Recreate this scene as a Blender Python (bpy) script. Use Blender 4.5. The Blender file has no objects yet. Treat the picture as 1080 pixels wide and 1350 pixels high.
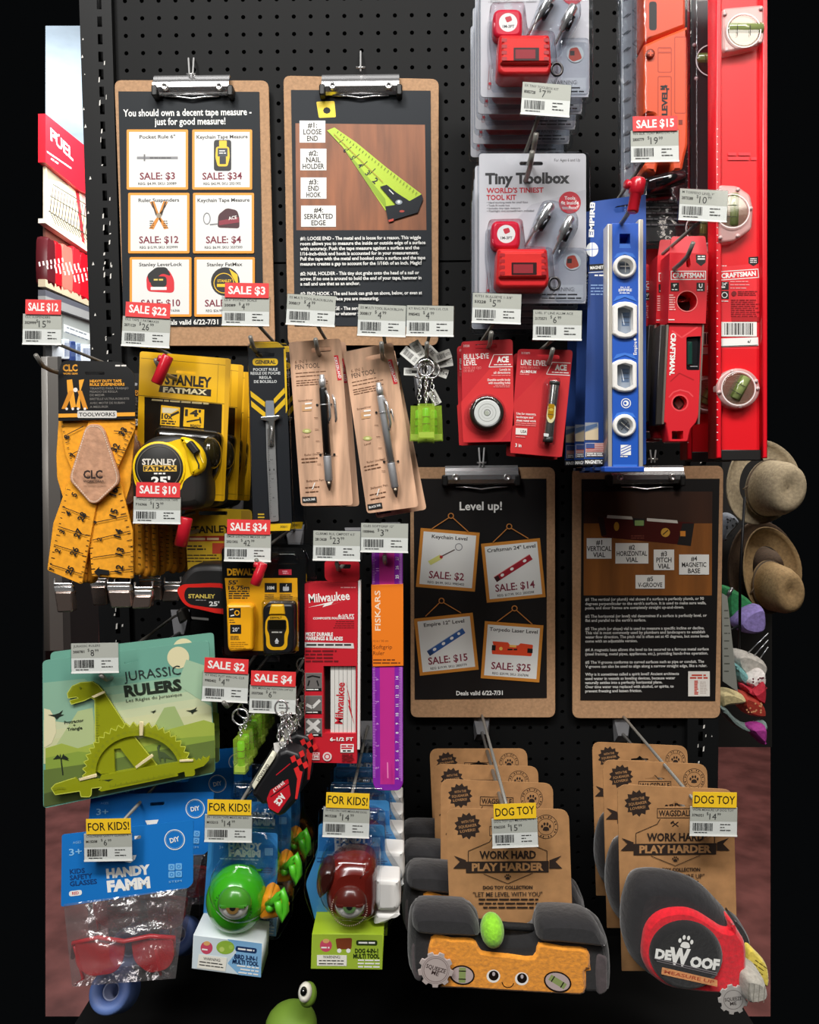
import bpy, math, random
from mathutils import Vector, Matrix
from mathutils.geometry import tessellate_polygon
random.seed(7)
S = bpy.context.scene
COL = S.collection
V = Vector
PI = math.pi
# ---------------------------------------------------------------- camera (photo pose: solved from the one-inch peg-hole grid)
FOC = 967.0
EX, EY, EZ = -0.05277526, 0.00922257, 0.0036309
CAM = V((0.19469, -1.14229, 1.35))
ROT = Matrix.Rotation(EZ, 3, 'Z') @ Matrix.Rotation(EX, 3, 'X') @ Matrix.Rotation(EY, 3, 'Y')
RX, RF, RU = ROT.col[0].copy(), ROT.col[1].copy(), ROT.col[2].copy()
cd = bpy.data.cameras.new('camera'); cam = bpy.data.objects.new('camera', cd); COL.objects.link(cam)
cd.sensor_fit = 'VERTICAL'; cd.sensor_height = 36; cd.lens = FOC / 1350 * 36
cd.shift_x = 2 / 1350; cd.shift_y = 6.5 / 1350
cd.clip_start = .02
m = Matrix((RX, RU, -RF)).transposed().to_4x4(); m.translation = CAM
cam.matrix_world = m; S.camera = cam
# ---------------------------------------------------------------- world, lamps, exposure
w = bpy.data.worlds.new('world'); S.world = w; w.use_nodes = True
w.node_tree.nodes['Background'].inputs[0].default_value = (.8, .9, 1, 1)
w.node_tree.nodes['Background'].inputs[1].default_value = 0.002
S.view_settings.view_transform = 'Standard'; S.view_settings.look = 'None'
S.view_settings.gamma = 1; S.view_settings.exposure = 0.42; S.view_settings.use_curve_mapping = False
S.cycles.transparent_max_bounces = 32; S.cycles.max_bounces = 8
S.cycles.use_denoising = True
S.cycles.sample_clamp_indirect = 4

def lamp(name, loc, target, sx, sy, power, col=(1, .98, .95)):
    l = bpy.data.lights.new(name, 'AREA'); l.shape = 'RECTANGLE'; l.size = sx; l.size_y = sy
    l.energy = power; l.color = col
    o = bpy.data.objects.new(name, l); COL.objects.link(o); o.location = loc
    o.rotation_euler = (V(target) - V(loc)).to_track_quat('-Z', 'Y').to_euler()
    return o
lamp('ceiling_strip_light', (.1, -2.0, 3.7), (.2, 0, 1.3), 2.8, .4, 82)
lamp('ceiling_strip_light', (-1.0, -2.5, 3.3), (.1, 0, 1.2), .4, 2.4, 30)
lamp('ceiling_strip_light', (1.5, -2.2, 3.3), (.5, 0, 1.0), .4, 2.0, 17, (1, .9, .8))
lamp('aisle_light', (-.75, 1.9, 3.0), (-1.5, 2.4, 1.5), 1.0, 1.6, 42, (.95, .98, 1))
lamp('ceiling_fill_light', (-2.2, 4.2, 2.3), (-2.4, 4.4, 4.0), 1.0, 1.6, 60, (.92, .97, 1))  # added fill lamp without a fixture, brightens the ceiling from below
lamp('aisle_light', (1.6, .9, 2.9), (1.6, 1.2, .6), .8, 1.6, 26, (1, .95, .88))
# ---------------------------------------------------------------- materials
def lin(h):
    h = h.lstrip('#')
    if len(h) == 3: h = ''.join(c * 2 for c in h)
    o = []
    for i in (0, 2, 4):
        c = int(h[i:i + 2], 16) / 255
        o.append(c / 12.92 if c <= .04045 else ((c + .055) / 1.055) ** 2.4)
    return (*o, 1)
MC = {}
def mt(h, r=.5, m=0., kind='', sc=60., coat=0.):
    key = (h, r, m, kind, sc, coat)
    if key in MC: return MC[key]
    a = bpy.data.materials.new('%s_%s' % (kind or ('metal' if m else 'paint'), h.lstrip('#'))); a.use_nodes = True
    nt = a.node_tree; N = nt.nodes; L = nt.links; b = N['Principled BSDF']
    c = lin(h); b.inputs['Base Color'].default_value = c
    b.inputs['Roughness'].default_value = r; b.inputs['Metallic'].default_value = m
    b.inputs['Coat Weight'].default_value = coat
    if kind in ('kraft', 'board', 'fabric', 'wood', 'floor', 'dirty', 'leather', 'plush'):
        tc = N.new('ShaderNodeTexCoord'); n = N.new('ShaderNodeTexNoise'); mp = N.new('ShaderNodeMapping')
        L.new(tc.outputs['Object'], mp.inputs[0]); L.new(mp.outputs[0], n.inputs[0])
        n.inputs['Scale'].default_value = sc; n.inputs['Detail'].default_value = 6
        cr = N.new('ShaderNodeValToRGB'); L.new(n.outputs[0], cr.inputs[0])
        lo, hi = {'kraft': (.86, 1.1), 'board': (.82, 1.14), 'fabric': (.75, 1.2), 'wood': (.6, 1.35), 'floor': (.55, 1.4),
                  'dirty': (.7, 1.2), 'leather': (.8, 1.15), 'plush': (.8, 1.15)}[kind]
        if kind == 'wood': mp.inputs['Scale'].default_value = (1, .12, 1)
        cr.color_ramp.elements[0].position = .3; cr.color_ramp.elements[1].position = .7
        cr.color_ramp.elements[0].color = (c[0] * lo, c[1] * lo, c[2] * lo, 1)
        cr.color_ramp.elements[1].color = (min(1, c[0] * hi), min(1, c[1] * hi), min(1, c[2] * hi), 1)
        L.new(cr.outputs[0], b.inputs['Base Color'])
        if kind in ('fabric', 'leather', 'plush'):
            bp = N.new('ShaderNodeBump'); bp.inputs['Strength'].default_value = .5; bp.inputs['Distance'].default_value = .002
            L.new(n.outputs[0], bp.inputs['Height']); L.new(bp.outputs[0], b.inputs['Normal'])
        if kind == 'plush':
            b.inputs['Sheen Weight'].default_value = .3
    if kind == 'flatblack': b.inputs['Specular IOR Level'].default_value = .2
    MC[key] = a
    return a
def clear(name='clear_plastic', tint='#f4f6f8', rough=.06, bump=0., sc=30., ior=1.45, extra=0., haze=0.):
    key = (name, tint, rough, bump, sc, ior, extra, haze)
    if key in MC: return MC[key]
    a = bpy.data.materials.new(name); a.use_nodes = True; nt = a.node_tree; N = nt.nodes; L = nt.links
    N.remove(N['Principled BSDF'])
    t = N.new('ShaderNodeBsdfTransparent'); t.inputs[0].default_value = lin(tint)
    g = N.new('ShaderNodeBsdfGlossy'); g.inputs['Roughness'].default_value = rough
    fr = N.new('ShaderNodeLayerWeight'); fr.inputs['Blend'].default_value = .5   # Schlick: same seen from inside and outside
    pw = N.new('ShaderNodeMath'); pw.operation = 'POWER'; pw.inputs[1].default_value = 5; L.new(fr.outputs['Facing'], pw.inputs[0])
    ad = N.new('ShaderNodeMath'); ad.operation = 'MULTIPLY_ADD'; ad.inputs[1].default_value = .9; ad.inputs[2].default_value = ((ior - 1) / (ior + 1)) ** 2 + extra
    ad.use_clamp = True; L.new(pw.outputs[0], ad.inputs[0]); mx = N.new('ShaderNodeMixShader'); L.new(ad.outputs[0], mx.inputs[0])
    L.new(t.outputs[0], mx.inputs[1]); L.new(g.outputs[0], mx.inputs[2])
    out = mx
    if haze:   # milky film: a little scattered light
        df = N.new('ShaderNodeBsdfDiffuse'); df.inputs[0].default_value = (.85, .85, .85, 1)
        out = N.new('ShaderNodeMixShader'); out.inputs[0].default_value = haze; L.new(mx.outputs[0], out.inputs[1]); L.new(df.outputs[0], out.inputs[2])
    L.new(out.outputs[0], N['Material Output'].inputs[0])
    if bump:
        n = N.new('ShaderNodeTexNoise'); n.inputs['Scale'].default_value = sc; n.inputs['Detail'].default_value = 3
        tc = N.new('ShaderNodeTexCoord'); L.new(tc.outputs['Object'], n.inputs[0])
        bp = N.new('ShaderNodeBump'); bp.inputs['Strength'].default_value = bump; bp.inputs['Distance'].default_value = .01
        L.new(n.outputs[0], bp.inputs['Height']); L.new(bp.outputs[0], g.inputs['Normal']); L.new(bp.outputs[0], fr.inputs['Normal'])
    MC[key] = a
    return a
def alphamat(name, h, al, r=.1, coat=.5):
    key = (name, h, al)
    if key in MC: return MC[key]
    a = bpy.data.materials.new(name); a.use_nodes = True; b = a.node_tree.nodes['Principled BSDF']
    b.inputs['Base Color'].default_value = lin(h); b.inputs['Roughness'].default_value = r; b.inputs['Alpha'].default_value = al; b.inputs['Coat Weight'].default_value = coat
    MC[key] = a; return a
CLEAR = clear(); SHELL = clear('blister_plastic', '#eef1f4', .1, .35, 25., 1.5, .025)
BAG = clear('bag_film', '#f3eff0', .22, 1.0, 38., 1.5, .09, .05)
CHROME = mt('#e4e4e4', .22, .82); STEEL = mt('#8a8984', .3, 1.); WIRE = mt('#87857f', .4, .35)
KRAFT = mt('#b98a5e', .8, kind='kraft', sc=90); MDF = mt('#b18a66', .75, kind='board', sc=260)
WHITE = mt('#eeeeea', .55); BLACK = mt('#141414', .5); INK = mt('#26221f', .6); RED = mt('#d8232a', .45)
PAPERG = mt('#c4c4bb', .6); SLATE = mt('#24282c', .6, kind='flatblack'); POSTERB = mt('#171515', .42); YEL = mt('#f5c518', .45)
GLOSSB = mt('#0d0d0e', .2, coat=.3); GREY = mt('#86868a', .5); ORG = mt('#f08a1e', .5)
# ---------------------------------------------------------------- frames: a flat thing's own plane, read in photo pixels
def ray(px, py): return RX * ((px - 538) / FOC) + RF + RU * ((681.5 - py) / FOC)
def W(px, py, d):
    r = ray(px, py); return CAM + r * ((-d - CAM.y) / r.y)
class F:
    def __init__(s, px, py, d, roll=0, yaw=0, pitch=0):
        s.o = W(px, py, d)
        B = Matrix(((1, 0, 0), (0, 0, -1), (0, 1, 0)))
        s.M = B @ Matrix.Rotation(math.radians(yaw), 3, 'Y') @ Matrix.Rotation(math.radians(pitch), 3, 'X') @ Matrix.Rotation(math.radians(-roll), 3, 'Z')
        s.MI = s.M.inverted(); s.N = s.M.col[2].copy()
        s.k = (s.o - CAM).dot(RF) / FOC
    def loc(s, px, py, z=0.):
        r = ray(px, py); t = (s.o + s.N * z - CAM).dot(s.N) / r.dot(s.N)
        q = s.MI @ (CAM + r * t - s.o); return (q.x, q.y)
    def mat(s):
        m = s.M.to_4x4(); m.translation = s.o; return m
def roundpoly(pts, r, n=5):
    out = []; c = len(pts)
    for i, p in enumerate(pts):
        p = V(p).to_2d(); a = V(pts[i - 1]).to_2d() - p; b = V(pts[(i + 1) % c]).to_2d() - p
        rr_ = r[i] if isinstance(r, (list, tuple)) else r
        d = min(rr_, a.length * .49, b.length * .49)
        if d <= 1e-6: out.append((p.x, p.y)); continue
        A = p + a.normalized() * d; Bb = p + b.normalized() * d
        for k in range(n + 1):
            t = k / n; q = A * (1 - t) ** 2 + p * 2 * t * (1 - t) + Bb * t * t
            out.append((q.x, q.y))
    return out
def rect(x0, y0, x1, y1): return [(x0, y0), (x1, y0), (x1, y1), (x0, y1)]
def rr(x0, y0, x1, y1, r, n=4): return roundpoly(rect(x0, y0, x1, y1), r, n)
def circ(cx, cy, r, ry=None, n=24, a0=0): return [(cx + r * math.cos(a0 + 2 * PI * i / n), cy + (ry or r) * math.sin(a0 + 2 * PI * i / n)) for i in range(n)]
def star(cx, cy, r0, r1, n, a0=0): return [(cx + (r0 if i % 2 == 0 else r1) * math.cos(a0 + PI * i / n), cy + (r0 if i % 2 == 0 else r1) * math.sin(a0 + PI * i / n)) for i in range(2 * n)]
def smooth(pts, n=5):
    out = []; c = len(pts)
    for i in range(c):
        p0, p1, p2, p3 = [V(pts[(i + j) % c]).to_2d() for j in (-1, 0, 1, 2)]
        for k in range(n):
            t = k / n
            q = .5 * ((2 * p1) + (p2 - p0) * t + (2 * p0 - 5 * p1 + 4 * p2 - p3) * t * t + (3 * p1 - p0 - 3 * p2 + p3) * t ** 3)
            out.append((q.x, q.y))
    return out
def rot(pts, c, a):
    ca, sa = math.cos(math.radians(a)), math.sin(math.radians(a))
    return [(c[0] + (x - c[0]) * ca - (y - c[1]) * sa, c[1] + (x - c[0]) * sa + (y - c[1]) * ca) for x, y in pts]
def area2(p): return sum(p[i - 1][0] * p[i][1] - p[i][0] * p[i - 1][1] for i in range(len(p)))
def ccw(p): return list(p) if area2(p) > 0 else list(p)[::-1]
def inset(p, d):
    """ccw outline moved inwards by d"""
    n = len(p); out = []
    for i in range(n):
        a = V(p[i - 1]).to_2d(); b = V(p[i]).to_2d(); c = V(p[(i + 1) % n]).to_2d()
        e1 = (b - a); e2 = (c - b)
        if e1.length < 1e-9: e1 = e2
        if e2.length < 1e-9: e2 = e1
        n1 = V((-e1.y, e1.x)).normalized(); n2 = V((-e2.y, e2.x)).normalized()
        m_ = n1 + n2
        if m_.length < .3: m_ = n1
        m_ = m_ / max(.5, m_.dot(n1)); q = b + m_ * d
        out.append((q.x, q.y))
    return out
TXT = {}
def textmesh(s, bold):
    k = (s, bold)
    if k in TXT: return TXT[k]
    c = bpy.data.curves.new('t', 'FONT'); c.body = s; c.size = 1; c.resolution_u = 2; c.offset = bold * .02
    o = bpy.data.objects.new('t', c); me = bpy.data.meshes.new_from_object(o)
    vs = [(v.co.x, v.co.y) for v in me.vertices]; fs = [tuple(p.vertices) for p in me.polygons]
    bpy.data.objects.remove(o); bpy.data.curves.remove(c); bpy.data.meshes.remove(me)
    if not vs: vs = [(0, 0), (.01, 0), (.01, .01)]; fs = [(0, 1, 2)]
    TXT[k] = (vs, fs, min(v[0] for v in vs), max(v[0] for v in vs)); return TXT[k]
CAPH = .7
def capheight():
    global CAPH
    vs = textmesh('H', 0)[0]; CAPH = max(v[1] for v in vs)
capheight()
class G:
    """collects one part's mesh in the local metres of its frame"""
    def __init__(s, fr):
        s.fr = fr; s.v = []; s.f = []; s.mi = []; s.sm = []; s.mats = []; s.top = 0.; s.ly = 0
    def m(s, mat):
        if mat not in s.mats: s.mats.append(mat)
        return s.mats.index(mat)
    def add(s, vs, fs, mat, sm=False):
        b = len(s.v); s.v += [tuple(v) for v in vs]; i = s.m(mat)
        for f in fs: s.f.append(tuple(b + j for j in f)); s.mi.append(i); s.sm.append(sm)
        return s
    def L(s, pts, z): return [s.fr.loc(x, y, z) for x, y in pts]
    def nz(s):
        s.ly += 1; return s.top + 4e-5 * s.ly
    def surf(s, z): s.top = z; s.ly = 0; return s
    def flat(s, lp, z, mat, holes=()):
        loops = [ccw(lp)] + [ccw(h)[::-1] for h in holes]
        P = [p for l in loops for p in l]
        tr = tessellate_polygon([[V((x, y, 0)) for x, y in l] for l in loops])
        fs = []
        for t in tr:
            a, b, c = (P[i] for i in t)
            cr = (b[0] - a[0]) * (c[1] - a[1]) - (b[1] - a[1]) * (c[0] - a[0])
            fs.append(tuple(t) if cr > 0 else tuple(t)[::-1])
        return s.add([(x, y, z) for x, y in P], fs, mat)
    def poly(s, pts, mat, holes=(), z=None):
        z = s.nz() if z is None else z
        return s.flat(s.L(pts, z), z, mat, [s.L(h, z) for h in holes])
    def ring(s, pts, wd, mat, z=None):
        z = s.nz() if z is None else z
        o = ccw(s.L(pts, z)); return s.flat(o, z, mat, [inset(o, wd * s.fr.k)])
    def line(s, pts, wd, mat, z=None):
        z = s.nz() if z is None else z
        q = [V(p) for p in s.L(pts, z)]; h = wd * s.fr.k / 2
        for a, b in zip(q, q[1:]):
            d = b - a
            if d.length < 1e-7: continue
            n = V((-d.y, d.x)).normalized() * h
            s.add([(*(a - n), z), (*(b - n), z), (*(b + n), z), (*(a + n), z)], [(0, 1, 2, 3)], mat)
        return s
    def slab(s, pts, mat, z0, z1, bev=0., holes=(), nb=2, sm=False, face=None):
        o = ccw(s.L(pts, z1)); H = [ccw(s.L(h, z1)) for h in holes]
        n = len(o); rings = [(0, z0)]
        if bev:
            for k in range(nb + 1):
                a = PI / 2 * k / nb; rings.append((bev * (1 - math.cos(a)), z1 - bev + bev * math.sin(a)))
        else: rings.append((0, z1))
        vs = []; fs = []
        for d, z in rings: vs += [(x, y, z) for x, y in (inset(o, d) if d else o)]
        for r in range(len(rings) - 1):
            for i in range(n):
                j = (i + 1) % n; fs.append((r * n + i, r * n + j, r * n + n + j, r * n + n + i))
        s.add(vs, fs, mat, sm or bool(bev))
        for h in H:
            c = len(h)
            s.add([(x, y, z0) for x, y in h] + [(x, y, z1) for x, y in h], [((i + 1) % c, i, c + i, c + (i + 1) % c) for i in range(c)], mat)
        s.flat(inset(o, rings[-1][0]) if rings[-1][0] else o, z1, face or mat, H)
        b = len(s.f); s.flat(o, z0, mat, H)
        for i in range(b, len(s.f)): s.f[i] = s.f[i][::-1]
        return s.surf(z1)
    def puff(s, pts, mat, prof, cap=True):
        """stuffed shape: prof = [(inset px, z)...] from back rim to front cap"""
        o = ccw(s.L(pts, prof[-1][1])); n = len(o); vs = []; fs = []
        for d, z in prof: vs += [(x, y, z) for x, y in (inset(o, d * s.fr.k) if d else o)]
        for r in range(len(prof) - 1):
            for i in range(n):
                j = (i + 1) % n; fs.append((r * n + i, r * n + j, r * n + n + j, r * n + n + i))
        s.add(vs, fs, mat, True)
        if cap: s.flat(vs and [(x, y) for x, y, _ in vs[-n:]], prof[-1][1], mat); 
        for i in range(len(s.sm)): s.sm[i] = s.sm[i]
        return s.surf(prof[-1][1])
    def tube(s, pts, r, mat, n=8, closed=False, rs=None):
        """pts: (px, py, z) ; r metres"""
        P = [V((*s.fr.loc(x, y, z), z)) for x, y, z in pts]
        return s.tube3(P, r, mat, n, closed, rs)
    def tube3(s, P, r, mat, n=8, closed=False, rs=None):
        P = [V(p) for p in P]; c = len(P); vs = []; up = None
        for i in range(c):
            a = P[i - 1] if (i or closed) else P[i]; b = P[(i + 1) % c] if (i < c - 1 or closed) else P[i]
            t = (b - a).normalized()
            if up is None:
                up = t.orthogonal().normalized()
            up = (up - t * up.dot(t))
            up = up.normalized() if up.length > 1e-6 else t.orthogonal().normalized()
            w_ = t.cross(up); rad = rs[i] if rs else r
            vs += [P[i] + (up * math.cos(2 * PI * k / n) + w_ * math.sin(2 * PI * k / n)) * rad for k in range(n)]
        fs = []
        for i in range(c if closed else c - 1):
            j = (i + 1) % c
            for k in range(n): fs.append((i * n + k, i * n + (k + 1) % n, j * n + (k + 1) % n, j * n + k))
        if not closed: fs += [tuple(range(n))[::-1], tuple(range((c - 1) * n, c * n))]
        return s.add(vs, fs, mat, True)
    def lathe(s, cx, cy, prof, mat, n=28, zc=None, sy=1., sm=True):
        """axis = frame normal; prof [(r px, z m)...]"""
        x, y = s.fr.loc(cx, cy, prof[-1][1] if zc is None else zc); vs = []; fs = []
        for r, z in prof: vs += [(x + r * s.fr.k * math.cos(2 * PI * i / n), y + r * sy * s.fr.k * math.sin(2 * PI * i / n), z) for i in range(n)]
        for k in range(len(prof) - 1):
            for i in range(n):
                j = (i + 1) % n; fs.append((k * n + i, k * n + j, k * n + n + j, k * n + n + i))
        fs.append(tuple(range((len(prof) - 1) * n, len(prof) * n)))
        s.add(vs, fs, mat, sm); return s.surf(prof[-1][1])
    def ell(s, cx, cy, zc, rx, ry, rz, mat, n=20, ra=0):
        x, y = s.fr.loc(cx, cy, zc); k = s.fr.k; vs = []; fs = []; h = n // 2
        ca, sa = math.cos(-math.radians(ra)), math.sin(-math.radians(ra))
        for i in range(h + 1):
            th = PI * i / h
            for j in range(n):
                ph = 2 * PI * j / n; a = rx * k * math.sin(th) * math.cos(ph); b = ry * k * math.sin(th) * math.sin(ph)
                vs.append((x + a * ca - b * sa, y + a * sa + b * ca, zc - rz * math.cos(th)))
        for i in range(h):
            for j in range(n): fs.append((i * n + j, i * n + (j + 1) % n, (i + 1) * n + (j + 1) % n, (i + 1) * n + j))
        return s.add(vs, fs, mat, True)
    def box(s, x0, y0, x1, y1, z0, z1, mat, bev=0., r=0): return s.slab(rr(x0, y0, x1, y1, r) if r else rect(x0, y0, x1, y1), mat, z0, z1, bev)
    def txt(s, t, x, y, h, mat, w=None, al='c', ra=0, bold=0, z=None):
        z = s.nz() if z is None else z
        vs, fs, a, b = textmesh(t, bold); k = s.fr.k
        sy = h * k / CAPH; sx = w * k / max(1e-6, b - a) if w else sy
        ox, oy = s.fr.loc(x, y, z)
        sh = {'c': (a + b) / 2, 'l': a, 'r': b}[al]
        ca, sa = math.cos(math.radians(-ra)), math.sin(math.radians(-ra)); q = []
        for vx, vy in vs:
            X = (vx - sh) * sx; Y = (vy - CAPH / 2) * sy
            q.append((ox + X * ca - Y * sa, oy + X * sa + Y * ca, z))
        return s.add(q, fs, mat)
    def greek(s, x0, y0, x1, y1, n, mat, hh=None, ra=0, al='l', rag=.25):
        """n lines of print too small to read: word-length strokes"""
        z = s.nz(); st = (y1 - y0) / n; hh = hh or st * .42; c = ((x0 + x1) / 2, (y0 + y1) / 2)
        for i in range(n):
            wd = (x1 - x0) * (1 - random.random() * rag); y = y0 + st * (i + .5)
            x = {'l': x0, 'c': (x0 + x1) / 2 - wd / 2, 'r': x1 - wd}[al]; e = x + wd
            while x < e - 1:
                q = min(e, x + random.uniform(2, 7) * hh); 
                s.flat(s.L(rot(rect(x, y - hh / 2, q, y + hh / 2), c, ra), z), z, mat); x = q + hh * .7
        return s
    def bars(s, x0, y0, x1, y1, mat, ra=0, seed=1):
        rd = random.Random(seed); z = s.nz(); x = x0; c = ((x0 + x1) / 2, (y0 + y1) / 2)
        while x < x1:
            q = rd.choice((.6, .6, 1.0, 1.6)) * (x1 - x0) / 30
            s.flat(s.L(rot(rect(x, y0, min(x1, x + q), y1), c, ra), z), z, mat); x += q + rd.choice((.5, .6, 1.0)) * (x1 - x0) / 30
        return s
    def build(s, name, parent=None, kind=None):
        me = bpy.data.meshes.new(name); me.from_pydata(s.v, [], s.f)
        for a in s.mats: me.materials.append(a)
        me.polygons.foreach_set('material_index', s.mi); me.polygons.foreach_set('use_smooth', s.sm); me.update()
        o = bpy.data.objects.new(name, me); COL.objects.link(o)
        if parent: o.parent = parent
        else: o.matrix_world = s.fr.mat()
        if kind: o['kind'] = kind
        return o
WF = F(538, 630, 0)          # world-aligned helper frame: identity matrix
WF.o = V((0, 0, 0)); WF.M = Matrix.Identity(3); WF.MI = Matrix.Identity(3); WF.k = 1.
def tag_(o, label, cat, group=None):
    o['label'] = label; o['category'] = cat
    if group: o['group'] = group
    return o
def thing(name, fr, label, cat, group=None):
    o = bpy.data.objects.new(name, None); COL.objects.link(o); o.matrix_world = fr.mat(); o.empty_display_size = .02
    return tag_(o, label, cat, group)
KIDS = lambda o: [c for c in bpy.data.objects if c.parent == o]
def dup(root, dx, dd, dz, label, roll=0):
    """copy of a thing with its parts; dx right, dd nearer the board, dz up (metres)"""
    r = root.copy(); COL.objects.link(r)
    m_ = root.matrix_world.copy(); t = m_.translation.copy()
    m_ = m_ @ Matrix.Rotation(math.radians(-roll), 4, 'Z'); m_.translation = t + V((dx, dd, dz)); r.matrix_world = m_
    r['label'] = label
    for c in list(KIDS(root)):
        a = c.copy(); COL.objects.link(a); a.parent = r
        for g in list(KIDS(c)):
            b = g.copy(); COL.objects.link(b); b.parent = a
    return r
# ================================================================ the setting
P0 = 1.96956
def peg(c, r): return (c * .0254, P0 - r * .0254)
def pegboard():
    g = G(WF); BM = mt('#070809', .65, kind='flatblack'); th = .004
    for r0, r1, zt, zb in ((-5, 10, P0 + 6 * .0254, P0 - 11.3 * .0254), (12, 55, P0 - 11.42 * .0254, P0 - 56 * .0254)):
        xs = (peg(-10, 0)[0] - .003, peg(25, 0)[0] + .006)
        rows = list(range(r0, r1 + 1))
        for r in rows:
            top = zt if r == r0 else P0 - (r - .5) * .0254; bot = zb if r == r1 else P0 - (r + .5) * .0254
            for c in range(-10, 26):
                lx = xs[0] if c == -10 else (c - .5) * .0254; hx = xs[1] if c == 25 else (c + .5) * .0254
                x, z = peg(c, r); R = .0033; n = 8; vs = []
                for i in range(n):
                    a = 2 * PI * (i + .5) / n; ca, sa = math.cos(a), math.sin(a); vs.append((x + R * ca, 0, z + R * sa))
                for i in range(n):
                    a = 2 * PI * (i + .5) / n; vs.append((x + R * math.cos(a), th, z + R * math.sin(a)))
                sq = [(hx, z + (top - z) * .41), (x + (hx - x) * .41, top), (x - (x - lx) * .41, top), (lx, z + (top - z) * .41),
                      (lx, z - (z - bot) * .41), (x - (x - lx) * .41, bot), (x + (hx - x) * .41, bot), (hx, z - (z - bot) * .41)]
                cor = {0: (hx, top), 2: (lx, top), 4: (lx, bot), 6: (hx, bot)}
                vs += [(a, 0, b) for a, b in sq]; fs = []
                for i in range(n):
                    j = (i + 1) % n
                    if i in cor:
                        vs.append((cor[i][0], 0, cor[i][1])); fs.append((i, j, 16 + j, len(vs) - 1, 16 + i))
                    else: fs.append((i, j, 16 + j, 16 + i))
                    fs.append((j, i, 8 + i, 8 + j))
                g.add(vs, fs, BM)
    # near-black backing sheet a little behind the holes
    x0, x1 = peg(-11, 0)[0], peg(26, 0)[0]; zt, zb = P0 + .15, P0 - 56 * .0254
    g.add([(x0, .03, zb), (x1, .03, zb), (x1, .03, zt), (x0, .03, zt)], [(0, 1, 2, 3)], mt('#060606', .8))
    g.build('wall_back', kind='structure')
pegboard()
def upright(x0, x1, label, side):
    t = thing('slotted_upright', F(300, 1200, 0), label, 'upright')
    t.matrix_world = Matrix.Translation((x0, 0, .3)); g = G(WF); BM = mt('#0f1011', .55, kind='flatblack'); zb, zt = .0, 2.12 - .3; w_ = x1 - x0
    sx = w_ * .62 if side < 0 else w_ * .42; h = .0035
    # front face with a real slot every inch
    z = zb; zs = []
    k = -6
    while True:
        c = P0 - .3 + (-k - .45) * .0254; k += 1
        if c < .75 - .3: break
        zs.append(c)
    zs = sorted(zs); prev = zb
    for c in zs:
        for a, b, u, v in ((0, w_, prev, c - .0075), (0, sx - h, c - .0075, c + .0075), (sx + h, w_, c - .0075, c + .0075)):
            g.add([(a, -.012, u), (b, -.012, u), (b, -.012, v), (a, -.012, v)], [(0, 1, 2, 3)], BM)
        prev = c + .0075
    g.add([(0, -.012, prev), (w_, -.012, prev), (w_, -.012, zt), (0, -.012, zt)], [(0, 1, 2, 3)], BM)
    g.add([(0, -.012, zb), (0, -.012, zt), (0, .05, zt), (0, .05, zb), (w_, -.012, zb), (w_, -.012, zt), (w_, .05, zt), (w_, .05, zb)], [(0, 1, 2, 3)[::-1], (4, 5, 6, 7), (3, 2, 6, 7)], BM)
    g.add([(sx - .006, .004, zb), (sx + .006, .004, zb), (sx + .006, .004, zt), (sx - .006, .004, zt)], [(0, 1, 2, 3)], mt('#030303', .8))
    # chipped paint showing bare steel
    rd = random.Random(5); CH = mt('#d9d6d0', .5); zz = -.0123
    for c in zs:
        y_ = (P0 - .3 - c) / .0254; dens = .35 if y_ < 9 else 1.2
        for q in range(int(rd.random() * 4 * dens + .4)):
            x = sx + rd.choice((-.0045, .0055)) + rd.uniform(-.001, .003); z = c + rd.uniform(-.011, .011); a = rd.uniform(.0005, .0016); b = rd.uniform(.0008, .005)
            g.add([(x - a, zz, z - b), (x + a * .6, zz, z - b * .8), (x + a, zz, z + b), (x - a * .5, zz, z + b * .7)], [(0, 1, 2, 3)], CH)
        if rd.random() < .3:
            x = w_ * .12 if side < 0 else w_ * .85; x += rd.uniform(-.004, .004); a = rd.uniform(.0006, .002)
            g.add([(x - a, zz, c - a), (x + a, zz, c - a * .6), (x, zz, c + 2 * a)], [(0, 1, 2)], CH)
    g.build('post', t)
    return t
XL0 = W(107, 60, .01).x; XL1 = W(149, 60, .01).x
upright(XL0, XL1, 'black slotted steel upright with chipped paint along the left edge of the pegboard', -1)
XR0 = W(906, 960, .01).x; XR1 = W(947, 960, .01).x
upright(XR0, XR1, 'black slotted steel upright with chipped paint behind the red levels at right', 1)
# floor seen past both sides of the display, and the far wall
def fl(px, py):
    r = ray(px, py); p = CAM + r * (-CAM.z / r.z); return (p.x, p.y, 0)
g = G(WF); FLM = mt('#70433f', .45, kind='floor', sc=9)
g.add([fl(60, 1340), fl(1016, 1340), fl(1016, 800), fl(60, 800)], [(0, 1, 2, 3)], FLM)
g.build('floor', kind='structure')
def cl(px, py):
    r = ray(px, py); p = CAM + r * ((4.0 - CAM.z) / r.z); return (p.x, p.y, 4.0)
g = G(WF); g.add([cl(60, 34), cl(60, 230), cl(330, 230), cl(330, 34)], [(0, 1, 2, 3)], mt('#bccad6', .8, kind='dirty', sc=2))
g.build('ceiling', kind='structure')
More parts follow.
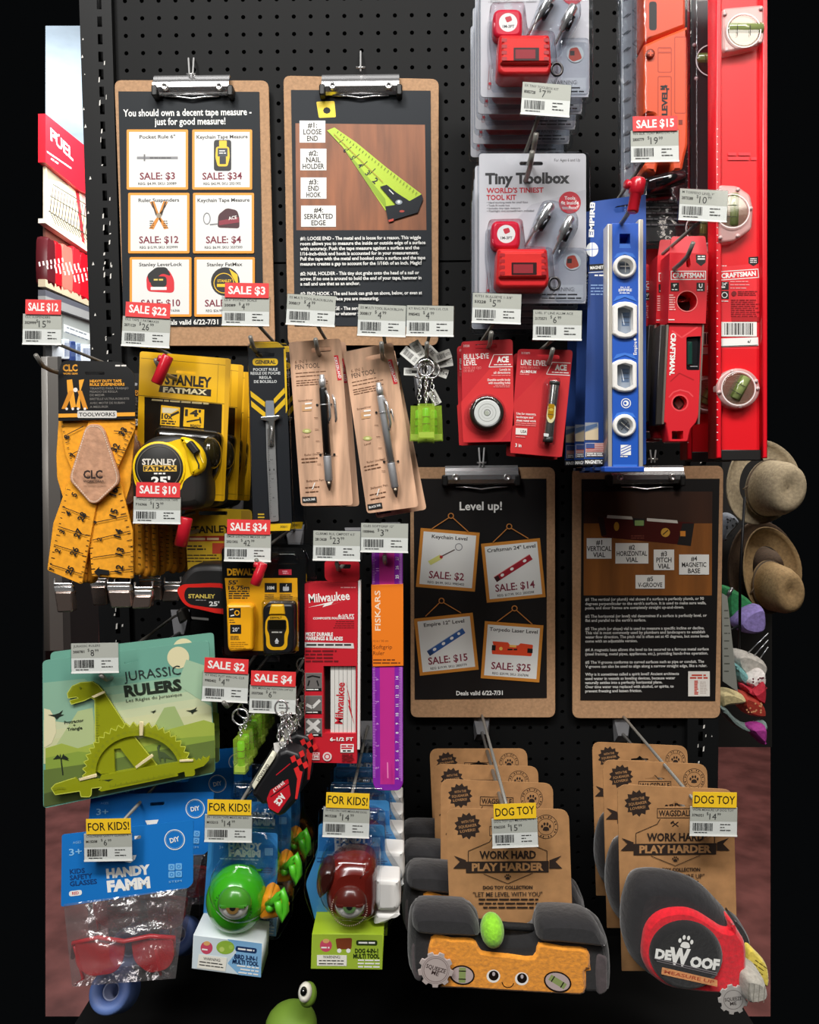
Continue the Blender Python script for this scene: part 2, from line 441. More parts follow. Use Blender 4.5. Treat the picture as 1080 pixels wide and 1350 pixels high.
# base deck of the display
fd = F(560, 1240, 0); t = thing('base_shelf', fd, 'black base shelf under the hanging dog toys at the bottom of the display', 'shelf')
zd = W(560, 1236, 0).z - fd.o.z
g = G(fd); x0 = peg(-10.6, 0)[0] - fd.o.x; x1 = peg(25.6, 0)[0] - fd.o.x
g.add([(x0, zd - .04, 0), (x1, zd - .04, 0), (x1, zd, 0), (x0, zd, 0), (x0, zd - .04, .46), (x1, zd - .04, .46), (x1, zd, .46), (x0, zd, .46)],
      [(0, 1, 2, 3)[::-1], (4, 5, 6, 7), (3, 7, 6, 2)[::1], (0, 4, 7, 3), (1, 2, 6, 5), (0, 1, 5, 4)], mt('#040404', .8, kind='flatblack'))
g.build('deck', t)
# ---------------------------------------------------------------- left aisle: shelving running away from us
FA = F(88, 300, -2.1, yaw=90)
t = thing('aisle_shelving', FA, 'bright store shelving in the aisle behind the left upright', 'shelving')
g = G(FA); g.slab([(60, 150), (128, 205), (128, 262), (104, 250), (60, 214)], mt('#e01c2c', .4), -.03, .0)
g.txt('FUEL', 82, 191, 15, WHITE, w=62, bold=1); g.line([(62, 200), (94, 222)], 2.0, WHITE); g.greek(70, 176, 80, 181, 1, WHITE, 3); g.greek(66, 208, 80, 218, 1, WHITE, 2, ra=35)
g.build('header_sign', t)
g = G(FA); g.slab([(60, 214), (104, 250), (128, 262), (128, 345), (60, 288)], mt('#f6e6c0', .6), -.03, -.02)
g.poly([(62, 217), (74, 222), (84, 234), (91, 246), (80, 240), (62, 236)], mt('#b5a58a', .6))
g.poly([(98, 240), (103, 243), (112, 322), (108, 318)], mt('#d8323c', .5)); g.poly([(106, 248), (128, 262), (128, 300), (112, 285)], mt('#f2b3a8', .5))
g.build('back_panel', t)
g = G(FA)
for i in range(17):
    u = i / 16; x = 66 + 62 * u; g.tube([(x + 4, 243 + 34 * u * 1.05 + 4, .04), (x, 278 + 40 * u, .04), (x + 8, 296 + 34 * u, -.0)], .0016, mt('#4a4440', .4, .5), 4)
for a, b in (((70, 243), (130, 280)), ((66, 258), (130, 296)), ((64, 278), (130, 320))): g.tube([(*a, .042), (*b, .042)], .002, mt('#4a4440', .4, .5), 4)
g.build('wire_basket', t)
g = G(FA); g.slab([(60, 288), (130, 335), (130, 342), (60, 294)], mt('#efe4d6', .5), -.03, .0)
g.slab([(60, 296), (130, 344), (130, 352), (60, 318)], mt('#7a4a3c', .6), -.04, -.03)
g.slab([(60, 318), (130, 352), (130, 402), (60, 372)], mt('#5d2c2a', .6), -.06, -.05)
g.slab([(60, 368), (130, 400), (130, 409), (60, 378)], mt('#cdbb9c', .5), -.03, .0)
g.slab([(60, 382), (130, 410), (130, 416), (60, 390)], mt('#5a5a62', .5), -.03, .0)
g.slab([(60, 390), (130, 416), (130, 426), (60, 402)], mt('#9c9a98', .5), -.03, .0)
g.slab([(60, 402), (130, 426), (130, 470), (60, 452)], mt('#a9aca8', .5), -.03, -.02)
g.poly([(84, 427), (130, 444), (130, 452), (84, 437)], mt('#e8e9e6', .5)); g.greek(86, 434, 118, 446, 2, mt('#6a7280'), 1.5, ra=20)
g.slab([(60, 452), (130, 472), (130, 900), (60, 900)], mt('#1d1a19', .6), -.06, -.05)
g.build('shelf_board', t)
g = G(FA); g.slab([(62, 470), (76, 470), (84, 858), (66, 858)], mt('#77726c', .45, .3), -.02, .004, .002); g.slab([(76, 470), (81, 470), (94, 858), (84, 858)], mt('#4b4845', .45, .3), -.02, .0)
g.build('shelf_post', t)
for i, (x0, x1, y0, y1, c, l) in enumerate(((62, 73, 316, 378, '#5a1a20', 'dark wrapped packet standing at the near end of the red aisle shelf'), (73, 82, 321, 382, '#c01824', 'plain red packet standing on the aisle shelf'),
                                    (82, 96, 325, 386, '#d87868', 'pink packet in creased film on the aisle shelf'), (96, 106, 328, 390, '#cf2a34', 'red packet in creased film on the aisle shelf'), (106, 122, 336, 398, '#d21626', 'bright red packet nearest the black upright'))):
    g = G(FA); g.puff(smooth([(x0, y0), ((x0 + x1) / 2, y0 - 1), (x1, y0 + 7), (x1, y1), ((x0 + x1) / 2, y1 - 3), (x0, y1 - 7)], 3), mt(c, .35), [(1, -.045), (0, -.03), (.6, -.01), (1.5, .0)])
    g.greek(x0 + 2, y0 + 12, x1 - 2, y1 - 14, 7, mt('#f3d6cf'), 2, ra=80)
    tag_(g.build('packet'), l, 'packet', 'packets on the aisle shelf')
for i, (x0, x1, c) in enumerate(((84, 92, '#cfd4da'), (93, 100, '#33457a'), (101, 107, '#8fa0bd'), (108, 122, '#e4e8ee'))):
    g = G(FA); g.slab(rr(x0, 447 + (x0 - 84) * .3, x1, 474 + (x0 - 84) * .25, 2), mt(c, .3), -.05, .0, .004); g.bars(x0 + 1, 452 + (x0 - 84) * .3, x1 - 1, 470, mt('#5a6a90'))
    tag_(g.build('small_box'), ['pale grey small box low on the aisle shelf', 'dark blue small box low on the aisle shelf', 'slate blue small box low on the aisle shelf', 'white small box beside the upright low in the aisle'][i], 'box', 'boxes on the lower aisle shelf')
# ---------------------------------------------------------------- right aisle: hats, caps, folded bandanas on a rack
def hat(cx, cy, d, rx, ry, col, label, crx, cry, ccx, ccy, tilt=0, band='#5a4a38'):
    f = F(cx, cy, d, roll=tilt); t = thing('sun_hat', f, label, 'hat', 'sun hats on the rack'); HM = mt(col, .85, kind='fabric', sc=160)
    g = G(f); n = 40; R = [1.0, .985, .9, .75, .55]; Z = [.012, .016, .004, -.004, 0]; vs = []; k = f.k
    for r, z in zip(R, Z): vs += [(rx * k * r * math.cos(2 * PI * i / n), ry * k * r * math.sin(2 * PI * i / n), z + .012 * math.cos(4 * PI * i / n) * r) for i in range(n)]
    fs = [(q * n + i, q * n + (i + 1) % n, q * n + n + (i + 1) % n, q * n + n + i) for q in range(4) for i in range(n)]
    g.add(vs, fs, HM, True); g.build('brim', t)
    g = G(f); x, y = ccx - cx, cy - ccy; vs = []; fs = []; pr = [(1.04, -.002), (1.0, .03), (.93, .075), (.8, .1), (.55, .108), (.25, .1), (.02, .094)]
    for r, z in pr: vs += [((x + crx * r * math.cos(2 * PI * i / n)) * k, (y + cry * r * math.sin(2 * PI * i / n)) * k, z) for i in range(n)]
    for q in range(len(pr) - 1): fs += [(q * n + i, q * n + (i + 1) % n, q * n + n + (i + 1) % n, q * n + n + i) for i in range(n)]
    g.add(vs, fs, HM, True); g.build('crown', t)
    g = G(f); g.tube3([((x + crx * 1.01 * math.cos(2 * PI * i / 30)) * k, (y + cry * 1.01 * math.sin(2 * PI * i / 30)) * k, .008) for i in range(30)], .0035, mt(band, .7), 6, True)
    g.tube3([((x - crx * 1.0) * k, y * k, .01), ((x - crx * 1.25) * k, (y - 6) * k, .012)], .002, mt(band, .7), 5)
    g.build('hat_band', t)
hat(1000, 636, -.55, 48, 56, '#a8987c', 'cream felt sun hat hanging highest, above the brown hat', 27, 36, 1012, 642, 8)
hat(1000, 748, -.75, 46, 62, '#4e3b2a', 'dark brown wide hat behind the tan hat', 22, 30, 1004, 752)
hat(1012, 752, -.6, 38, 58, '#9c8058', 'tan straw hat below the cream hat and over the brown one', 22, 32, 1012, 772, -6)
def blob(name, px, d, col, label, cat, z=.03, group=None, dots=None, sc=140):
    cx = sum(p[0] for p in px) / len(px); cy = sum(p[1] for p in px) / len(px); f = F(cx, cy, d); g = G(f)
    g.puff(smooth(px, 4), mt(col, .8, kind='fabric', sc=sc), [(0, -z), (-1, -z * .4), (0, .0), (2.5, z * .5), (5, z * .7)])
    if dots:
        rd = random.Random(len(px)); xs = [p[0] for p in px]; ys = [p[1] for p in px]
        for i in range(14):
            x, y = rd.uniform(min(xs) + 5, max(xs) - 5), rd.uniform(min(ys) + 4, max(ys) - 5); g.poly(circ(x, y, 1.3, n=8), mt(dots, .8))
    return tag_(g.build(name), label, cat, group)
blob('cap', [(960, 780), (968, 777), (985, 786), (997, 797), (985, 810), (970, 817), (961, 815)], -.5, '#2f8a50', 'green fabric cap under the straw hat', 'cap', .04)
blob('visor', [(975, 822), (990, 806), (1010, 802), (1013, 830), (1000, 838), (982, 834)], -.45, '#8f7fc0', 'purple visor under the green cap', 'visor', .03)
blob('folded_cloth', [(972, 868), (985, 862), (1013, 875), (1013, 892), (995, 900), (976, 885)], -.4, '#b9b4ac', 'grey white folded cloth below the purple visor', 'cloth', .03, 'folded cloths on the rack')
blob('folded_cloth', [(970, 878), (980, 882), (1000, 902), (1012, 905), (998, 912), (975, 900)], -.37, '#6fa6a6', 'teal edged folded cloth on the rack', 'cloth', .02, 'folded cloths on the rack')
blob('folded_cloth', [(988, 902), (1000, 892), (1013, 888), (1013, 906), (1000, 912)], -.36, '#ddd6d2', 'white folded cloth with maroon dots', 'cloth', .03, 'folded cloths on the rack', '#6a2a38')
blob('folded_cloth', [(988, 908), (998, 912), (1013, 902), (1013, 930), (1000, 928), (990, 916)], -.34, '#b81e34', 'red folded bandana below the dotted white cloth', 'cloth', .03, 'folded cloths on the rack')
blob('folded_cloth', [(980, 925), (988, 918), (1010, 930), (1013, 948), (992, 946), (982, 936)], -.33, '#a83222', 'orange red folded bandana with pale dots at the bottom of the rack', 'cloth', .03, 'folded cloths on the rack', '#e0a070')
blob('folded_cloth', [(952, 915), (968, 913), (986, 922), (984, 930), (965, 932), (952, 934)], -.32, '#cdbd8c', 'pale yellow folded cloth beside the lower clipboard', 'cloth', .02, 'folded cloths on the rack')
blob('folded_cloth', [(952, 934), (962, 938), (975, 952), (992, 960), (1013, 955), (1013, 966), (985, 966), (960, 948)], -.31, '#7d8f8c', 'grey green folded cloth lowest on the rack', 'cloth', .02, 'folded cloths on the rack')
blob('folded_cloth', [(990, 962), (1013, 960), (1013, 984), (1004, 980)], -.3, '#a3308a', 'magenta folded cloth above the red floor', 'cloth', .02, 'folded cloths on the rack')
f = F(962, 850, -.3, roll=-6); g = G(f); g.slab([(952, 782), (959, 786), (973, 912), (953, 898)], mt('#9a9c94', .6), 0, .0015); g.greek(955, 800, 963, 890, 9, mt('#55584f'), 1.5)
tag_(g.build('paper_leaflet'), 'grey printed leaflet hanging beside the clipboard edge', 'leaflet')
f = F(975, 760, -.42); t = thing('wire_rack', f, 'dark wire rack holding the hats and cloths at right', 'rack'); WK = mt('#19191b', .4, .6)
g = G(f); g.slab(rect(946, 596, 1018, 985), mt('#14110f', .7), -.42, -.41); g.build('back_panel', t)  # added plate, its dark colour stands in for the darkness behind the hats
for q, r_, m_ in (([(982, 655, 0), (976, 760, 0), (975, 880, 0)], .003, WK), ([(958, 788, .01), (966, 775, .01)], .004, mt('#8a8a8c', .3, .8)), ([(975, 825, 0), (955, 835, .02)], .003, WK)) + tuple(([(985 + 8 * i, 862 + 4 * i, .02), (1013, 835 + 9 * i, .02)], .0012, mt('#b9bcc0', .3, .8)) for i in range(3)):
    g = G(f); g.tube(q, r_, m_, 6); g.build('wire', t)
blob('folded_cloth', [(955, 690), (962, 678), (972, 680), (978, 690), (966, 705), (957, 716), (953, 708)], -.7, '#8a909a', 'blue grey striped cloth between the cream hat and brown hat', 'cloth', .03, 'folded cloths on the rack', '#2c2f36')

# ================================================================ clipboards and posters
def clipboard(quad, pq, pm, cx, cy, cw, label, d=.012, plabel='', clipd=.0):
    """quad, pq: board and poster corners TL TR BR BL; clip centre and width"""
    mx = sum(p[0] for p in quad) / 4; my = sum(p[1] for p in quad) / 4
    f = F(mx, my, d); t = thing('clipboard', f, label, 'clipboard', 'hanging clipboards')
    g = G(f); g.slab(roundpoly(quad, 10, 6), MDF, -.0015, .0015, .0006); g.build('board', t)
    # clip: sprung chrome plate, black grip ends, rivets, wire lip
    g = G(f); x0, x1 = cx - cw / 2, cx + cw / 2; k = f.k
    pr = [(-13, .002), (-14, .008), (-11, .011), (-7, .0125), (-2, .0165), (4, .0165), (9, .012), (11, .006), (11, .003)]
    lx0, _ = f.loc(x0, cy, .01); lx1, _ = f.loc(x1, cy, .01); ly = f.loc(cx, cy, .01)[1]
    vs = [(x, ly - p * k, z) for p, z in pr for x in (lx0, lx1)]; n = len(pr)
    g.add(vs, [(2 * i, 2 * i + 2, 2 * i + 3, 2 * i + 1) for i in range(n - 1)], mt('#dcdcde', .24, .85), False)
    g.build('clip_plate', t)
    g = G(f)
    for x in (x0, x1): g = G(f); g.slab(rr(x - 4, cy - 2, x + 4, cy + 13, 3), BLACK, .002, .0175, .002); g.build('clip_grip', t)
    for x in (x0 + 14, x1 - 14):
        g = G(f); g.lathe(x, cy + 1, [(4.6, .014), (4.6, .0185), (3, .0195), (2.6, .0175)], CHROME, 16); g.build('rivet', t)
    g = G(f); g.tube([(x0 + 14, cy + 14, .006), (cx - 18, cy + 14.5, .007), (cx, cy + 17, .007), (cx + 18, cy + 14.5, .007), (x1 - 14, cy + 14, .006)], .0012, CHROME, 6)
    g.build('clip_lip', t)
    # poster held under the clip: a thing of its own
    f2 = F(mx, my, d + .0022); g = G(f2); g.slab(pq, pm, 0, .0004)
    return t, g
def boardhook(px, py, label, two=True, dy=22):
    f = F(px, py, .0); t = thing('peg_hook', f, label, 'hook', 'small hooks holding the clipboards'); g = G(f)
    for s in ((-3.5, 3.5) if two else (0,)):
        g.tube([(px + s, py - dy, .0), (px + s, py - dy, .008), (px + s * .6, py, .016), (px + s * .6, py + 3, .024), (px + s * .6, py - 3, .030)], .0014, mt('#cfcfcf', .3, .4), 6)
    g.tube([(px - 6, py - 1, .018), (px + 6, py - 1, .018)], .0016, CHROME, 6)
    g.build('wire', t); return t
def cell(g, x0, y0, x1, y1, name, price, reg, pic, r=0, cap=4.4, ph=8.6, fr=3.2, off=(0, 0), col='#f09a2a'):
    c = ((x0 + x1) / 2, (y0 + y1) / 2); Rt = lambda p: rot(p, c, r)
    g.poly(Rt(rr(x0, y0, x1, y1, 2 if not r else .3)), mt(col, .5)); g.poly(Rt(rr(x0 + fr, y0 + fr, x1 - fr, y1 - fr, .4)), mt('#e4e5e2', .5))
    MAR = mt('#7c2238', .6)
    q = rot([(c[0], y0 + 9.6)], c, r)[0]; g.txt(name, *q, cap, INK, w=min((x1 - x0) - 12, len(name) * 3.35), ra=r, bold=1)
    q = rot([(c[0], y1 - 18)], c, r)[0]; g.txt(price, *q, ph, MAR, w=len(price) * 5.8, ra=r, bold=1)
    q = rot([(c[0], y1 - 8)], c, r)[0]; g.txt(reg, *q, 3.1, INK, w=(x1 - x0) * .62, ra=r, bold=.6)
    pic(g, c, Rt)
def pic_rule(g, c, R):
    x, y = c; g.poly(R(rect(x - 27, y - 4, x + 27, y - .5)), GREY); g.poly(R(rect(x - 18, y - 7, x - 16, y + 2)), mt('#6a6a6c'))
    g.greek(x - 10, y - 3.5, x + 24, y - 1, 1, INK, 1)
def pic_laser(g, c, R):
    x, y = c; y -= 5; g.poly(R(rr(x - 11, y - 21, x + 12, y + 20, 4)), BLACK); g.poly(R(rr(x - 4, y - 20, x + 6, y - 10, 1)), YEL)
    g.poly(R(roundpoly([(x - 8, y - 12), (x + 9, y - 12), (x + 10, y + 2), (x + 7, y + 14), (x - 6, y + 14), (x - 9, y + 2)], 3)), YEL); g.poly(R(rr(x - 6, y - 10, x + 7, y + 1, 1)), mt('#333a42')); g.poly(R(rr(x - 3.5, y + 1, x + 5, y + 11, 1)), mt('#22262a'))
    g.greek(x - 4, y - 8, x + 6, y - 2, 2, WHITE, 1.3)
def pic_susp(g, c, R):
    x, y = c; y -= 8; A = mt('#d98a26'); B = mt('#3b2a18')
    for s in (-1, 1):
        g.poly(R([(x + s * 12, y - 20), (x + s * 6, y - 21), (x - s * 7, y + 16), (x - s * 13, y + 15)]), A); g.poly(R([(x + s * 10, y - 20), (x + s * 8, y - 20), (x + s * 2, y - 2), (x + s * 4, y - 2)]), B)
        g.greek(x - s * 9 - 3, y + 4, x - s * 9 + 3, y + 15, 4, B, 1)
    g.poly(R(circ(x, y - 2, 3.4, n=10)), mt('#9c8d78'))
def pic_acetape(g, c, R):
    x, y = c; y -= 5; g.poly(R(roundpoly([(x - 7, y - 6), (x + 4, y - 15), (x + 18, y - 12), (x + 21, y - 2), (x + 21, y + 12), (x - 8, y + 11)], 4)), mt('#43141e')); g.poly(R([(x - 6, y + 2), (x + 20, y - 3), (x + 21, y + 4), (x - 6, y + 8)]), mt('#8c2438'))
    g.txt('ACE', *R([(x + 12, y - 2)])[0], 4, WHITE, ra=-8, bold=1)
    g.ring(R(circ(x - 22, y - 1, 5, 8, n=16)), 1.2, GREY); g.line(R([(x - 18, y + 7), (x - 8, y + 6)]), 1.6, GREY)
def pic_lever(g, c, R):
    x, y = c; y -= 6; g.poly(R(roundpoly([(x - 19, y - 8), (x - 8, y - 19), (x + 10, y - 18), (x + 18, y - 4), (x + 18, y + 14), (x - 18, y + 12)], 6)), mt('#d8202e')); g.poly(R(roundpoly([(x - 18, y - 10), (x - 6, y - 20), (x + 8, y - 20), (x + 14, y - 8), (x + 2, y - 12), (x - 14, y + 2)], 4)), BLACK)
    g.poly(R(rr(x - 13, y - 8, x + 8, y + 6, 5)), BLACK); g.greek(x - 9, y - 6, x + 5, y - 1, 1, mt('#e0c860'), 2.2); g.poly(R(rect(x - 13, y + 6, x + 8, y + 10)), WHITE)
def pic_fat(g, c, R):
    x, y = c; y -= 6; g.poly(R(circ(x + 1, y - 1, 19, n=24)), mt('#1a1a1a')); g.poly(R([(x + 6, y - 18), (x + 17, y - 10), (x + 18, y + 6), (x + 10, y - 8)]), YEL); g.ring(R(circ(x - 1, y + 1, 13.5, n=24)), 1, YEL)
    g.txt('STANLEY', x, y - 2, 3.4, YEL, w=19, bold=1); g.poly(R(rect(x - 10, y + 2, x + 10, y + 6)), YEL)
# --- poster one
t, g = clipboard([(150.7, 105.5), (354, 106), (362.8, 456), (164, 456)], [(156, 120.4), (341.9, 121), (347.5, 430), (162.5, 430)], SLATE, 253, 113, 100,
                 'brown clipboard at upper left holding the tape measure price poster')
g.txt('You should own a decent tape measure -', 247, 148, 8.6, WHITE, w=168, bold=1); g.txt('just for good measure!', 250.5, 159.8, 8.6, WHITE, w=93, bold=1)
cell(g, 167, 170.7, 248, 250, 'Pocket Rule 6"', 'SALE: $3', 'REG: $4.99, SKU: 20089', pic_rule)
cell(g, 253.5, 170.7, 332.5, 250, 'Keychain Tape Measure', 'SALE: $34', 'REG: $42.99, SKU: 2021302', pic_laser)
cell(g, 169, 254.2, 249.8, 334, 'Ruler Suspenders', 'SALE: $12', 'REG: $15.99, SKU: 3029999', pic_susp)
cell(g, 254.5, 254.2, 335, 334, 'Keychain Tape Measure', 'SALE: $4', 'REG: $6.99, SKU: 3537300', pic_acetape)
cell(g, 171, 339, 252.5, 417.5, 'Stanley LeverLock', 'SALE: $10', 'REG: $13.99, SKU: 716366', pic_lever)
cell(g, 256.3, 339, 336, 417.5, 'Stanley FatMax', 'SALE: $22', 'REG: $26.99, SKU: 2071129', pic_fat)
g.txt('Deals valid 6/22-7/31', 251, 424.6, 6.2, WHITE, w=74, bold=1.2)
tag_(g.build('poster'), 'dark sale poster for tape measures with six orange framed price boxes', 'poster', 'posters on the clipboards')
boardhook(252, 99, 'chrome hook above the tape measure price poster')
# --- poster two
WOODR = mt('#9a5a34', .45, kind='wood', sc=60)
t, g = clipboard([(373.6, 99.5), (578.6, 104), (578, 455.5), (379.5, 455.5)], [(383.7, 118.5), (567.8, 119.5), (570, 430), (388.7, 429.5)], mt('#282c31', .6, kind='flatblack'), 475.5, 112, 102,
                 'brown clipboard at upper middle holding the lime tape diagram poster')
WD = mt('#8c5330', .5, kind='wood', sc=55)
g.poly([(389.5, 162.5), (560.3, 164.5), (562.3, 303.3), (390.7, 303.5)], WD)
g.poly(roundpoly([(417, 134), (441, 133), (443, 154.5), (420.5, 155.5)], 2), mt('#f0d21e'), [circ(431, 145.7, 5, 4.4, n=8)])
for x0, y0, x1, y1, L_ in ((395, 159, 429, 188, ('#1:', 'LOOSE', 'END')), (396, 196, 430.5, 224.5, ('#2:', 'NAIL', 'HOLDER')), (396.5, 234, 430.5, 262, ('#3:', 'END', 'HOOK')), (397, 271, 443, 299, ('#4:', 'SERRATED', 'EDGE'))):
    g.poly(rect(x0, y0, x1, y1), WHITE); h = (y1 - y0) / 3.3
    for i, s in enumerate(L_): g.txt(s, (x0 + x1) / 2, y0 + h * (i + .68), h * .74, INK, w=len(s) * 4.75 - (2 if i == 0 else 0), bold=1)
LIME = mt('#b8d432', .4)
g.poly([(431, 172), (441, 168), (470, 188), (510, 221), (556, 256), (547, 268), (508, 277.5), (487, 246), (470, 219), (452, 194)], LIME)
g.poly([(431, 172), (436, 176), (470, 214), (508, 262), (510, 277), (487, 246), (452, 194)], mt('#8fae1e', .4))
for i, s in enumerate('65432'):
    u = i / 4; g.txt(s, 455 + 40 * u, 198 + 40 * u, 5 + 2.5 * u, BLACK, ra=45, bold=1)
    g.line([(447 + 40 * u, 188 + 42 * u), (453 + 42 * u, 184 + 38 * u)], .8, BLACK)
for i in range(26): u = i / 25; g.line([(446 + 104 * u, 173 + 80 * u), (444.5 + 103 * u, 175.5 + 81 * u)], .5, BLACK)
g.line([(440, 176), (505, 240)], .7, mt('#b07a20'))
g.poly([(501, 246), (510, 243.5), (523, 254), (540, 265), (556, 256), (558, 262), (551, 280), (512, 292), (508, 272), (522, 270)], mt('#20242a', .3)); g.poly(circ(526, 266.5, 4.6, 3.2, n=14), mt('#8f99a2')); g.poly(circ(526, 266, 2, n=10), WHITE)
g.poly([(512, 290), (519, 288), (519, 291), (513, 292.6)], mt('#c8402a')); g.poly(circ(530, 278.5, 3.4, 1.6, n=10), mt('#b03a2a')); g.line([(513, 250), (519, 256)], 1.2, WHITE)
for y, s, w_ in ((314.5, '#1: LOOSE END - The metal end is loose for a reason. This wiggle', 159), (321.2, 'room allows you to measure the inside or outside edge of a surface', 165), (327.9, 'with accuracy. Push the tape measure against a surface and the', 157), (334.6, '1/16-inch-thick end hook is accounted for in your measurement.', 156), (341.2, 'Pull the tape with the metal end hooked onto a surface and the tape', 165), (347.9, 'measure creates a gap to account for the 1/16th of an inch. Magic!', 160),
               (360.8, '#2: NAIL HOLDER - This tiny slot grabs onto the head of a nail or', 157), (367.5, 'screw. If no one is around to hold the end of your tape, hammer in', 160), (374.2, 'a nail and use that as an anchor.', 79), (387.3, '#3: END HOOK - The end hook can grab on above, below, or even at', 161), (394.2, 'the edge of the surface you are measuring.', 104), (407, '#4: SERRATED EDGE - The serrated edge can be used to mark', 150), (413.8, 'a line on wood or over whatever you are measuring.', 118)):
    g.txt(s, 396, y, 4.3, WHITE, w=w_, al='l', bold=1.2)
tag_(g.build('poster'), 'dark poster with a lime tape on brown wood and four white callouts', 'poster', 'posters on the clipboards')
boardhook(475.5, 90, 'chrome hook above the lime tape diagram poster', False)
# --- poster three
t, g = clipboard([(541, 616), (732, 616), (732.3, 946), (541.5, 946)], [(545.5, 631), (720.5, 631), (721, 920), (547, 922)], POSTERB, 635, 628, 96,
                 'brown clipboard at lower middle holding the Level up poster')
g.txt('Level up!', 634, 667, 10.5, WHITE, w=55.5, bold=1)
def ropes(a, b, c):
    O = mt('#b9783a'); g.line([a, (b[0] - 2, b[1] + 2)], 1.2, O); g.line([(b[0] + 2, b[1] + 2), c], 1.2, O); g.ring(circ(b[0], b[1], 4, n=16), 1.3, O)
def pic_key(g, c, R):
    x, y = c; g.poly(R([(x - 26, y + 4), (x - 11, y - 6), (x - 7, y - 1), (x - 22, y + 9)]), mt('#d6d67c')); g.line(R([(x - 10, y - 3), (x + 8, y - 14)]), 1.5, mt('#5a4a44')); g.poly(R(circ(x - 9, y - 3, 2.2, n=8)), mt('#b03030')); g.ring(R(circ(x + 13, y - 18, 5, n=16)), 1, GREY)
def pic_lev(col, k2):
    def p(g, c, R):
        x, y = c; y -= 3; q = rot(rect(x - 28, y - 4, x + 28, y + 4), (x, y), -27); g.poly(R(q), mt(col))
        g.poly(R(rot(rect(x - 28, y - 4, x - 22, y + 4), (x, y), -27)), mt('#3a1216' if k2 else '#23406e')); 
        for u in (-17, -2, 18) if k2 else (-18, -4, 9, 20): g.poly(R(rot(circ(x + u, y, 2.6 if u != 20 else 2, 1.9, n=10), (x, y), -27)), WHITE)
        g.line(R(rot([(x - 28, y - 3.6), (x + 28, y - 3.6)], (x, y), -27)), .8, mt('#e08a84' if k2 else '#9fb2cc'))
    return p
def pic_tor(g, c, R):
    x, y = c; y -= 4; g.poly(R(roundpoly([(x - 27, y - 8), (x - 6, y - 8), (x - 4, y - 5), (x + 8, y - 5), (x + 10, y - 8), (x + 27, y - 7), (x + 26, y + 8), (x - 26, y + 9), (x - 27, y + 4), (x - 24, y)], 1.5)), mt('#e04a26'))
    g.poly(R(rect(x - 27, y - 3, x - 22, y + 4)), BLACK); g.poly(R(rect(x + 20, y - 2, x + 27, y + 4)), BLACK); g.poly(R(circ(x - 15, y + 1, 2.4, n=10)), mt('#f2c060')); g.poly(R(rect(x - 4, y - 5, x + 5, y - 2)), mt('#f2c060')); g.greek(x - 6, y - 1, x + 8, y + 3, 1, BLACK, 2)
cell(g, 551.5, 699, 629.5, 777, 'Keychain Level', 'SALE: $2', 'REG: $4.99, SKU: 9985402', pic_key, 4.7, 4.6, 9.2, 4.2, col='#c98330')
cell(g, 638, 713, 716, 791, 'Craftsman 24" Level', 'SALE: $14', 'REG: $17.99, SKU: 2830208', pic_lev('#a01c2c', 1), -5.6, 4.6, 9.2, 4.2, col='#c98330')
cell(g, 549.5, 811.5, 627.5, 887, 'Empire 12" Level', 'SALE: $15', 'REG: $19.99, SKU: 2800779', pic_lev('#2f5a9c', 0), -6, 4.6, 9.2, 4.2, col='#c98330')
cell(g, 636.5, 821.5, 714, 897, 'Torpedo Laser Level', 'SALE: $25', 'REG: $29.99, SKU: 2367696', pic_tor, 4.2, 4.6, 9.2, 4.2, col='#c98330')
ropes((569.5, 697), (594.6, 680), (617.5, 701)); ropes((650, 715), (671.5, 694), (697, 710)); ropes((561, 812.5), (582.2, 792), (608, 808)); ropes((655, 820), (678.5, 802), (702, 823))
g.txt('Deals valid 6/22-7/31', 632.3, 913.6, 5.6, WHITE, w=61.5, bold=1)
tag_(g.build('poster'), 'black Level up poster with four tilted price signs on strings', 'poster', 'posters on the clipboards')
boardhook(635, 611, 'chrome hook above the Level up poster', True, 20)
# --- poster four
t, g = clipboard([(755, 616), (954, 614), (949.7, 947), (755, 947)], [(767, 631.7), (949, 631), (943.3, 924), (765.3, 923)], POSTERB, 853, 628, 96,
                 'brown clipboard at lower right holding the level diagram poster')
WD2 = mt('#8a5320', .5, kind='wood', sc=30)
g.poly([(770, 648), (939.5, 648), (939, 700), (769.8, 700)], mt('#3a1f10', .5, kind='wood', sc=20)); g.poly([(769.8, 690), (939, 690), (938.7, 785), (769.6, 785)], WD2)
g.poly(roundpoly([(788, 681), (915, 689), (911, 720), (895, 718), (794, 708)], 2), mt('#4a1612', .35)); g.poly([(900, 690), (915.5, 690), (911, 720), (893, 718)], mt('#191514')); g.poly([(788, 681), (796, 682), (800, 705), (793, 707)], mt('#241010'))
g.poly([(801, 679), (833, 681), (835, 685), (800, 683)], mt('#d9d6cd')); g.poly([(853, 683), (893, 686), (894, 690), (853, 687)], mt('#d9d6cd')); g.poly([(834, 683), (851, 684), (849, 694), (836, 693)], BLACK); g.poly(rr(837, 686, 849, 693, 1), mt('#8fb06a'))
g.poly(circ(877.5, 702, 6, n=16), mt('#d6a23c')); g.line([(874, 705), (881, 699)], 1.5, mt('#5a3a10')); g.poly(circ(813, 694, 3.5, 6, n=12), mt('#c9922e')); g.poly(rect(897, 700, 904, 707), mt('#d98a30')); g.greek(832, 705, 850, 711, 2, mt('#7a3a2c'), 1.5)
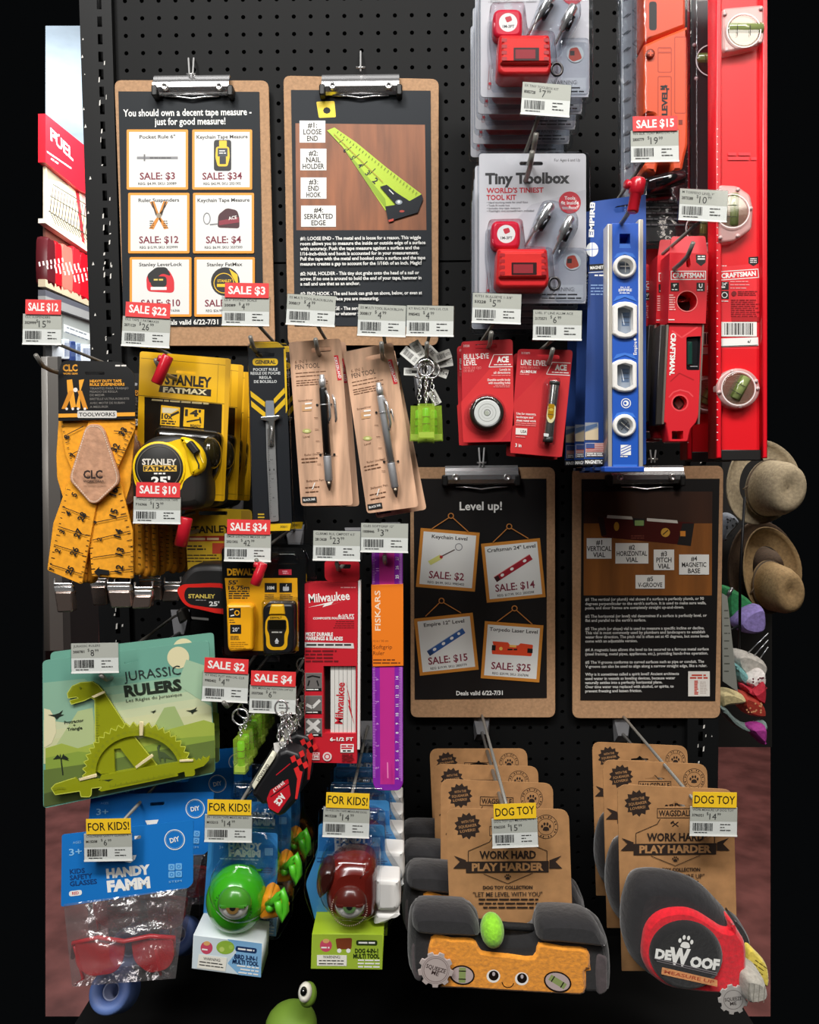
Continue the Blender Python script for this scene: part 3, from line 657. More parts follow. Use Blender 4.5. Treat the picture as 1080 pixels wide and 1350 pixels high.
for x0, y0, x1, y1, L_ in ((773.6, 709.5, 806.5, 736.5, ('#1', 'VERTICAL', 'VIAL')), (811.5, 716, 855, 743, ('#2', 'HORIZONTAL', 'VIAL')), (862, 724.5, 889, 751.5, ('#3', 'PITCH', 'VIAL')), (895.5, 731, 935, 757.5, ('#4', 'MAGNETIC', 'BASE')), (838, 758, 876.5, 776, ('#5', 'V-GROOVE'))):
    g.poly(rect(x0, y0, x1, y1), WHITE); h = (y1 - y0) / (len(L_) + .3)
    for i, s in enumerate(L_): g.txt(s, (x0 + x1) / 2, y0 + h * (i + .68), h * .74, INK, w=len(s) * 4.0, bold=1)
yy = [790.3, 796.0, 801.5, 812.5, 818, 829, 834.3, 839.8, 845.3, 856.8, 862.3, 873.2, 878.7, 889, 894.6, 900, 905.5, 911]
tx = ['#1 The vertical (or plumb) vial shows if a surface is perfectly plumb, or 90', "degrees perpendicular to the earth's surface. It is used to make sure walls,", 'posts, and door frames are completely straight up-and-down.', '#2 The horizontal (or level) vial determines if a surface is perfectly level, or', "flat and parallel to the earth's surface.", '#3 The pitch (or slope) vial is used to measure a specific incline or decline.', 'This vial is most commonly used by plumbers and landscapers to establish', 'water flow direction. The pitch vial is often set at 45 degrees, but some levels', 'come with an adjustable version.', '#4 A magnetic base allows the level to be secured to a ferrous metal surface', '(steel framing, metal pipes, appliances, etc.), providing hands-free operation.', '#5 The V-groove conforms to curved surfaces such as pipe or conduit. The', 'V-groove can also be used to align along a narrow straight edge, like a ruler.', 'Why is it sometimes called a spirit level? Ancient architects', 'used water in vessels as leveling devices, because water', 'naturally settles into a perfectly horizontal plane.', 'Over time water was replaced with alcohol, or spirits, to', 'prevent freezing and lessen friction.']
ww = [156, 159, 130, 160, 80, 157, 158, 163, 69, 163, 162, 157, 161, 124, 119, 102, 117, 75]
for y, s, w_ in zip(yy, tx, ww): g.txt(s, 771.8, y, 3.7, mt('#dcdcd8'), w=w_, al='l', bold=1)
g.poly(rect(907.5, 885, 936, 918), mt('#e2ddd6')); g.greek(909, 888.5, 934, 895.5, 2, mt('#c2402e'), 2.2, al='c'); g.greek(915.5, 897, 921, 916, 9, mt('#c2402e'), 1.6); g.greek(923, 898, 933, 915, 8, mt('#b9aaa2'), .8)
tag_(g.build('poster'), 'black poster with a spirit level photo, five white callouts and long text', 'poster', 'posters on the clipboards')
boardhook(861, 606, 'chrome hook above the level diagram poster', True, 12)
# ================================================================ price tags on the hook ends
TCL = clear('tag_sleeve', '#f2f4f4', .1, 0, 30, 1.4)
def price(n, box, ra, head, sku, pr, cents, label, sale=None, kind='sale', d=.285, extra=3.):
    """box: px corners x0,y0,x1,y1 of the sleeve with its white and grey paper; ra its tilt"""
    x0, y0, x1, y1 = box; cx, cy = (x0 + x1) / 2, (y0 + y1) / 2; f = F(cx, cy, d, roll=ra)
    t = thing('price_tag', f, label, 'price tag', 'price tags on the hook ends')
    w_, h = (x1 - x0), (y1 - y0); c = (cx, cy); R = lambda p: rot(p, c, ra)
    g = G(f); g.slab(R(rr(x0 - 1.2, y0 - 1, x1 + 1.2, y1 + 1.6, 1)), TCL, -.0012, .0012)
    g.poly(R(rect(x0 - .5, y1 - 1.6, x1 + .5, y1 + .6)), mt('#f4f4f0', .3)); g.build('sleeve', t)
    g = G(f); g.slab(R(rect(x0, y0, x1, y1)), WHITE, -.0004, .0004)
    g.poly(R(rect(x0, y0, x1, y0 + h * .5)), PAPERG)
    P = lambda x, y: R([(x, y)])[0]
    D = mt('#333332', .6)
    g.txt(head, *P(x0 + 3, y0 + h * .1), h * .075, D, w=min(w_ - 7, len(head) * 2.35), al='l', ra=ra, bold=.4)
    g.txt(sku, *P(x0 + 2.5, y0 + h * .29), h * .085, INK, w=15, al='l', ra=ra, bold=1.5)
    g.txt('$', *P(x0 + w_ * .37, y0 + h * .23), h * .1, D, ra=ra); q = len(pr) * h * .12
    g.txt(pr, *P(x0 + w_ * .41, y0 + h * .33), h * .215, D, w=q, al='l', ra=ra); g.txt(cents, *P(x0 + w_ * .43 + q, y0 + h * .25), h * .09, D, al='l', ra=ra)
    b0, b1 = x0 + w_ * .06, x0 + w_ * .48; bc = ((b0 + b1) / 2, y0 + h * .69)
    q = P(*bc); dx, dy = q[0] - bc[0], q[1] - bc[1]
    g.bars(b0 + dx, y0 + h * .56 + dy, b1 + dx, y0 + h * .83 + dy, BLACK, ra, seed=n)
    q = P(x0 + w_ * .27, y0 + h * .89); g.greek(q[0] - w_ * .18, q[1] - 1, q[0] + w_ * .18, q[1] + 1, 1, D, 1.1, ra=ra)
    for i in range(3):
        q = P(x0 + w_ * .74, y0 + h * (.6 + .1 * i)); l = (.11, .05, .12)[i] * w_; g.greek(q[0] - w_ * .1, q[1] - 1, q[0] - w_ * .1 + 2 * l, q[1] + 1, 1, D, 1.1, ra=ra, rag=.05)
    g.build('label_paper', t)
    if sale:
        sx0, sx1 = x0 + extra, x1 - 1; sy0, sy1 = y0 - (19 if kind == 'sale' else 19.5), y0 + .5
        g = G(f); g.slab(R(rect(sx0, sy0, sx1, sy1)), mt('#e23a3c' if kind == 'sale' else '#f6c927', .5), .0012, .0017)
        g.txt(sale, *P((sx0 + sx1) / 2, (sy0 + sy1) / 2), 9.6 if kind == 'sale' else 10.5, WHITE if kind == 'sale' else BLACK, w=(sx1 - sx0) * (.84 if kind == 'sale' else .92), ra=ra, bold=1.4 if kind == 'sale' else .6)
        g.build('sale_strip', t)
    return t
price(1, (832, 172, 895, 213), -1, '9IN BLK TORP MAG LVL 12"', '2800779', '19', '99', 'price tag of 19.99 under the red SALE $15 strip, on the orange level pack', 'SALE $15')
price(2, (688, 110, 752, 152), 4, 'EX TINY TOOLBOX KIT', '8082728', '7', '99', 'price tag of 7.99 hanging among the upper tiny toolbox packs', d=.31)
price(3, (896, 250, 959, 291), 3, 'M TORPEDO LEVEL 9"', '2873288', '10', '99', 'price tag of 10.99 in front of the red level', d=.33)
price(4, (161, 418, 224, 457), 3, 'OLE TAPE 1 FATMAX25', '2071129', '26', '99', 'price tag of 26.99 under the red SALE $22 strip', 'SALE $22')
price(5, (293, 392, 355, 429), 1, 'LE 6" POCKET SCALE', '20089', '4', '99', 'price tag of 4.99 under the red SALE $3 strip', 'SALE $3')
price(6, (378, 389, 442, 429), 3, 'EIS MULTI TOOL BLACK/BLSVN', '300817', '4', '99', 'price tag of 4.99 above the black pen tool card')
price(7, (472, 402, 535, 443), 2, 'EIS MULTI TOOL BLACK/BLSVN', '300817', '4', '99', 'price tag of 4.99 above the silver pen tool card')
price(8, (536, 403, 598, 443), 1, 'KY RNG PLST WN LVL CLR', '9985402', '4', '99', 'price tag of 4.99 above the bunch of key ring levels at centre')
price(9, (623, 387, 687, 426), 2, 'KITS1 BULLSEYE 1-3/8"', '53228', '5', '99', 'price tag of 5.99 over the bull\'s-eye level card')
price(10, (703, 409, 767, 448), 1, 'LVEL 3" LINE ALUM ACE', '2173571', '6', '99', 'price tag of 6.99 over the line level card')
price(11, (176, 655, 238, 690), 1, 'STANLEY 25FT LEVERLOCK TAPE', '716366', '13', '99', 'price tag of 13.99 under the red SALE $10 strip', 'SALE $10', d=.335)
price(12, (296, 704, 357, 740), 1, 'EMSR DISTNCE MEASR 55F', '2021302', '42', '99', 'price tag of 42.99 under the red SALE $34 strip', 'SALE $34')
price(13, (413, 700, 475, 739), 1, 'CLBRMS RUL CMPOST 6.5\'', '2813628', '23', '99', 'price tag of 23.99 above the red folding rule box')
price(14, (476, 690, 538, 728), 1, 'CLES SOFTGRIP 12"', '1008446', '3', '79', 'price tag of 3.79 above the purple ruler')
price(15, (94, 848, 156, 887), -1, 'JURASSIC RULERS', '300781', '8', '99', 'price tag of 8.99 over the dinosaur ruler card', d=.3)
price(16, (267, 887, 327, 925), 3, 'KY RNG PLST WN LVL CLR', '9985402', '4', '99', 'price tag of 4.99 under the red SALE $2 strip', 'SALE $2', extra=1.)
price(17, (329, 904, 390, 940), 2, 'APE MEASURE KEYCHN 3/4"X3\'', '3537300', '6', '99', 'price tag of 6.99 under the red SALE $4 strip', 'SALE $4', extra=1.)
price(18, (111, 1099, 174, 1135), -1, 'CHILDRENS SAFETY GLASSES R', 'M15208', '6', '99', 'price tag of 6.99 under a yellow FOR KIDS strip on the blue bag header', 'FOR KIDS!', 'y', d=.33)
price(19, (270, 1074, 332, 1110), 1, 'IN 1 ECON TAPE MEASURE BIRD', 'M15215', '14', '99', 'price tag of 14.99 under a yellow FOR KIDS strip above the green bird', 'FOR KIDS!', 'y', d=.33)
price(20, (426, 1065, 487, 1104), 2, 'IN 4 ECON TAPE MEASURE DOG', 'M15208', '14', '99', 'price tag of 14.99 under a yellow FOR KIDS strip above the brown dog', 'FOR KIDS!', 'y', d=.33)
price(21, (649, 1079, 709, 1117), -2, 'DOG TOY LET ME LEVEL W/Y', '9362235', '15', '99', 'price tag of 15.99 under a yellow DOG TOY strip on the plush level card', 'DOG TOY', 'y', d=.345)
price(22, (910, 1064, 972, 1102), 1, 'WDFB MEASURE UP DOG TOY', '3796321', '14', '99', 'price tag of 14.99 under a yellow DOG TOY strip on the plush tape card', 'DOG TOY', 'y', d=.345)
price(23, (30, 414, 81, 454), 1, 'CLC SUSPENDERS', '3029999', '15', '99', 'price tag cut off at the left edge under the red SALE $12 strip', 'SALE $12', d=.3)
# ================================================================ display hooks
HK = {}
def hook(tip, d, tag, td, label, base=True, up=.012, bz=0., r=.0026, over=True, plate='#77777a'):
    """prong tip px at depth d; overwire end px at depth td"""
    T = W(*tip, d); B = V((T.x, 0, T.z - up)); fr = F(538, 630, 0); fr.o = B.copy(); fr.M = Matrix.Identity(3); fr.MI = fr.M; fr.k = 1
    t = thing('display_hook', fr, label, 'hook', 'display hooks on the pegboard')
    o = lambda p: V(p) - B
    g = G(fr); g.tube3([o((T.x, -.004, T.z - up)), o((T.x, -d + .035, T.z - up)), o((T.x, -d + .016, T.z - up + .002)), o(T)], r, WIRE, 8)
    g.ell3 = None; g.build('prong', t)
    if over:
        Q = W(*tag, td)
        g = G(fr); g.tube3([o((T.x, -.006, T.z - up + .028)), o((T.x + (Q.x - T.x) * .1, -.03, T.z - up + .03)), o((Q.x, -td + .004, Q.z))], r * .8, WIRE, 8); g.build('overwire', t)
    g = G(fr); x, z = T.x, T.z - up; a, b = .015, .011
    vs = [o(p) for p in ((x - a, -.0005, z + .035), (x + a, -.0005, z + .035), (x + b, -.0005, z - .016), (x - b, -.0005, z - .016), (x - a, -.003, z + .035), (x + a, -.003, z + .035), (x + b * .7, -.012, z - .002), (x - b * .7, -.012, z - .002))]
    g.add(vs, [(3, 2, 1, 0)[::-1], (4, 7, 6, 5)[::-1], (0, 4, 5, 1)[::-1], (0, 3, 7, 4)[::-1], (1, 5, 6, 2)[::-1], (3, 2, 6, 7)[::-1]], mt(plate, .5, .2)); g.build('base_plate', t)
    return t
hook((707, 176), .30, (712, 150), .306, 'hook carrying the upper tiny toolbox packs', r=.003)
hook((702, 200), .30, (690, 200), .1, 'hook carrying the lower tiny toolbox packs', over=False, r=.003)
hook((834, 262), .31, (850, 212), .284, 'hook with a red lock carrying the blue levels')
hook((914, 320), .33, (925, 290), .329, 'hook carrying the red torpedo levels')
hook((47, 468), .32, (72, 452), .3, 'hook carrying the tape measure suspenders')
hook((205, 474), .31, (200, 456), .284, 'hook with a red lock carrying the yellow tape cards')
hook((330, 444), .29, (340, 428), .284, 'hook carrying the pocket rule card')
hook((416, 447), .29, (418, 428), .284, 'hook carrying the black pen tool card')
hook((503, 452), .29, (506, 442), .284, 'hook carrying the silver pen tool card')
hook((563, 452), .30, (566, 442), .284, 'hook carrying the bunch of key ring levels')
hook((648, 438), .29, (652, 425), .284, "hook carrying the bull's-eye level cards")
hook((729, 460), .29, (730, 447), .284, 'hook carrying the line level cards')
hook((238, 692), .27, (206, 689), .334, 'hook with a red lock carrying the red tape measure card')
hook((338, 738), .29, (328, 738), .284, 'hook with a red lock carrying the laser measurer')
hook((444, 742), .28, (444, 738), .284, 'hook carrying the folding rule box')
hook((507, 733), .28, (507, 728), .284, 'hook carrying the purple ruler')
hook((133, 890), .30, (130, 886), .299, 'hook carrying the dinosaur ruler cards')
hook((295, 926), .30, (295, 924), .284, 'hook carrying the row of lime key ring levels')
hook((372, 940), .30, (362, 938), .284, 'hook carrying the key ring tape measures')
hook((168, 1112), .316, (146, 1100), .329, 'hook carrying the blue bags of safety glasses')
hook((318, 1100), .316, (304, 1080), .329, 'hook carrying the bird multi tools')
hook((465, 1095), .316, (458, 1075), .329, 'hook carrying the dog multi tools')
hook((672, 1082), .332, (668, 1062), .344, 'hook carrying the plush level dog toys')
hook((930, 1085), .332, (925, 1066), .344, 'hook carrying the plush tape dog toys')
# red anti-theft locks on hook tips
LOCK = mt('#c41e2e', .28, coat=.3)
def lock(p0, p1, w0, w1, d, label):
    f = F(*p0, d); t = thing('hook_lock', f, label, 'hook lock', 'red locks on the hook tips'); k = f.k
    (x0, y0), (x1, y1) = f.loc(*p0), f.loc(*p1); g = G(f)
    P = [V((x0 + (x1 - x0) * u, y0 + (y1 - y0) * u, 0)) for u in (0, .04, .42, .46, .97, 1)]
    g.tube3(P, 0, LOCK, 16, rs=[w0 * .42 * k, w0 * .5 * k, w0 * .5 * k, w1 * .5 * k, w1 * .5 * k, w1 * .42 * k]); g.build('lock_body', t)
    g = G(f); q = V((x0 + (x1 - x0) * .2, y0 + (y1 - y0) * .2, 0)); dx = V((y1 - y0, -(x1 - x0), 0)).normalized()
    g.tube3([q + dx * w0 * .3 * k + V((0, 0, -.004)), q + dx * w0 * .75 * k], w0 * .3 * k, LOCK, 10); g.build('side_boss', t)
lock((222, 469), (206, 506), 15, 15, .318, 'red lock on the hook of the front yellow tape card')
lock((246, 682), (238, 720), 17, 17, .28, 'red lock beside the SALE $10 tag')
lock((347, 742), (336, 771), 13, 14, .3, 'red lock below the SALE $34 tag')
lock((842, 236), (834, 280), 20, 15, .315, 'red lock at the top of the blue level card')
# ================================================================ products, upper right
# ---- tiny toolbox blister packs
def tiny():
    f = F(704, 305, .25, roll=0); t = thing('toolbox_pack', f, 'front tiny toolbox pack on the lower hook, with tape and two tools showing', 'toolbox pack', 'tiny toolbox packs')
    CARD = mt('#dcd8da', .5)
    g = G(f); g.slab(rr(631.8, 202.4, 772.8, 400, 5), CARD, -.001, 0, holes=[rr(685, 213, 716, 218, 2.4)])
    g.poly([(640, 330), (700, 270), (772, 250), (772, 400), (640, 400)], mt('#cfcace', .5))
    g.txt('For Ages 6 and Up', 748, 211, 3.6, INK, w=34); DK = mt('#3a3636', .5)
    g.txt('Tiny Toolbox', 695.6, 235, 13, DK, w=111, bold=2.2); R_ = mt('#d22a38', .5)
    g.txt("WORLD'S TINIEST", 641.5, 251.3, 6.2, R_, w=75, al='l', bold=1.5); g.txt('TOOL KIT', 641.5, 260.4, 6.2, R_, w=39, al='l', bold=1.5)
    for y, s, w_ in ((267, '\u2022 Hard working tools for small fixes', 54), (270.9, '\u2022 Tools fit inside box', 30), (274.6, '\u2022 Includes tiny tape measure', 44), (278.2, '\u2022 Flashlight and screwdrivers included', 62)): g.txt(s, 642, y, 2.6, DK, w=w_, al='l')
    g.poly(circ(751.4, 267, 14.6, n=28), R_)
    for y, s, w_ in ((261, 'Tools', 14), (267.3, 'fit inside', 23), (273.6, 'toolbox!', 20)): g.txt(s, 751.4, y, 4.3, WHITE, w=w_, bold=1)
    g.poly(rect(712.5, 375.5, 769, 396), mt('#e4dfe0', .5)); g.txt('WARNING:', 741, 381.5, 5.2, DK, w=34); g.greek(714.5, 386, 768, 395.5, 2, DK, 2.0, rag=.1)
    g.poly(circ(755, 345, 11, n=24), WHITE); g.poly(roundpoly([(748, 338), (758, 336), (762, 345), (764, 351), (752, 355), (746, 350)], 3), mt('#d8543c')); g.poly(rect(748, 341, 754, 347), mt('#4a3a30'))
    g.line([(641, 390), (643, 360), (646, 360), (644, 390), (641, 390)], .6, mt('#b06a68')); g.poly(circ(644, 383, 2, n=10), R_)
    g.build('card', t)
    TR = mt('#d8203c', .3)
    g = G(f); g.slab(rr(648, 290, 686.5, 328, 11), TR, .0, .014, .004); g.poly(circ(667.5, 308.5, 12, n=26), WHITE); g.poly(roundpoly([(663, 302), (671, 300), (673, 306), (666, 309)], 2), mt('#c8283a')); g.txt('1M-3FT', 668, 313.6, 3.4, INK, w=15, bold=1); g.build('tiny_tape_measure', t)
    g = G(f); TB = mt('#e22b2e', .3); g.slab(roundpoly([(656, 327), (722, 327), (725, 372), (720, 380), (660, 380), (654, 374)], 4), TB, 0, .026, .004)
    g.slab(roundpoly([(660, 331), (719, 331), (722, 366), (657, 366)], 3), mt('#ee3a36', .25), .026, .03, .003)
    g.slab(rr(674.6, 346, 707.8, 362.5, 1), mt('#3a1a1c', .3), .03, .0302); g.poly(rect(677, 348.5, 705.5, 360), mt('#a0383f', .25)); g.poly(rect(703, 348, 706, 361), mt('#2c2020', .3))
    g.surf(.0301)
    for s in (-1, 1):
        for i in range(4): x = 690 + s * 27.5; g.poly(rr(x - 3.4, 334 + i * 8, x + 3.4, 338.5 + i * 8, 1), mt('#b31820', .4))
    g.build('toolbox', t)
    def tool(a, b, w0):
        g = G(f); k = f.k; P = [V((*f.loc(a[0] + (b[0] - a[0]) * u, a[1] + (b[1] - a[1]) * u, .008), .008)) for u in (0, .04, .45, .48, .62, .66, .98, 1)]
        g.tube3(P, 0, CHROME, 14, rs=[w0 * .4 * k, w0 * .5 * k, w0 * .5 * k, w0 * .35 * k, w0 * .35 * k, w0 * .14 * k, w0 * .13 * k, w0 * .05 * k])
        q = [V((*f.loc(a[0] + (b[0] - a[0]) * u + 5, a[1] + (b[1] - a[1]) * u + 4, .012), .012)) for u in (.22, .55)]; g.tube3(q, w0 * .22 * k, mt('#4a4a4e', .25, .9), 8); g.build('pocket_tool', t)
    tool((727, 269), (692, 325), 13.5); tool((753, 286), (728, 336), 13.5)
    g = G(f); g.tube([(731 + 7 * math.cos(2 * PI * i / 18), 374 + 8 * math.sin(2 * PI * i / 18), .03) for i in range(18)], .0016, mt('#4a4848', .3, .8), 6, True); g.tube([(724, 366, .03), (728, 369, .03)], .0016, mt('#4a4848', .3, .8), 6); g.build('key_ring', t)
    g = G(f); g.slab(rr(629.8, 199.6, 778.6, 407.5, 9), SHELL, -.0025, .001, .001)
    g.slab(roundpoly([(645, 287), (690, 286), (694, 322), (729, 324), (735, 384), (650, 385), (644, 330)], 6), SHELL, .001, .036, .005, face=CLEAR)
    g.slab(roundpoly([(716, 262), (736, 262), (764, 280), (764, 300), (738, 345), (720, 345), (700, 335), (690, 330)], 8), SHELL, .001, .02, .005, face=CLEAR)
    g.slab(rr(733, 325, 775, 397, 8), SHELL, .001, .010, .004, face=CLEAR)
    g.build('blister_shell', t)
    return t
tb = tiny(); kk = W(704, 305, .25); up_ = W(704, 305 - 276, .25)
for i in range(4): dup(tb, -.002 + .0015 * i, .034 * (i + 1), -.001 * i, 'tiny toolbox pack on the lower hook, %s the front one' % ('just behind', 'second behind', 'third behind', 'farthest behind')[i])
for i in range(5):
    dup(tb, up_.x - kk.x + .003, .036 * i + .002, up_.z - kk.z - .002 * i, ('front tiny toolbox pack on the upper hook, cut by the photo top', 'second tiny toolbox pack on the upper hook', 'third tiny toolbox pack on the upper hook', 'fourth tiny toolbox pack on the upper hook', 'rearmost tiny toolbox pack on the upper hook')[i])
# ---- orange laser level in clamshell
f = F(875, 170, .21); t = thing('laser_level_pack', f, 'clear pack with an orange torpedo laser level at top right', 'laser level pack')
g = G(f); g.slab(roundpoly([(815, -80), (944, -80), (944, 318), (822, 318)], 8), mt('#1a1a1c', .35), -.001, 0)
g.poly([(819, -70), (852, -70), (850, 262), (819, 262)], mt('#9c9c9f', .4))
DKG = mt('#4c4c50', .5)
for i in range(26):
    y = -20 + 11 * i; g.line([(822 + (i % 2) * 12, y), (829 + (i % 2) * 12, y + 6 * (1 if i % 2 else -1))], 1.6, DKG); g.line([(842 - (i % 2) * 10, y + 5), (836 - (i % 2) * 10, y + 10)], 1.4, DKG)
g.poly([(910, -70), (942, -70), (942, 310), (910, 310)], mt('#2b2c2e', .3)); g.greek(848, 262, 935, 300, 5, mt('#55565a'), 2)
g.build('card', t)
OR = mt('#ee5a2c', .38)
g = G(f); g.slab(roundpoly([(849, 58), (866, 50), (908, 33), (908, 190), (904, 206), (900, 226), (886, 226), (884, 216), (868, 216), (866, 228), (850, 226), (848, 216), (860, 208), (863, 152), (849, 150), (849, 116)], [3, 0, 3, 3, 3, 3, 2, 2, 2, 2, 3, 3, 2, 2, 2, 2]), OR, 0, .030, .004)
for x0, y0, x1, y1 in ((867, 62, 886, 96), (889, 48, 905, 150), (867, 100, 886, 160)): g.ring(rr(x0, y0, x1, y1, 3), 1.4, mt('#c8431e', .4))
for y in (62, 68): g.poly(rect(868, y, 885, y + 2), mt('#c8431e', .4))
g.lathe(858, 70, [(5.5, .03), (5.5, .033), (4, .0335)], mt('#8a2c14', .4), 18); g.poly(rect(854.5, 69, 861.5, 71), OR); g.poly(rect(857, 66.5, 859, 73.5), OR)
g.surf(.0302); g.txt('LEVEL', 876.5, 135, 6.5, BLACK, w=32, ra=-90, bold=2.2); g.line([(873, 116), (880, 113)], 2, BLACK); g.line([(877, 112), (880, 118)], 1.6, BLACK); g.greek(871, 112, 883, 119, 2, BLACK, 2); g.poly(rect(895, 158, 900, 164), mt('#8a2c14'))
g.build('level_body', t)
g = G(f); g.slab(roundpoly([(849, -60), (905, -70), (905, 35), (866, 50), (849, 56)], 4), mt('#e2532a', .38), 0, .028, .004); g.poly(rr(856, 2, 866, 40, 4), BLACK); g.build('level_top', t)
g = G(f); g.slab(rect(851, 118, 864, 151), mt('#8f9a4a', .15), .004, .02, .004); g.poly(rect(852, 118, 863, 124), mt('#a82a20')); g.poly(rect(853, 130, 862, 131.5), BLACK); g.poly(rect(853, 142, 862, 143.5), BLACK); g.build('vial', t)
g = G(f); g.tube([(852, 246, .022), (854, 245.5, .022), (900, 232, .022), (902, 231.5, .022)], .0095, mt('#18181a', .12, coat=.8), 16, rs=[.007, .0095, .0095, .007]); g.build('strap_roll', t)
g = G(f); g.slab(roundpoly([(813, -84), (946, -84), (946, 322), (818, 322)], 8), SHELL, -.003, .001, .001); g.slab(roundpoly([(845, -66), (914, -74), (914, 258), (846, 264)], 8), SHELL, .001, .036, .006, face=CLEAR)
g.slab(roundpoly([(816, -78), (840, -78), (838, 316), (822, 316)], 4), SHELL, .001, .008, .003, face=CLEAR); g.slab(rr(916, -78, 942, 316, 6), SHELL, .001, .01, .003, face=CLEAR); g.build('clamshell', t)
# ---- long red levels
def longlevel():
    f = F(976, 330, .27); t = thing('spirit_level', f, 'long red aluminium level at the right edge, front of two', 'level', 'long red levels')
    RD = mt('#dc1424', .32); WB = mt('#e0101e', .4)
    g = G(f); x0, x1, y0, y1 = 944.5, 1012.5, -58, 604
    # I-beam section: flanges proud of the web
    g.slab(rect(x0 + 7, y0, x1 - 6, y1 - 10), WB, -.012, -.008)
    g.surf(-.008)
    g.poly([(948, 352), (1003, 347), (1003, 460), (948, 460)], mt('#e62a34', .45)); g.greek(949, 349, 959, 352, 1, WHITE, 1)
    g.poly(roundpoly([(987, 339), (1000, 338), (1000, 347), (993.5, 351), (987, 347)], 1), BLACK); g.greek(989, 340, 998, 347, 3, WHITE, 1, al='c', rag=.1)
    g.ring(rot(rect(948.5, 356, 1000.5, 368), (974, 362), -4), 1, WHITE); g.txt('CRAFTSMAN', 974, 362, 6, WHITE, w=46, ra=-4, bold=2)
    for y in (371.5, 383.5): g.poly(rect(950, y, 961, y + 10.5), BLACK)
    g.txt('24"', 955.5, 374.5, 3.5, WHITE, bold=1); g.greek(951, 377, 960, 380, 1, WHITE, 2); g.ring(circ(955.5, 389, 4, n=12), 1, WHITE)
    g.greek(963, 369, 990, 382, 3, mt('#f4a0a0'), 1.2); g.poly(circ(968, 387, 3.4, n=14), mt('#7a0c14')); g.greek(973, 383, 1002, 390, 3, mt('#8a101a'), 1.1); g.greek(964, 394, 1002, 418, 9, mt('#a01420'), 1.3); g.greek(950, 395, 961, 399, 1, WHITE, 1.1); g.poly(rect(965, 418, 1001, 424), mt('#b5141e'))
    g.poly(rect(950, 424.5, 998, 443.5), WHITE); g.bars(955, 426, 993, 441.5, INK, seed=3)
    g.poly(rot(rect(948, 445.5, 1000, 456.5), (974, 451), -2), WHITE); g.poly(rot(rect(950, 455.3, 999, 456.3), (974, 451), -2), mt('#4a4442')); g.txt('e/', 988, 450, 4, INK, bold=1)
    g.greek(960, 200, 1000, 212, 2, mt('#e8303c', .4), 4)
    g.build('web', t)
    for xa, xb in ((x0, x0 + 7.5), (x1 - 7, x1)):
        g = G(f); g.slab(rect(xa, y0, xb, y1), RD, -.024, .0, .0015); g.build('flange', t)
    g = G(f); g.slab(rect(x0 + 6, y1 - 11, x1 - 6, y1 + 3), mt('#151313', .5), -.025, -.004, .001); g.build('end_cap', t)
    CV = alphamat('vial_housing', '#e2bcb8', .62, .15, .6)
    def vial(cx, cy, pts, ang, l, wv, nm='vial_housing'):
        g = G(f); g.slab(pts, CV, -.008, .002, .003, nb=3); g.slab(circ(cx, cy, 21, n=28), clear('vial_lens', '#dfe2d8', .05, 0, 30, 1.5, .06), .002, .004, .001)
        for p in [(pts[i][0] * .88 + cx * .12, pts[i][1] * .88 + cy * .12) for i in range(0, len(pts), max(1, len(pts) // 4))]: g.lathe(*p, [(2.6, .002), (2.6, .0035)], mt('#d9b8b6', .3), 10)
        g.ring(circ(cx, cy, 23, n=30), 1.5, mt('#f0e6e4', .3), z=.0042)
        h = g.build(nm, t)
        g = G(f); a = math.radians(ang); dx, dy = math.cos(a), math.sin(a)
        P = [(cx - dx * l, cy - dy * l, -.003), (cx - dx * l * .92, cy - dy * l * .92, -.003), (cx + dx * l * .92, cy + dy * l * .92, -.003), (cx + dx * l, cy + dy * l, -.003)]
        g.tube(P, 0, mt('#87935a', .12, coat=.5), 14, rs=[wv * .7 * f.k, wv * f.k, wv * f.k, wv * .7 * f.k]); g.surf(wv * f.k - .0025)
        for s in (-.35, .35): g.line([(cx + dx * l * s - dy * wv * .8, cy + dy * l * s + dx * wv * .8), (cx + dx * l * s + dy * wv * .8, cy + dy * l * s - dx * wv * .8)], .8, INK)
        g.build('vial', h)
    vial(974, 512, circ(974, 512, 29, 27, n=30), 118, 17, 9.5)
    D = roundpoly([(948, 243), (972, 244), (990, 256), (994, 275), (992, 302), (970, 318), (948, 321)], 5)
    vial(966, 278, D, 92, 22, 8)
    vial(981, 40, roundpoly([(953, 10), (1008, 5), (1009, 52), (1002, 60), (956, 70), (952, 64)], 5), 0, 24, 9)
    g = G(f)
    for i in range(42): y = 170 + i * 10; g.line([(x0 + .6, y), (x0 + 2.4, y)], .9, WHITE, z=.0002)
    g.build('scale_marks', t)
    return t
ll = longlevel(); dup(ll, -.012, .06, .0, 'long red aluminium level directly behind the front one, mostly hidden')
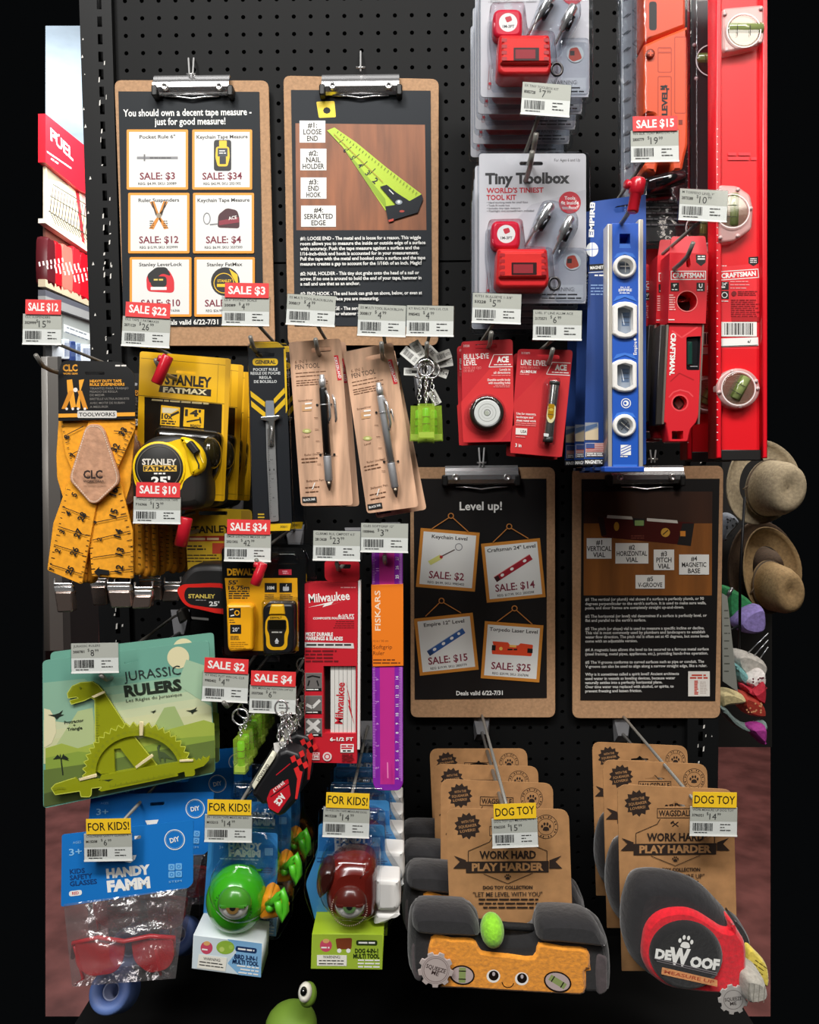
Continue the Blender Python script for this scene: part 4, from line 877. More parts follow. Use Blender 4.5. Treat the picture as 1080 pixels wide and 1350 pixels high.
# ---- blue magnetic level on card
def bluelevel():
    f = F(820, 440, .25); t = thing('spirit_level', f, 'blue magnetic level with four white ringed vials on the front blue card', 'level', 'blue levels on cards')
    BL = mt('#1f56b8', .4); NAVY = mt('#153a7c', .5); SIL = mt('#c9c4ba', .35, .5); WR = mt('#eceae6', .35)
    g = G(f); g.slab(roundpoly([(779.5, 266), (851.5, 256), (852, 300), (852, 612.5), (770, 613)], 2), mt('#1b4a9c', .45), -.0015, 0, holes=[roundpoly([(809, 276), (812, 272), (834, 268), (836, 272), (832, 278), (812, 281)], 3)])
    g.poly([(776, 352), (802, 348), (802, 603), (770, 603)], NAVY); g.poly([(777, 348.5), (802, 347), (802, 356), (777, 357.5)], BLACK); g.txt('MAGNETIC', 789, 352.5, 3.8, WHITE, w=21, ra=-3, bold=1.5)
    g.line([(776, 359.5), (802, 358)], .9, WHITE); g.greek(784, 361, 802, 365, 1, WHITE, 2); g.greek(779, 374, 800, 390, 4, mt('#7f9ccc'), 1.6)
    g.line([(779, 268), (783, 268)], 2.5, WHITE); g.txt('EMPIRE', 780.5, 290, 6, WHITE, w=44, ra=-88, bold=2); g.poly(circ(781, 329, 8, 9.5, n=20), WHITE); g.line([(771, 329.5), (790, 328)], .8, BL); g.line([(781, 318), (781, 341)], .8, BL)
    g.poly(rect(771.5, 557, 789, 580), mt('#8a8f96')); g.poly([(771.5, 570), (789, 564), (789, 580), (771.5, 580)], mt('#c9b89a')); g.poly([(772, 562), (787, 558), (788, 562), (772, 569)], mt('#4a6286'))
    g.poly(rect(772, 584, 798, 602.5), mt('#d8d3d0'))
    for i in range(7): g.poly(rect(772.5, 584.5 + i * 1.7, 797.5, 585.4 + i * 1.7), mt('#b8463e'))
    g.poly(rect(772.5, 584.5, 784, 591), mt('#3d4f86')); g.poly(rect(773, 596.5, 797.5, 602), mt('#54484e')); g.greek(774, 597, 796, 601.5, 2, WHITE, 1.2)
    g.poly(rect(770, 605, 803, 613), BLACK); g.txt('MAGNETIC', 783, 609, 4.3, WHITE, w=23, bold=2); g.ring(roundpoly([(796.5, 612), (796.5, 606), (801.5, 606), (801.5, 612)], 2.4), 1.3, WHITE)
    g.build('card', t)
    g = G(f); g.slab(rect(806, 294, 843, 618), BL, 0, .018, .001, holes=[rect(817, 308, 831, 321), circ(824.5, 351, 14, n=24), roundpoly([(809.5, 402), (824, 397), (840, 402), (840, 440), (824, 446), (809.5, 440)], 3), roundpoly([(809, 478), (824, 473), (839.5, 478), (839.5, 511), (824, 517), (809, 511)], 3), circ(824, 561, 14, n=24)])
    LB = mt('#3f78d4', .4)
    g.poly([(817.5, 322), (830.5, 322), (832, 327), (816.5, 327)], LB); g.txt('BLUE', 824.5, 379, 2.4, WHITE, w=12); g.txt('EMPIRE', 824.5, 382.5, 3.2, WHITE, w=17, bold=1); g.greek(817, 385, 832, 387.5, 1, WHITE, 1.2)
    g.txt('Empire', 837.5, 459, 4.2, WHITE, w=17, ra=-90, bold=.8); g.poly(circ(837.5, 447.5, 1.8, n=10), WHITE)
    g.ring(circ(825.4, 531.6, 6.6, n=20), 1, WHITE); g.poly(circ(825.4, 531.6, 3.8, n=14), WHITE); g.poly(circ(824.6, 531.6, 1.8, n=10), BL)
    g.poly([(818.5, 586.5), (832, 586.5), (832, 600), (818.5, 600)], WHITE)
    for q in (0, 4, 8): g.line([(819, 592 + q * .9), (832, 586 + q * .9)], 1.1, BL)
    g.greek(818, 600.5, 832, 603, 1, WHITE, 1.3); g.poly(rect(808.5, 612.5, 840, 616.5), LB)
    for cy, w_ in ((333, 15), (389.5, 15.5), (466, 15.5), (543.5, 15)): g.poly([(824 - w_, cy + 8), (824 - w_ * .7, cy + 1), (824, cy - 1), (824 + w_ * .7, cy + 1), (824 + w_, cy + 8), (824, cy + 2)], LB)
    g.build('body', t)
    for xa, xb, yt in ((801.5, 807.5, 295), (842.3, 848.3, 289)):
        g = G(f); g.slab(rect(xa, yt, xb, 616.5), SIL, -.001, .020, .0008); g.build('edge_rail', t)
    LENS = mt('#8d97a4', .1, coat=.4)
    def vr(out, inn, cx, cy):
        g = G(f); g.slab(out, WR, .004, .022, .002, holes=[inn]); v = g.build('vial_ring', t)
        g = G(f); g.slab(inn, LENS, .006, .012); g.poly(rect(cx - 5, cy - 9, cx + 5, cy + 9), mt('#5b6d88', .1)); g.line([(cx - 5, cy - 3), (cx + 5, cy - 3)], .8, INK); g.line([(cx - 5, cy + 4), (cx + 5, cy + 4)], .8, INK); g.line([(cx - 5, cy - 8), (cx - 2, cy + 7)], .9, mt('#dfe6ee', .2)); g.build('vial', v)
    for cy, q in ((351, 0), (561, 1)):
        c0 = (824.7 - .5 * q, cy); g = G(f); g.slab(circ(*c0, 15.3, n=28), WR, .004, .023, .002, holes=[circ(*c0, 10.8, n=24)]); v = g.build('vial_ring', t)
        g = G(f); g.slab(circ(*c0, 11, n=24), LENS, .004, .010); R = lambda p: rot(p, c0, 40 * q)
        g.poly(R(rect(c0[0] - 8, cy - 4, c0[0] + 8, cy + 4)), mt('#566071', .1)); g.line(R([(c0[0] - 7, cy), (c0[0] + 7, cy)]), 1.2, WHITE); g.line(R([(c0[0], cy - 8), (c0[0], cy + 8)]), .9, WHITE if not q else INK); g.build('vial', v)
    vr(roundpoly([(808.5, 402), (816, 398), (825, 397), (833, 398), (841, 402), (841, 440), (833, 445), (825, 446), (816, 445), (808.5, 440)], 2), roundpoly([(814.5, 406), (825, 402.5), (835, 406), (835, 436), (825, 440), (814.5, 436)], 2), 825, 421)
    vr(roundpoly([(808, 478), (816, 474), (824.5, 473), (833, 474), (840.5, 478), (840.5, 511), (833, 516), (824.5, 517), (816, 516), (808, 511)], 2), roundpoly([(814, 481), (824.5, 478), (834.5, 481), (834.5, 508), (824.5, 512), (814, 508)], 2), 824.5, 495)
    g = G(f); g.slab(rr(797, 615, 850, 622.5, 2), mt('#1c4ba8', .4), -.004, .021, .001); g.slab(rect(785, 616, 800, 620), mt('#18305e', .4), -.006, .006); g.build('end_cap', t)
    return t
bl = bluelevel()
dup(bl, -.004, .035, 0, 'blue magnetic level on the card just behind the front blue card'); dup(bl, -.010, .062, 0, 'blue magnetic level on the rearmost blue card')
# ---- red torpedo levels with card sleeve
def torpedo():
    f = F(905, 450, .27, roll=0); t = thing('torpedo_level', f, 'front red torpedo level in a red card sleeve with a round hole', 'level', 'red torpedo levels')
    RD = mt('#d4202c', .4)
    g = G(f); g.slab(roundpoly([(881, 424), (928, 424), (926, 440), (924, 489), (923, 545), (918, 558), (911, 566), (907, 583), (882, 583), (878, 558), (874, 558)], [1, 1, 1, 1, 2, 2, 3, 3, 3, 3, 1]), RD, -.022, 0, .0015, holes=[circ(896.5, 531, 9.5, n=22), rr(886, 568, 901, 579, 1), roundpoly([(905, 444), (926, 443), (925, 488), (905, 488)], 3)])
    LR = mt('#e84a50', .4); g.line([(886, 436), (899, 445), (920, 431)], 2, LR); g.line([(884, 503), (896, 492), (915, 501)], 1.6, mt('#b01820', .4)); g.ring(circ(896.5, 531, 11.5, n=22), 2, LR); g.line([(882, 524), (888, 517), (897, 514), (908, 517), (914, 523)], 2, LR)
    g.txt('CRAFTSMAN.', 887, 467, 6.2, WHITE, w=55, ra=91.5, bold=2); g.build('body', t)
    g = G(f); g.slab([(871, 428), (880, 428), (873.5, 560), (864, 560)], mt('#26221f', .4), -.026, -.002, .001); g.slab([(879, 428), (881.8, 428), (875.4, 559), (873, 559)], mt('#b8aaa0', .3, .8), -.026, .0005); g.build('magnetic_rail', t)
    g = G(f); g.slab([(926.5, 426), (928.5, 426), (922.5, 559), (920.5, 559)], mt('#b8aaa0', .3, .8), -.024, .0008); g.build('edge_strip', t)
    g = G(f); g.slab(roundpoly([(904, 443), (926.5, 442), (925.5, 489), (904, 489)], 4), mt('#14161a', .25), -.02, -.004); g.slab(rr(907, 450, 914, 482, 2), mt('#1d4038', .1, coat=.5), -.006, -.002, .002); g.line([(910, 483), (920, 483)], 1, mt('#9a9a9c')); g.build('vial', t)
    g = G(f); g.slab(circ(896.5, 531, 9.6, n=22), mt('#3a1c1a', .3), -.02, -.01); g.poly([(889, 531), (895, 524), (901, 533), (895, 539)], mt('#7a5c54', .2)); g.build('vial', t)
    SL = mt('#d6222e', .42)
    g = G(f); q = [(883, 333), (934, 334), (932.5, 380), (930.5, 426.5), (881, 425.5)]; g.slab(q, SL, -.026, .003, holes=[circ(906, 397, 13, n=28), [(904.5, 334.8), (909, 334.8), (911, 349), (909, 353), (905.5, 352), (905, 346)]])
    g.poly(roundpoly([(917.5, 335.5), (931, 336), (930.6, 346), (924.5, 351), (918, 346)], 1), BLACK); g.greek(919.5, 336.5, 930, 343, 2, WHITE, 1.8, al='c', rag=.1)
    g.ring(rect(884.5, 357, 931, 369), 1.1, WHITE); g.txt('CRAFTSMAN', 907.7, 363, 6, WHITE, w=41, bold=2)
    g.poly(rect(884.5, 372.5, 895.5, 384), BLACK); g.txt('9"', 890, 376.5, 4, WHITE, bold=1); g.greek(886, 380.5, 895, 383, 1, WHITE, 1.4); g.poly(rect(918.5, 372.5, 929.5, 384), BLACK); g.txt('U', 924, 376.8, 5, WHITE, bold=2); g.greek(919.5, 381, 929, 383.5, 1, WHITE, 1.2)
    g.greek(882.5, 387.5, 891, 409.5, 7, mt('#f2b4b0'), 1.5); g.greek(881.5, 420, 892, 423, 1, WHITE, 1.2); g.ring(circ(906, 397, 14.2, n=28), 1.2, mt('#ef7a78', .4))
    g.build('card_sleeve', t)
    g = G(f); g.slab(circ(906, 397, 13, n=26), mt('#2a1413', .4), -.024, -.018); g.tube([(894, 397, -.012), (907, 396, -.012)], .002, mt('#a09088', .2, .8), 8); g.build('plumb_vial', t)
    g = G(f); g.slab(roundpoly([(886, 312), (930, 311), (933, 334), (883, 334)], [3, 3, 0, 0]), mt('#e05058', .4), -.026, -.024); g.build('hang_tab', t)
    return t
tp = torpedo(); dup(tp, -.004, .03, .006, 'red torpedo level just behind the front sleeved one'); dup(tp, -.012, .06, .004, 'rearmost red torpedo level at the left of its hook')
# ================================================================ products, left and centre
# ---- tape measure suspenders
STRAP = mt('#f0a21c', .75, kind='kraft', sc=160); STRAPD = mt('#d98c14', .75, kind='kraft', sc=160)
def suspenders():
    f = F(122, 600, .27); t = thing('suspenders', f, 'front yellow tape measure suspenders under the black header card with a leather patch', 'suspenders', 'tape measure suspenders')
    def strap(name, pts, z, ticks, nums, ra):
        g = G(f); g.slab(roundpoly(pts, 3), STRAP, z, z + .002, .0006)
        for a, b, n, l in ticks:
            dx, dy = b[0] - a[0], b[1] - a[1]; q = math.hypot(dx, dy); nx, ny = -dy / q, dx / q
            for i in range(n):
                u = i / (n - 1); x, y = a[0] + dx * u, a[1] + dy * u; L_ = l * (1.0 if i % 4 == 0 else .55)
                g.line([(x, y), (x + nx * L_, y + ny * L_)], .9, BLACK)
        for s, x, y, h in nums: g.txt(s, x, y, h, BLACK, ra=ra, bold=1.5)
        return g
    g = strap('strap', [(78, 540), (178, 540), (178, 560), (172, 640), (166, 660), (84, 660), (75, 630), (74, 600)], .0, (), (), 0); g.build('back_strap', t)
    g = strap('strap', [(79, 550), (120, 545), (160, 640), (175, 700), (176, 763), (121, 760), (113, 663), (86, 600)], .004,
              [((113, 668), (121, 757), 14, -5), ((158, 642), (176, 720), 10, 7), ((176, 720), (176, 760), 7, 7), ((79, 555), (92, 605), 8, -5)], [('8', 88, 576, 7), ('7', 96, 600, 7), ('16', 150, 648, 9), ('15', 150, 676, 9), ('14', 156, 703, 9), ('13', 158, 727, 9), ('12', 157, 750, 9), ('3', 124, 688, 6), ('2', 131, 711, 6)], -72)
    for x0, y0, x1, y1 in ((119, 690, 168, 680), (122, 712, 172, 700), (122, 735, 172, 728), (122, 757, 175, 750), (88, 573, 110, 562), (92, 600, 112, 590)): g.line([(x0, y0), (x1, y1)], 1., BLACK)
    g.poly([(124, 754), (131, 747), (131, 750), (144, 752), (144, 758), (132, 757), (131, 761)], BLACK)
    g.build('strap', t)
    g = strap('strap', [(120, 545), (178, 552), (178, 566), (154, 620), (128, 660), (120, 705), (108, 771), (62, 752), (70, 690), (88, 640), (92, 630)], .007,
              [((88, 645), (64, 750), 15, -5), ((119, 706), (108, 768), 10, 6), ((178, 560), (155, 618), 12, 7)], [('33', 162, 569, 8), ('32', 152, 590, 8), ('5', 98, 652, 7), ('4', 90, 677, 7), ('3', 82, 701, 7), ('2', 76, 726, 7), ('1', 68, 750, 7), ('28', 108, 681, 8), ('27', 103, 703, 8), ('26', 98, 727, 8), ('25', 92, 752, 8)], -60)
    for x0, y0, x1, y1 in ((82, 668, 118, 682), (77, 694, 114, 706), (71, 718, 110, 730), (66, 744, 108, 757), (150, 568, 174, 570), (144, 590, 166, 594)): g.line([(x0, y0), (x1, y1)], 1., BLACK)
    g.build('strap', t)
    # folded loops of strap to the right, seen edge-on
    for i, (x, y0, y1, c) in enumerate(((110, 700, 770, STRAPD), (118, 690, 771, STRAPD), (180, 676, 760, STRAP), (189, 684, 763, STRAPD), (199, 688, 762, STRAP), (209, 694, 760, STRAPD), (217, 698, 755, STRAP))):
        g = G(f); d_ = -.004 - .014 * max(0, i - 1); g.slab(roundpoly([(x - 7, y0), (x + 5, y0 + 2), (x + 7, y1 - 8), (x + 2, y1), (x - 5, y1 - 2)], 4), c, d_ - .012, d_, .004)
        for k2 in range(8): y = y0 + 8 + k2 * (y1 - y0 - 16) / 8; g.line([(x + 2, y), (x + 6, y + .6)], .9, BLACK)
        g.build('strap_fold', t)
    LE = mt('#c39374', .7, kind='leather', sc=120)
    q = roundpoly([(112, 564), (118, 559), (130, 559), (137, 566), (157, 627), (157, 637), (128, 664), (119, 664), (92, 634), (92, 626)], 5)
    g = G(f); g.slab(q, LE, .010, .0135, .001); c = (124, 612)
    st = [(c[0] + (x - c[0]) * .91, c[1] + (y - c[1]) * .945) for x, y in q]; P = [V(p).to_2d() for p in st]; acc = 0
    for a, b in zip(P, P[1:] + P[:1]):
        n = max(1, int((b - a).length / 3.1))
        for i in range(n):
            u0, u1 = i / n, (i + .55) / n; g.line([tuple(a.lerp(b, u0)), tuple(a.lerp(b, u1))], 1.0, mt('#e8d8c4', .7))
    D = mt('#2c1a14', .7); g.txt('CLC', 122.5, 625.5, 10, D, w=25, bold=1.8); g.txt('WORK GEAR', 123.5, 634.5, 2.6, D, w=27, bold=1); g.build('leather_patch', t)
    for (x0, x1, y0, y1, s) in ((70, 97, 765, 808, 3), (140, 174, 764, 802, 4), (176, 203, 770, 803, -5)):
        g = G(f); g.tube([(x0 + 2, y0 - 2, .0), (x0 + 2, y0 + 5, .004), (x1 - 2, y0 + 5, .004), (x1 - 2, y0 - 3, .0)], .0016, CHROME, 8)
        g.slab(roundpoly([(x0, y0 + 8), (x1 - 3, y0 + 8), (x1 - 2, y0 + 16), (x0 + 2, y0 + 16)], 2), CHROME, -.002, .006, .001)
        g.slab(roundpoly([(x0 + 1, y0 + 15), (x1 - 3, y0 + 15), (x1 - 3 + s * .5, y1 - 1), (x0 + s + 2, y1)], 3), mt('#b9a49a', .25, .9), -.004, .008, .002)
        g.slab(rect(x0 + 5, y0 + 10, x1 - 6, y0 + 24), mt('#8a8582', .3, .9), -.012, -.006); g.build('clip', t)
    g = G(f); g.slab(roundpoly([(77, 490), (82, 475), (160, 477), (177, 492), (179, 552), (77, 555)], [2, 9, 6, 6, 1, 1]), mt('#0c0c0d', .35), .011, .0118, holes=[roundpoly([(112, 490), (138, 490), (138, 494), (112, 494)], 1.5)])
    Y = mt('#f0a52a', .5); W_ = mt('#e8e4de', .5)
    g.txt('CLC', 92.5, 485, 8, Y, w=19, bold=2); g.txt('WORK GEAR', 93, 492.5, 2.2, Y, w=19, bold=1); g.greek(152, 480, 168, 484, 1, W_, 2)
    for x, s in ((92, 1), (108, -1)): g.poly([(x - 4, 501), (x + 3, 500), (x + s * 8, 536), (x + s * 2, 539), (x - 3, 516)], Y)
    for x, s in ((94, -1), (105, 1)): g.poly([(x - 3, 515), (x + 3, 515), (x + s * 9 + 2, 539), (x + s * 9 - 4, 539)], mt('#d98c1c'))
    g.poly(circ(99.5, 514, 3, n=10), W_)
    for x in (88, 96, 103, 112): g.poly(circ(x, 539, 1.8, n=8), W_)
    g.txt('HEAVY DUTY TAPE', 118.5, 502.5, 3.3, Y, w=41, al='l', bold=1.5); g.txt('RULE SUSPENDERS', 118.5, 507, 3.3, Y, w=45, al='l', bold=1.5)
    for y, s, w_ in ((512.2, 'TIRANTES PARA TRABAJO', 50), (516.5, 'PESADO DE REGLA', 36), (521, 'DE MEDIR', 19), (526, 'BRETELLE ULTRA-ROBUSTE', 51), (531.4, 'AVEC MOTIF DE RUBAN', 45), (536.4, 'A MESURER', 24)): g.txt(s, 118.5, y, 2.7, mt('#77736e'), w=w_, al='l', bold=.6)
    g.poly([(77, 545.5), (178, 543.5), (178, 548.5), (77, 550.5)], Y); g.poly(rr(102, 541.5, 154, 551, 2), mt('#d6d4cf', .4)); g.txt('TOOLWORKS', 128, 546.3, 4.6, BLACK, w=47, bold=1)
    g.build('header_card', t)
    return t
su = suspenders(); dup(su, .012, .07, -.004, 'rear tape measure suspenders hanging behind the front pair')
# ---- yellow tape measure cards
STY = mt('#f0b90f', .42)
def fatmax():
    f = F(240, 560, .24); t = thing('tape_measure_pack', f, 'front yellow card with a black and yellow 25 foot tape measure', 'tape measure pack', 'yellow tape measure cards')
    Q = roundpoly([(184.5, 463), (304.5, 473), (296, 661), (262, 659), (262, 640), (181, 580)], [4, 4, 3, 2, 0, 0])
    g = G(f); g.slab(Q, STY, -.001, .0, holes=[roundpoly([(232, 488), (258, 490), (258, 494), (232, 492)], 1.5)])
    D = mt('#231d12', .5); g.line([(186, 472), (304, 482)], .8, mt('#a87e08')); g.line([(182, 521), (301, 533)], 1, mt('#8a6a0c')); g.line([(288, 479), (281, 655)], .7, mt('#b98c0a')); g.poly([(297.5, 473), (304.5, 474), (296, 660), (292, 660)], mt('#d9a40c', .4)); g.line([(268, 651), (295, 653)], .8, mt('#a87e08'))
    g.poly([(190.5, 523), (293, 533), (291, 600), (270, 634), (190, 610)], mt('#1f1a14', .25))
    g.txt('STANLEY', 248, 502, 12.5, D, w=61, ra=5, bold=1.8); g.poly([(211, 508), (278.5, 513.5), (278, 522.5), (209, 516.5)], D); g.txt('FATMAX', 244, 515.5, 6.4, mt('#e8dcb0'), w=58, ra=4, bold=2)
    g.greek(200, 527, 286, 533, 1, mt('#b9a878'), 2.2, ra=4)
    g.poly([(212.5, 534), (237.5, 537), (236.5, 562.5), (211, 560)], STY); g.poly([(243, 537), (269.5, 540), (268.5, 564.5), (241.5, 562)], STY); g.txt('10x', 220.5, 549, 6.5, D, w=15, ra=4, bold=2); g.greek(213, 554, 235, 560, 2, D, 2, ra=4); g.line([(225, 548), (236, 543)], 3, D); g.poly([(214, 537), (236, 539), (226, 545), (214, 544)], mt('#d8cfae'))
    g.txt('14\'', 254.5, 544.5, 8, D, w=21, ra=4, bold=2); g.line([(246, 556), (263, 553)], 1.8, D); g.line([(263.5, 550), (264.5, 558)], 2, D); g.txt('READY', 258, 561.5, 3.4, D, w=14, ra=4, bold=1)
    g.build('card', t)
    g = G(f); g.slab(roundpoly([(200, 560), (290, 568), (286, 620), (262, 662), (195, 650)], 12), mt('#17130d', .2, coat=.5), .0, .02, .01); g.ell(279, 597, .018, 12, 22, .02, mt('#2b2512', .15, coat=.6)); g.build('back_shell', t)
    BODY = [(171, 620), (173, 604), (182, 589), (196, 577.5), (212, 573.5), (232, 572), (248, 576), (262, 585), (270, 597), (272, 612), (269, 626), (269, 660), (258, 671), (222, 674), (178, 672), (171, 650)]
    BK = mt('#1b1a18', .5); YB = mt('#f6cb12', .35)
    g = G(f); g.slab(smooth(BODY, 4), BK, .006, .052, .011, nb=4); g.poly(smooth([(175, 618), (178, 603), (190, 590), (207, 584), (222, 583), (236, 579), (248, 580), (259, 589), (264, 600), (264, 614), (256, 624), (243, 634), (238, 646), (224, 655), (195, 655), (180, 642)], 4), YB)
    g.build('case', t)
    g = G(f); g.slab(smooth([(236, 577), (249, 578), (261, 587), (268, 599), (269, 613), (264, 623), (252, 628), (246, 610), (243, 595)], 4), YB, .03, .056, .006, nb=3)
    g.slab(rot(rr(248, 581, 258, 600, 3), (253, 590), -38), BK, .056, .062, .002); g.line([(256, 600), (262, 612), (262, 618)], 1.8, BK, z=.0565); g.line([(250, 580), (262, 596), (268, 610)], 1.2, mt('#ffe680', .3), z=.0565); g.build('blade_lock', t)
    g = G(f); g.lathe(209.5, 617, [(33, .05), (33, .053), (31.5, .0535)], YB, 40); g.lathe(209.5, 617, [(30.5, .0534), (30, .0537)], BK, 40); g.ring(circ(209.5, 617, 29.5, n=40), .9, mt('#b9b2a4', .3, .8), z=.0541)
    g.surf(.0539); g.txt('STANLEY', 210, 609, 7, mt('#e2dccf'), w=43, ra=1, bold=1.8); g.poly(rect(189, 613.5, 233, 621.5), mt('#e6b94a')); g.txt('FATMAX', 211, 617.6, 5, BK, w=40, bold=2); g.greek(203, 622.5, 219, 626, 1, WHITE, 2); g.txt("25'", 212, 634, 9.5, WHITE, w=24, bold=2)
    g.build('label_disc', t)
    g = G(f); g.slab(roundpoly([(258, 655), (266, 652), (270, 660), (262, 664)], 2), mt('#77736c', .3, .8), .015, .03, .002); g.build('end_hook', t)
    return t
fm = fatmax()
for i, s in enumerate(('yellow tape measure card just behind the front one', 'third yellow tape measure card', 'rearmost yellow tape measure card')): dup(fm, .004 - .003 * i, .05 * (i + 1), -.002 * i, s)
# ---- red and black tape on a yellow card
f = F(285, 715, .2); t = thing('tape_measure_pack', f, 'yellow card with a red and black 25 foot tape measure behind the SALE $34 tag', 'tape measure pack')
g = G(f); g.slab(roundpoly([(243, 674), (262, 669), (330, 672), (333, 678), (329, 790), (250, 790)], 4), mt('#d8b22a', .42), -.001, 0, holes=[rr(262, 674, 300, 679, 2)]); D = mt('#2b2416', .5); g.txt('STANLEY', 276, 698, 9, D, w=56, ra=-1, bold=1.8); g.poly([(248, 707), (310, 706), (310, 713), (248, 714)], mt('#a82a22')); g.greek(250, 708, 292, 713, 1, mt('#e8c9a0'), 3)
g.greek(247, 718, 275, 726, 2, D, 2); g.poly(rect(280, 716, 296, 730), mt('#c94a30')); g.greek(247, 730, 290, 742, 3, D, 1.4); g.poly(rect(318, 673, 331, 788), mt('#b8932a')); g.build('card', t)
g = G(f); g.slab(smooth([(235, 772), (238, 762), (248, 750), (262, 744.5), (294, 745), (302, 752), (302, 808), (250, 803), (240, 797), (234, 784)], 4), mt('#1c1b1b', .5), .002, .045, .008, nb=3)
g.poly(smooth([(234, 780), (239, 772), (252, 770), (300, 772), (302, 808), (262, 803), (244, 797)], 4), mt('#e02a22', .35)); g.poly(smooth([(243, 786), (246, 776), (256, 774.5), (298, 777), (300, 801), (262, 799), (248, 795)], 4), BLACK)
g.txt('STANLEY', 266, 786, 4.8, mt('#dcc45a'), w=34, ra=1, bold=1.5); g.greek(258, 790, 276, 792.5, 1, mt('#8a8a8a'), 1.2, ra=1); g.txt("25'", 282.5, 796, 5.5, WHITE, w=13, bold=1.5); g.poly([(252, 813), (275, 815), (275, 818), (253, 816)], mt('#5a5856'))
g.slab(roundpoly([(231, 806), (240, 802), (246, 818), (236, 824)], 3), mt('#55524f', .3, .8), .01, .03, .003); g.build('case', t)
# ---- pocket rule
def pocketrule():
    f = F(354, 570, .26); t = thing('pocket_rule_card', f, 'front black and yellow card with a slim steel pocket rule', 'pocket rule card', 'pocket rule cards'); DK = mt('#1f2125', .4)
    Q = roundpoly([(327, 457), (333, 450), (366, 450), (376, 458), (385, 690), (382, 699), (334, 701)], [4, 4, 4, 4, 3, 6, 2])
    g = G(f); g.slab(Q, DK, -.001, 0, holes=[roundpoly([(337, 466), (362, 465), (362, 470), (337, 471)], 2)])
    g.poly(roundpoly([(328, 459), (333, 450.5), (366, 450.5), (375, 458)], [2, 4, 4, 2]), YEL); g.poly([(374, 460), (377, 460), (379, 540), (377, 545)], YEL)
    g.poly(rr(333, 472.5, 366.5, 482, 5), YEL); g.txt('GENERAL', 350, 477.4, 4.4, DK, w=27, bold=2)
    for y, s, w_ in ((487, 'POCKET RULE', 32), (492, 'REGLE DE POCHE', 39), (497.6, 'REGLA', 16), (503, 'DE BOLSILLO', 30)): g.txt(s, 350, y, 3.4, WHITE, w=w_, bold=1)
    g.poly([(330, 515), (349.5, 530), (349.5, 537), (331, 523)], YEL); g.poly([(331, 528), (350, 544), (350, 551), (331.5, 536)], YEL)
    g.poly([(375, 511), (361, 526), (361, 533), (376, 518)], YEL); g.poly([(376, 524), (361, 540), (361, 548), (376, 533)], YEL); g.poly([(335, 691), (384, 690), (382, 699.5), (335, 700.5)], YEL); g.txt('300/1', 374, 694.5, 3, DK, bold=1); g.greek(340, 676, 350, 688, 3, mt('#c9a72a'), 2)
    g.build('card', t)
    SB = mt('#a8a6a3', .35, .45)
    g = G(f); g.slab(roundpoly([(350, 528), (361, 528), (363.5, 600), (367.5, 687), (356, 688), (351.5, 600)], 2), SB, .001, .003)
    for i in range(9): g.poly(rect(351, 529.5 + i * 2.2, 361, 530.3 + i * 2.2), mt('#8fa0bb', .4))
    for i in range(70): y = 566 + i * 1.7; x = 352 + (y - 566) * .035; g.line([(x, y), (x + (2.6 if i % 5 == 0 else 1.5), y)], .45, INK)
    for i, s in enumerate('2345'): g.txt(s, 358 + i * 1.3, 606 + i * 25, 3, INK, ra=88)
    g.greek(356, 615, 361, 626, 2, INK, 1.2, ra=88); g.build('steel_rule', t)
    g = G(f); g.slab(roundpoly([(343, 549), (369, 547), (369, 551), (362, 555), (361, 587), (354, 589), (354, 556), (344, 554)], 2), mt('#d8d6d0', .2, .9), .003, .006, .001); g.tube([(357, 562, .008), (359, 566, .009), (357, 578, .009), (357, 585, .007)], .0012, CHROME, 6); g.build('pocket_clip', t)
    g = G(f); g.slab(roundpoly([(326, 452), (378, 452), (388, 702), (332, 703)], 4), CLEAR, -.002, .007, .002); g.build('clear_sleeve', t)
    return t
pr_ = pocketrule(); dup(pr_, .010, .03, 0, 'pocket rule card just behind the front one')
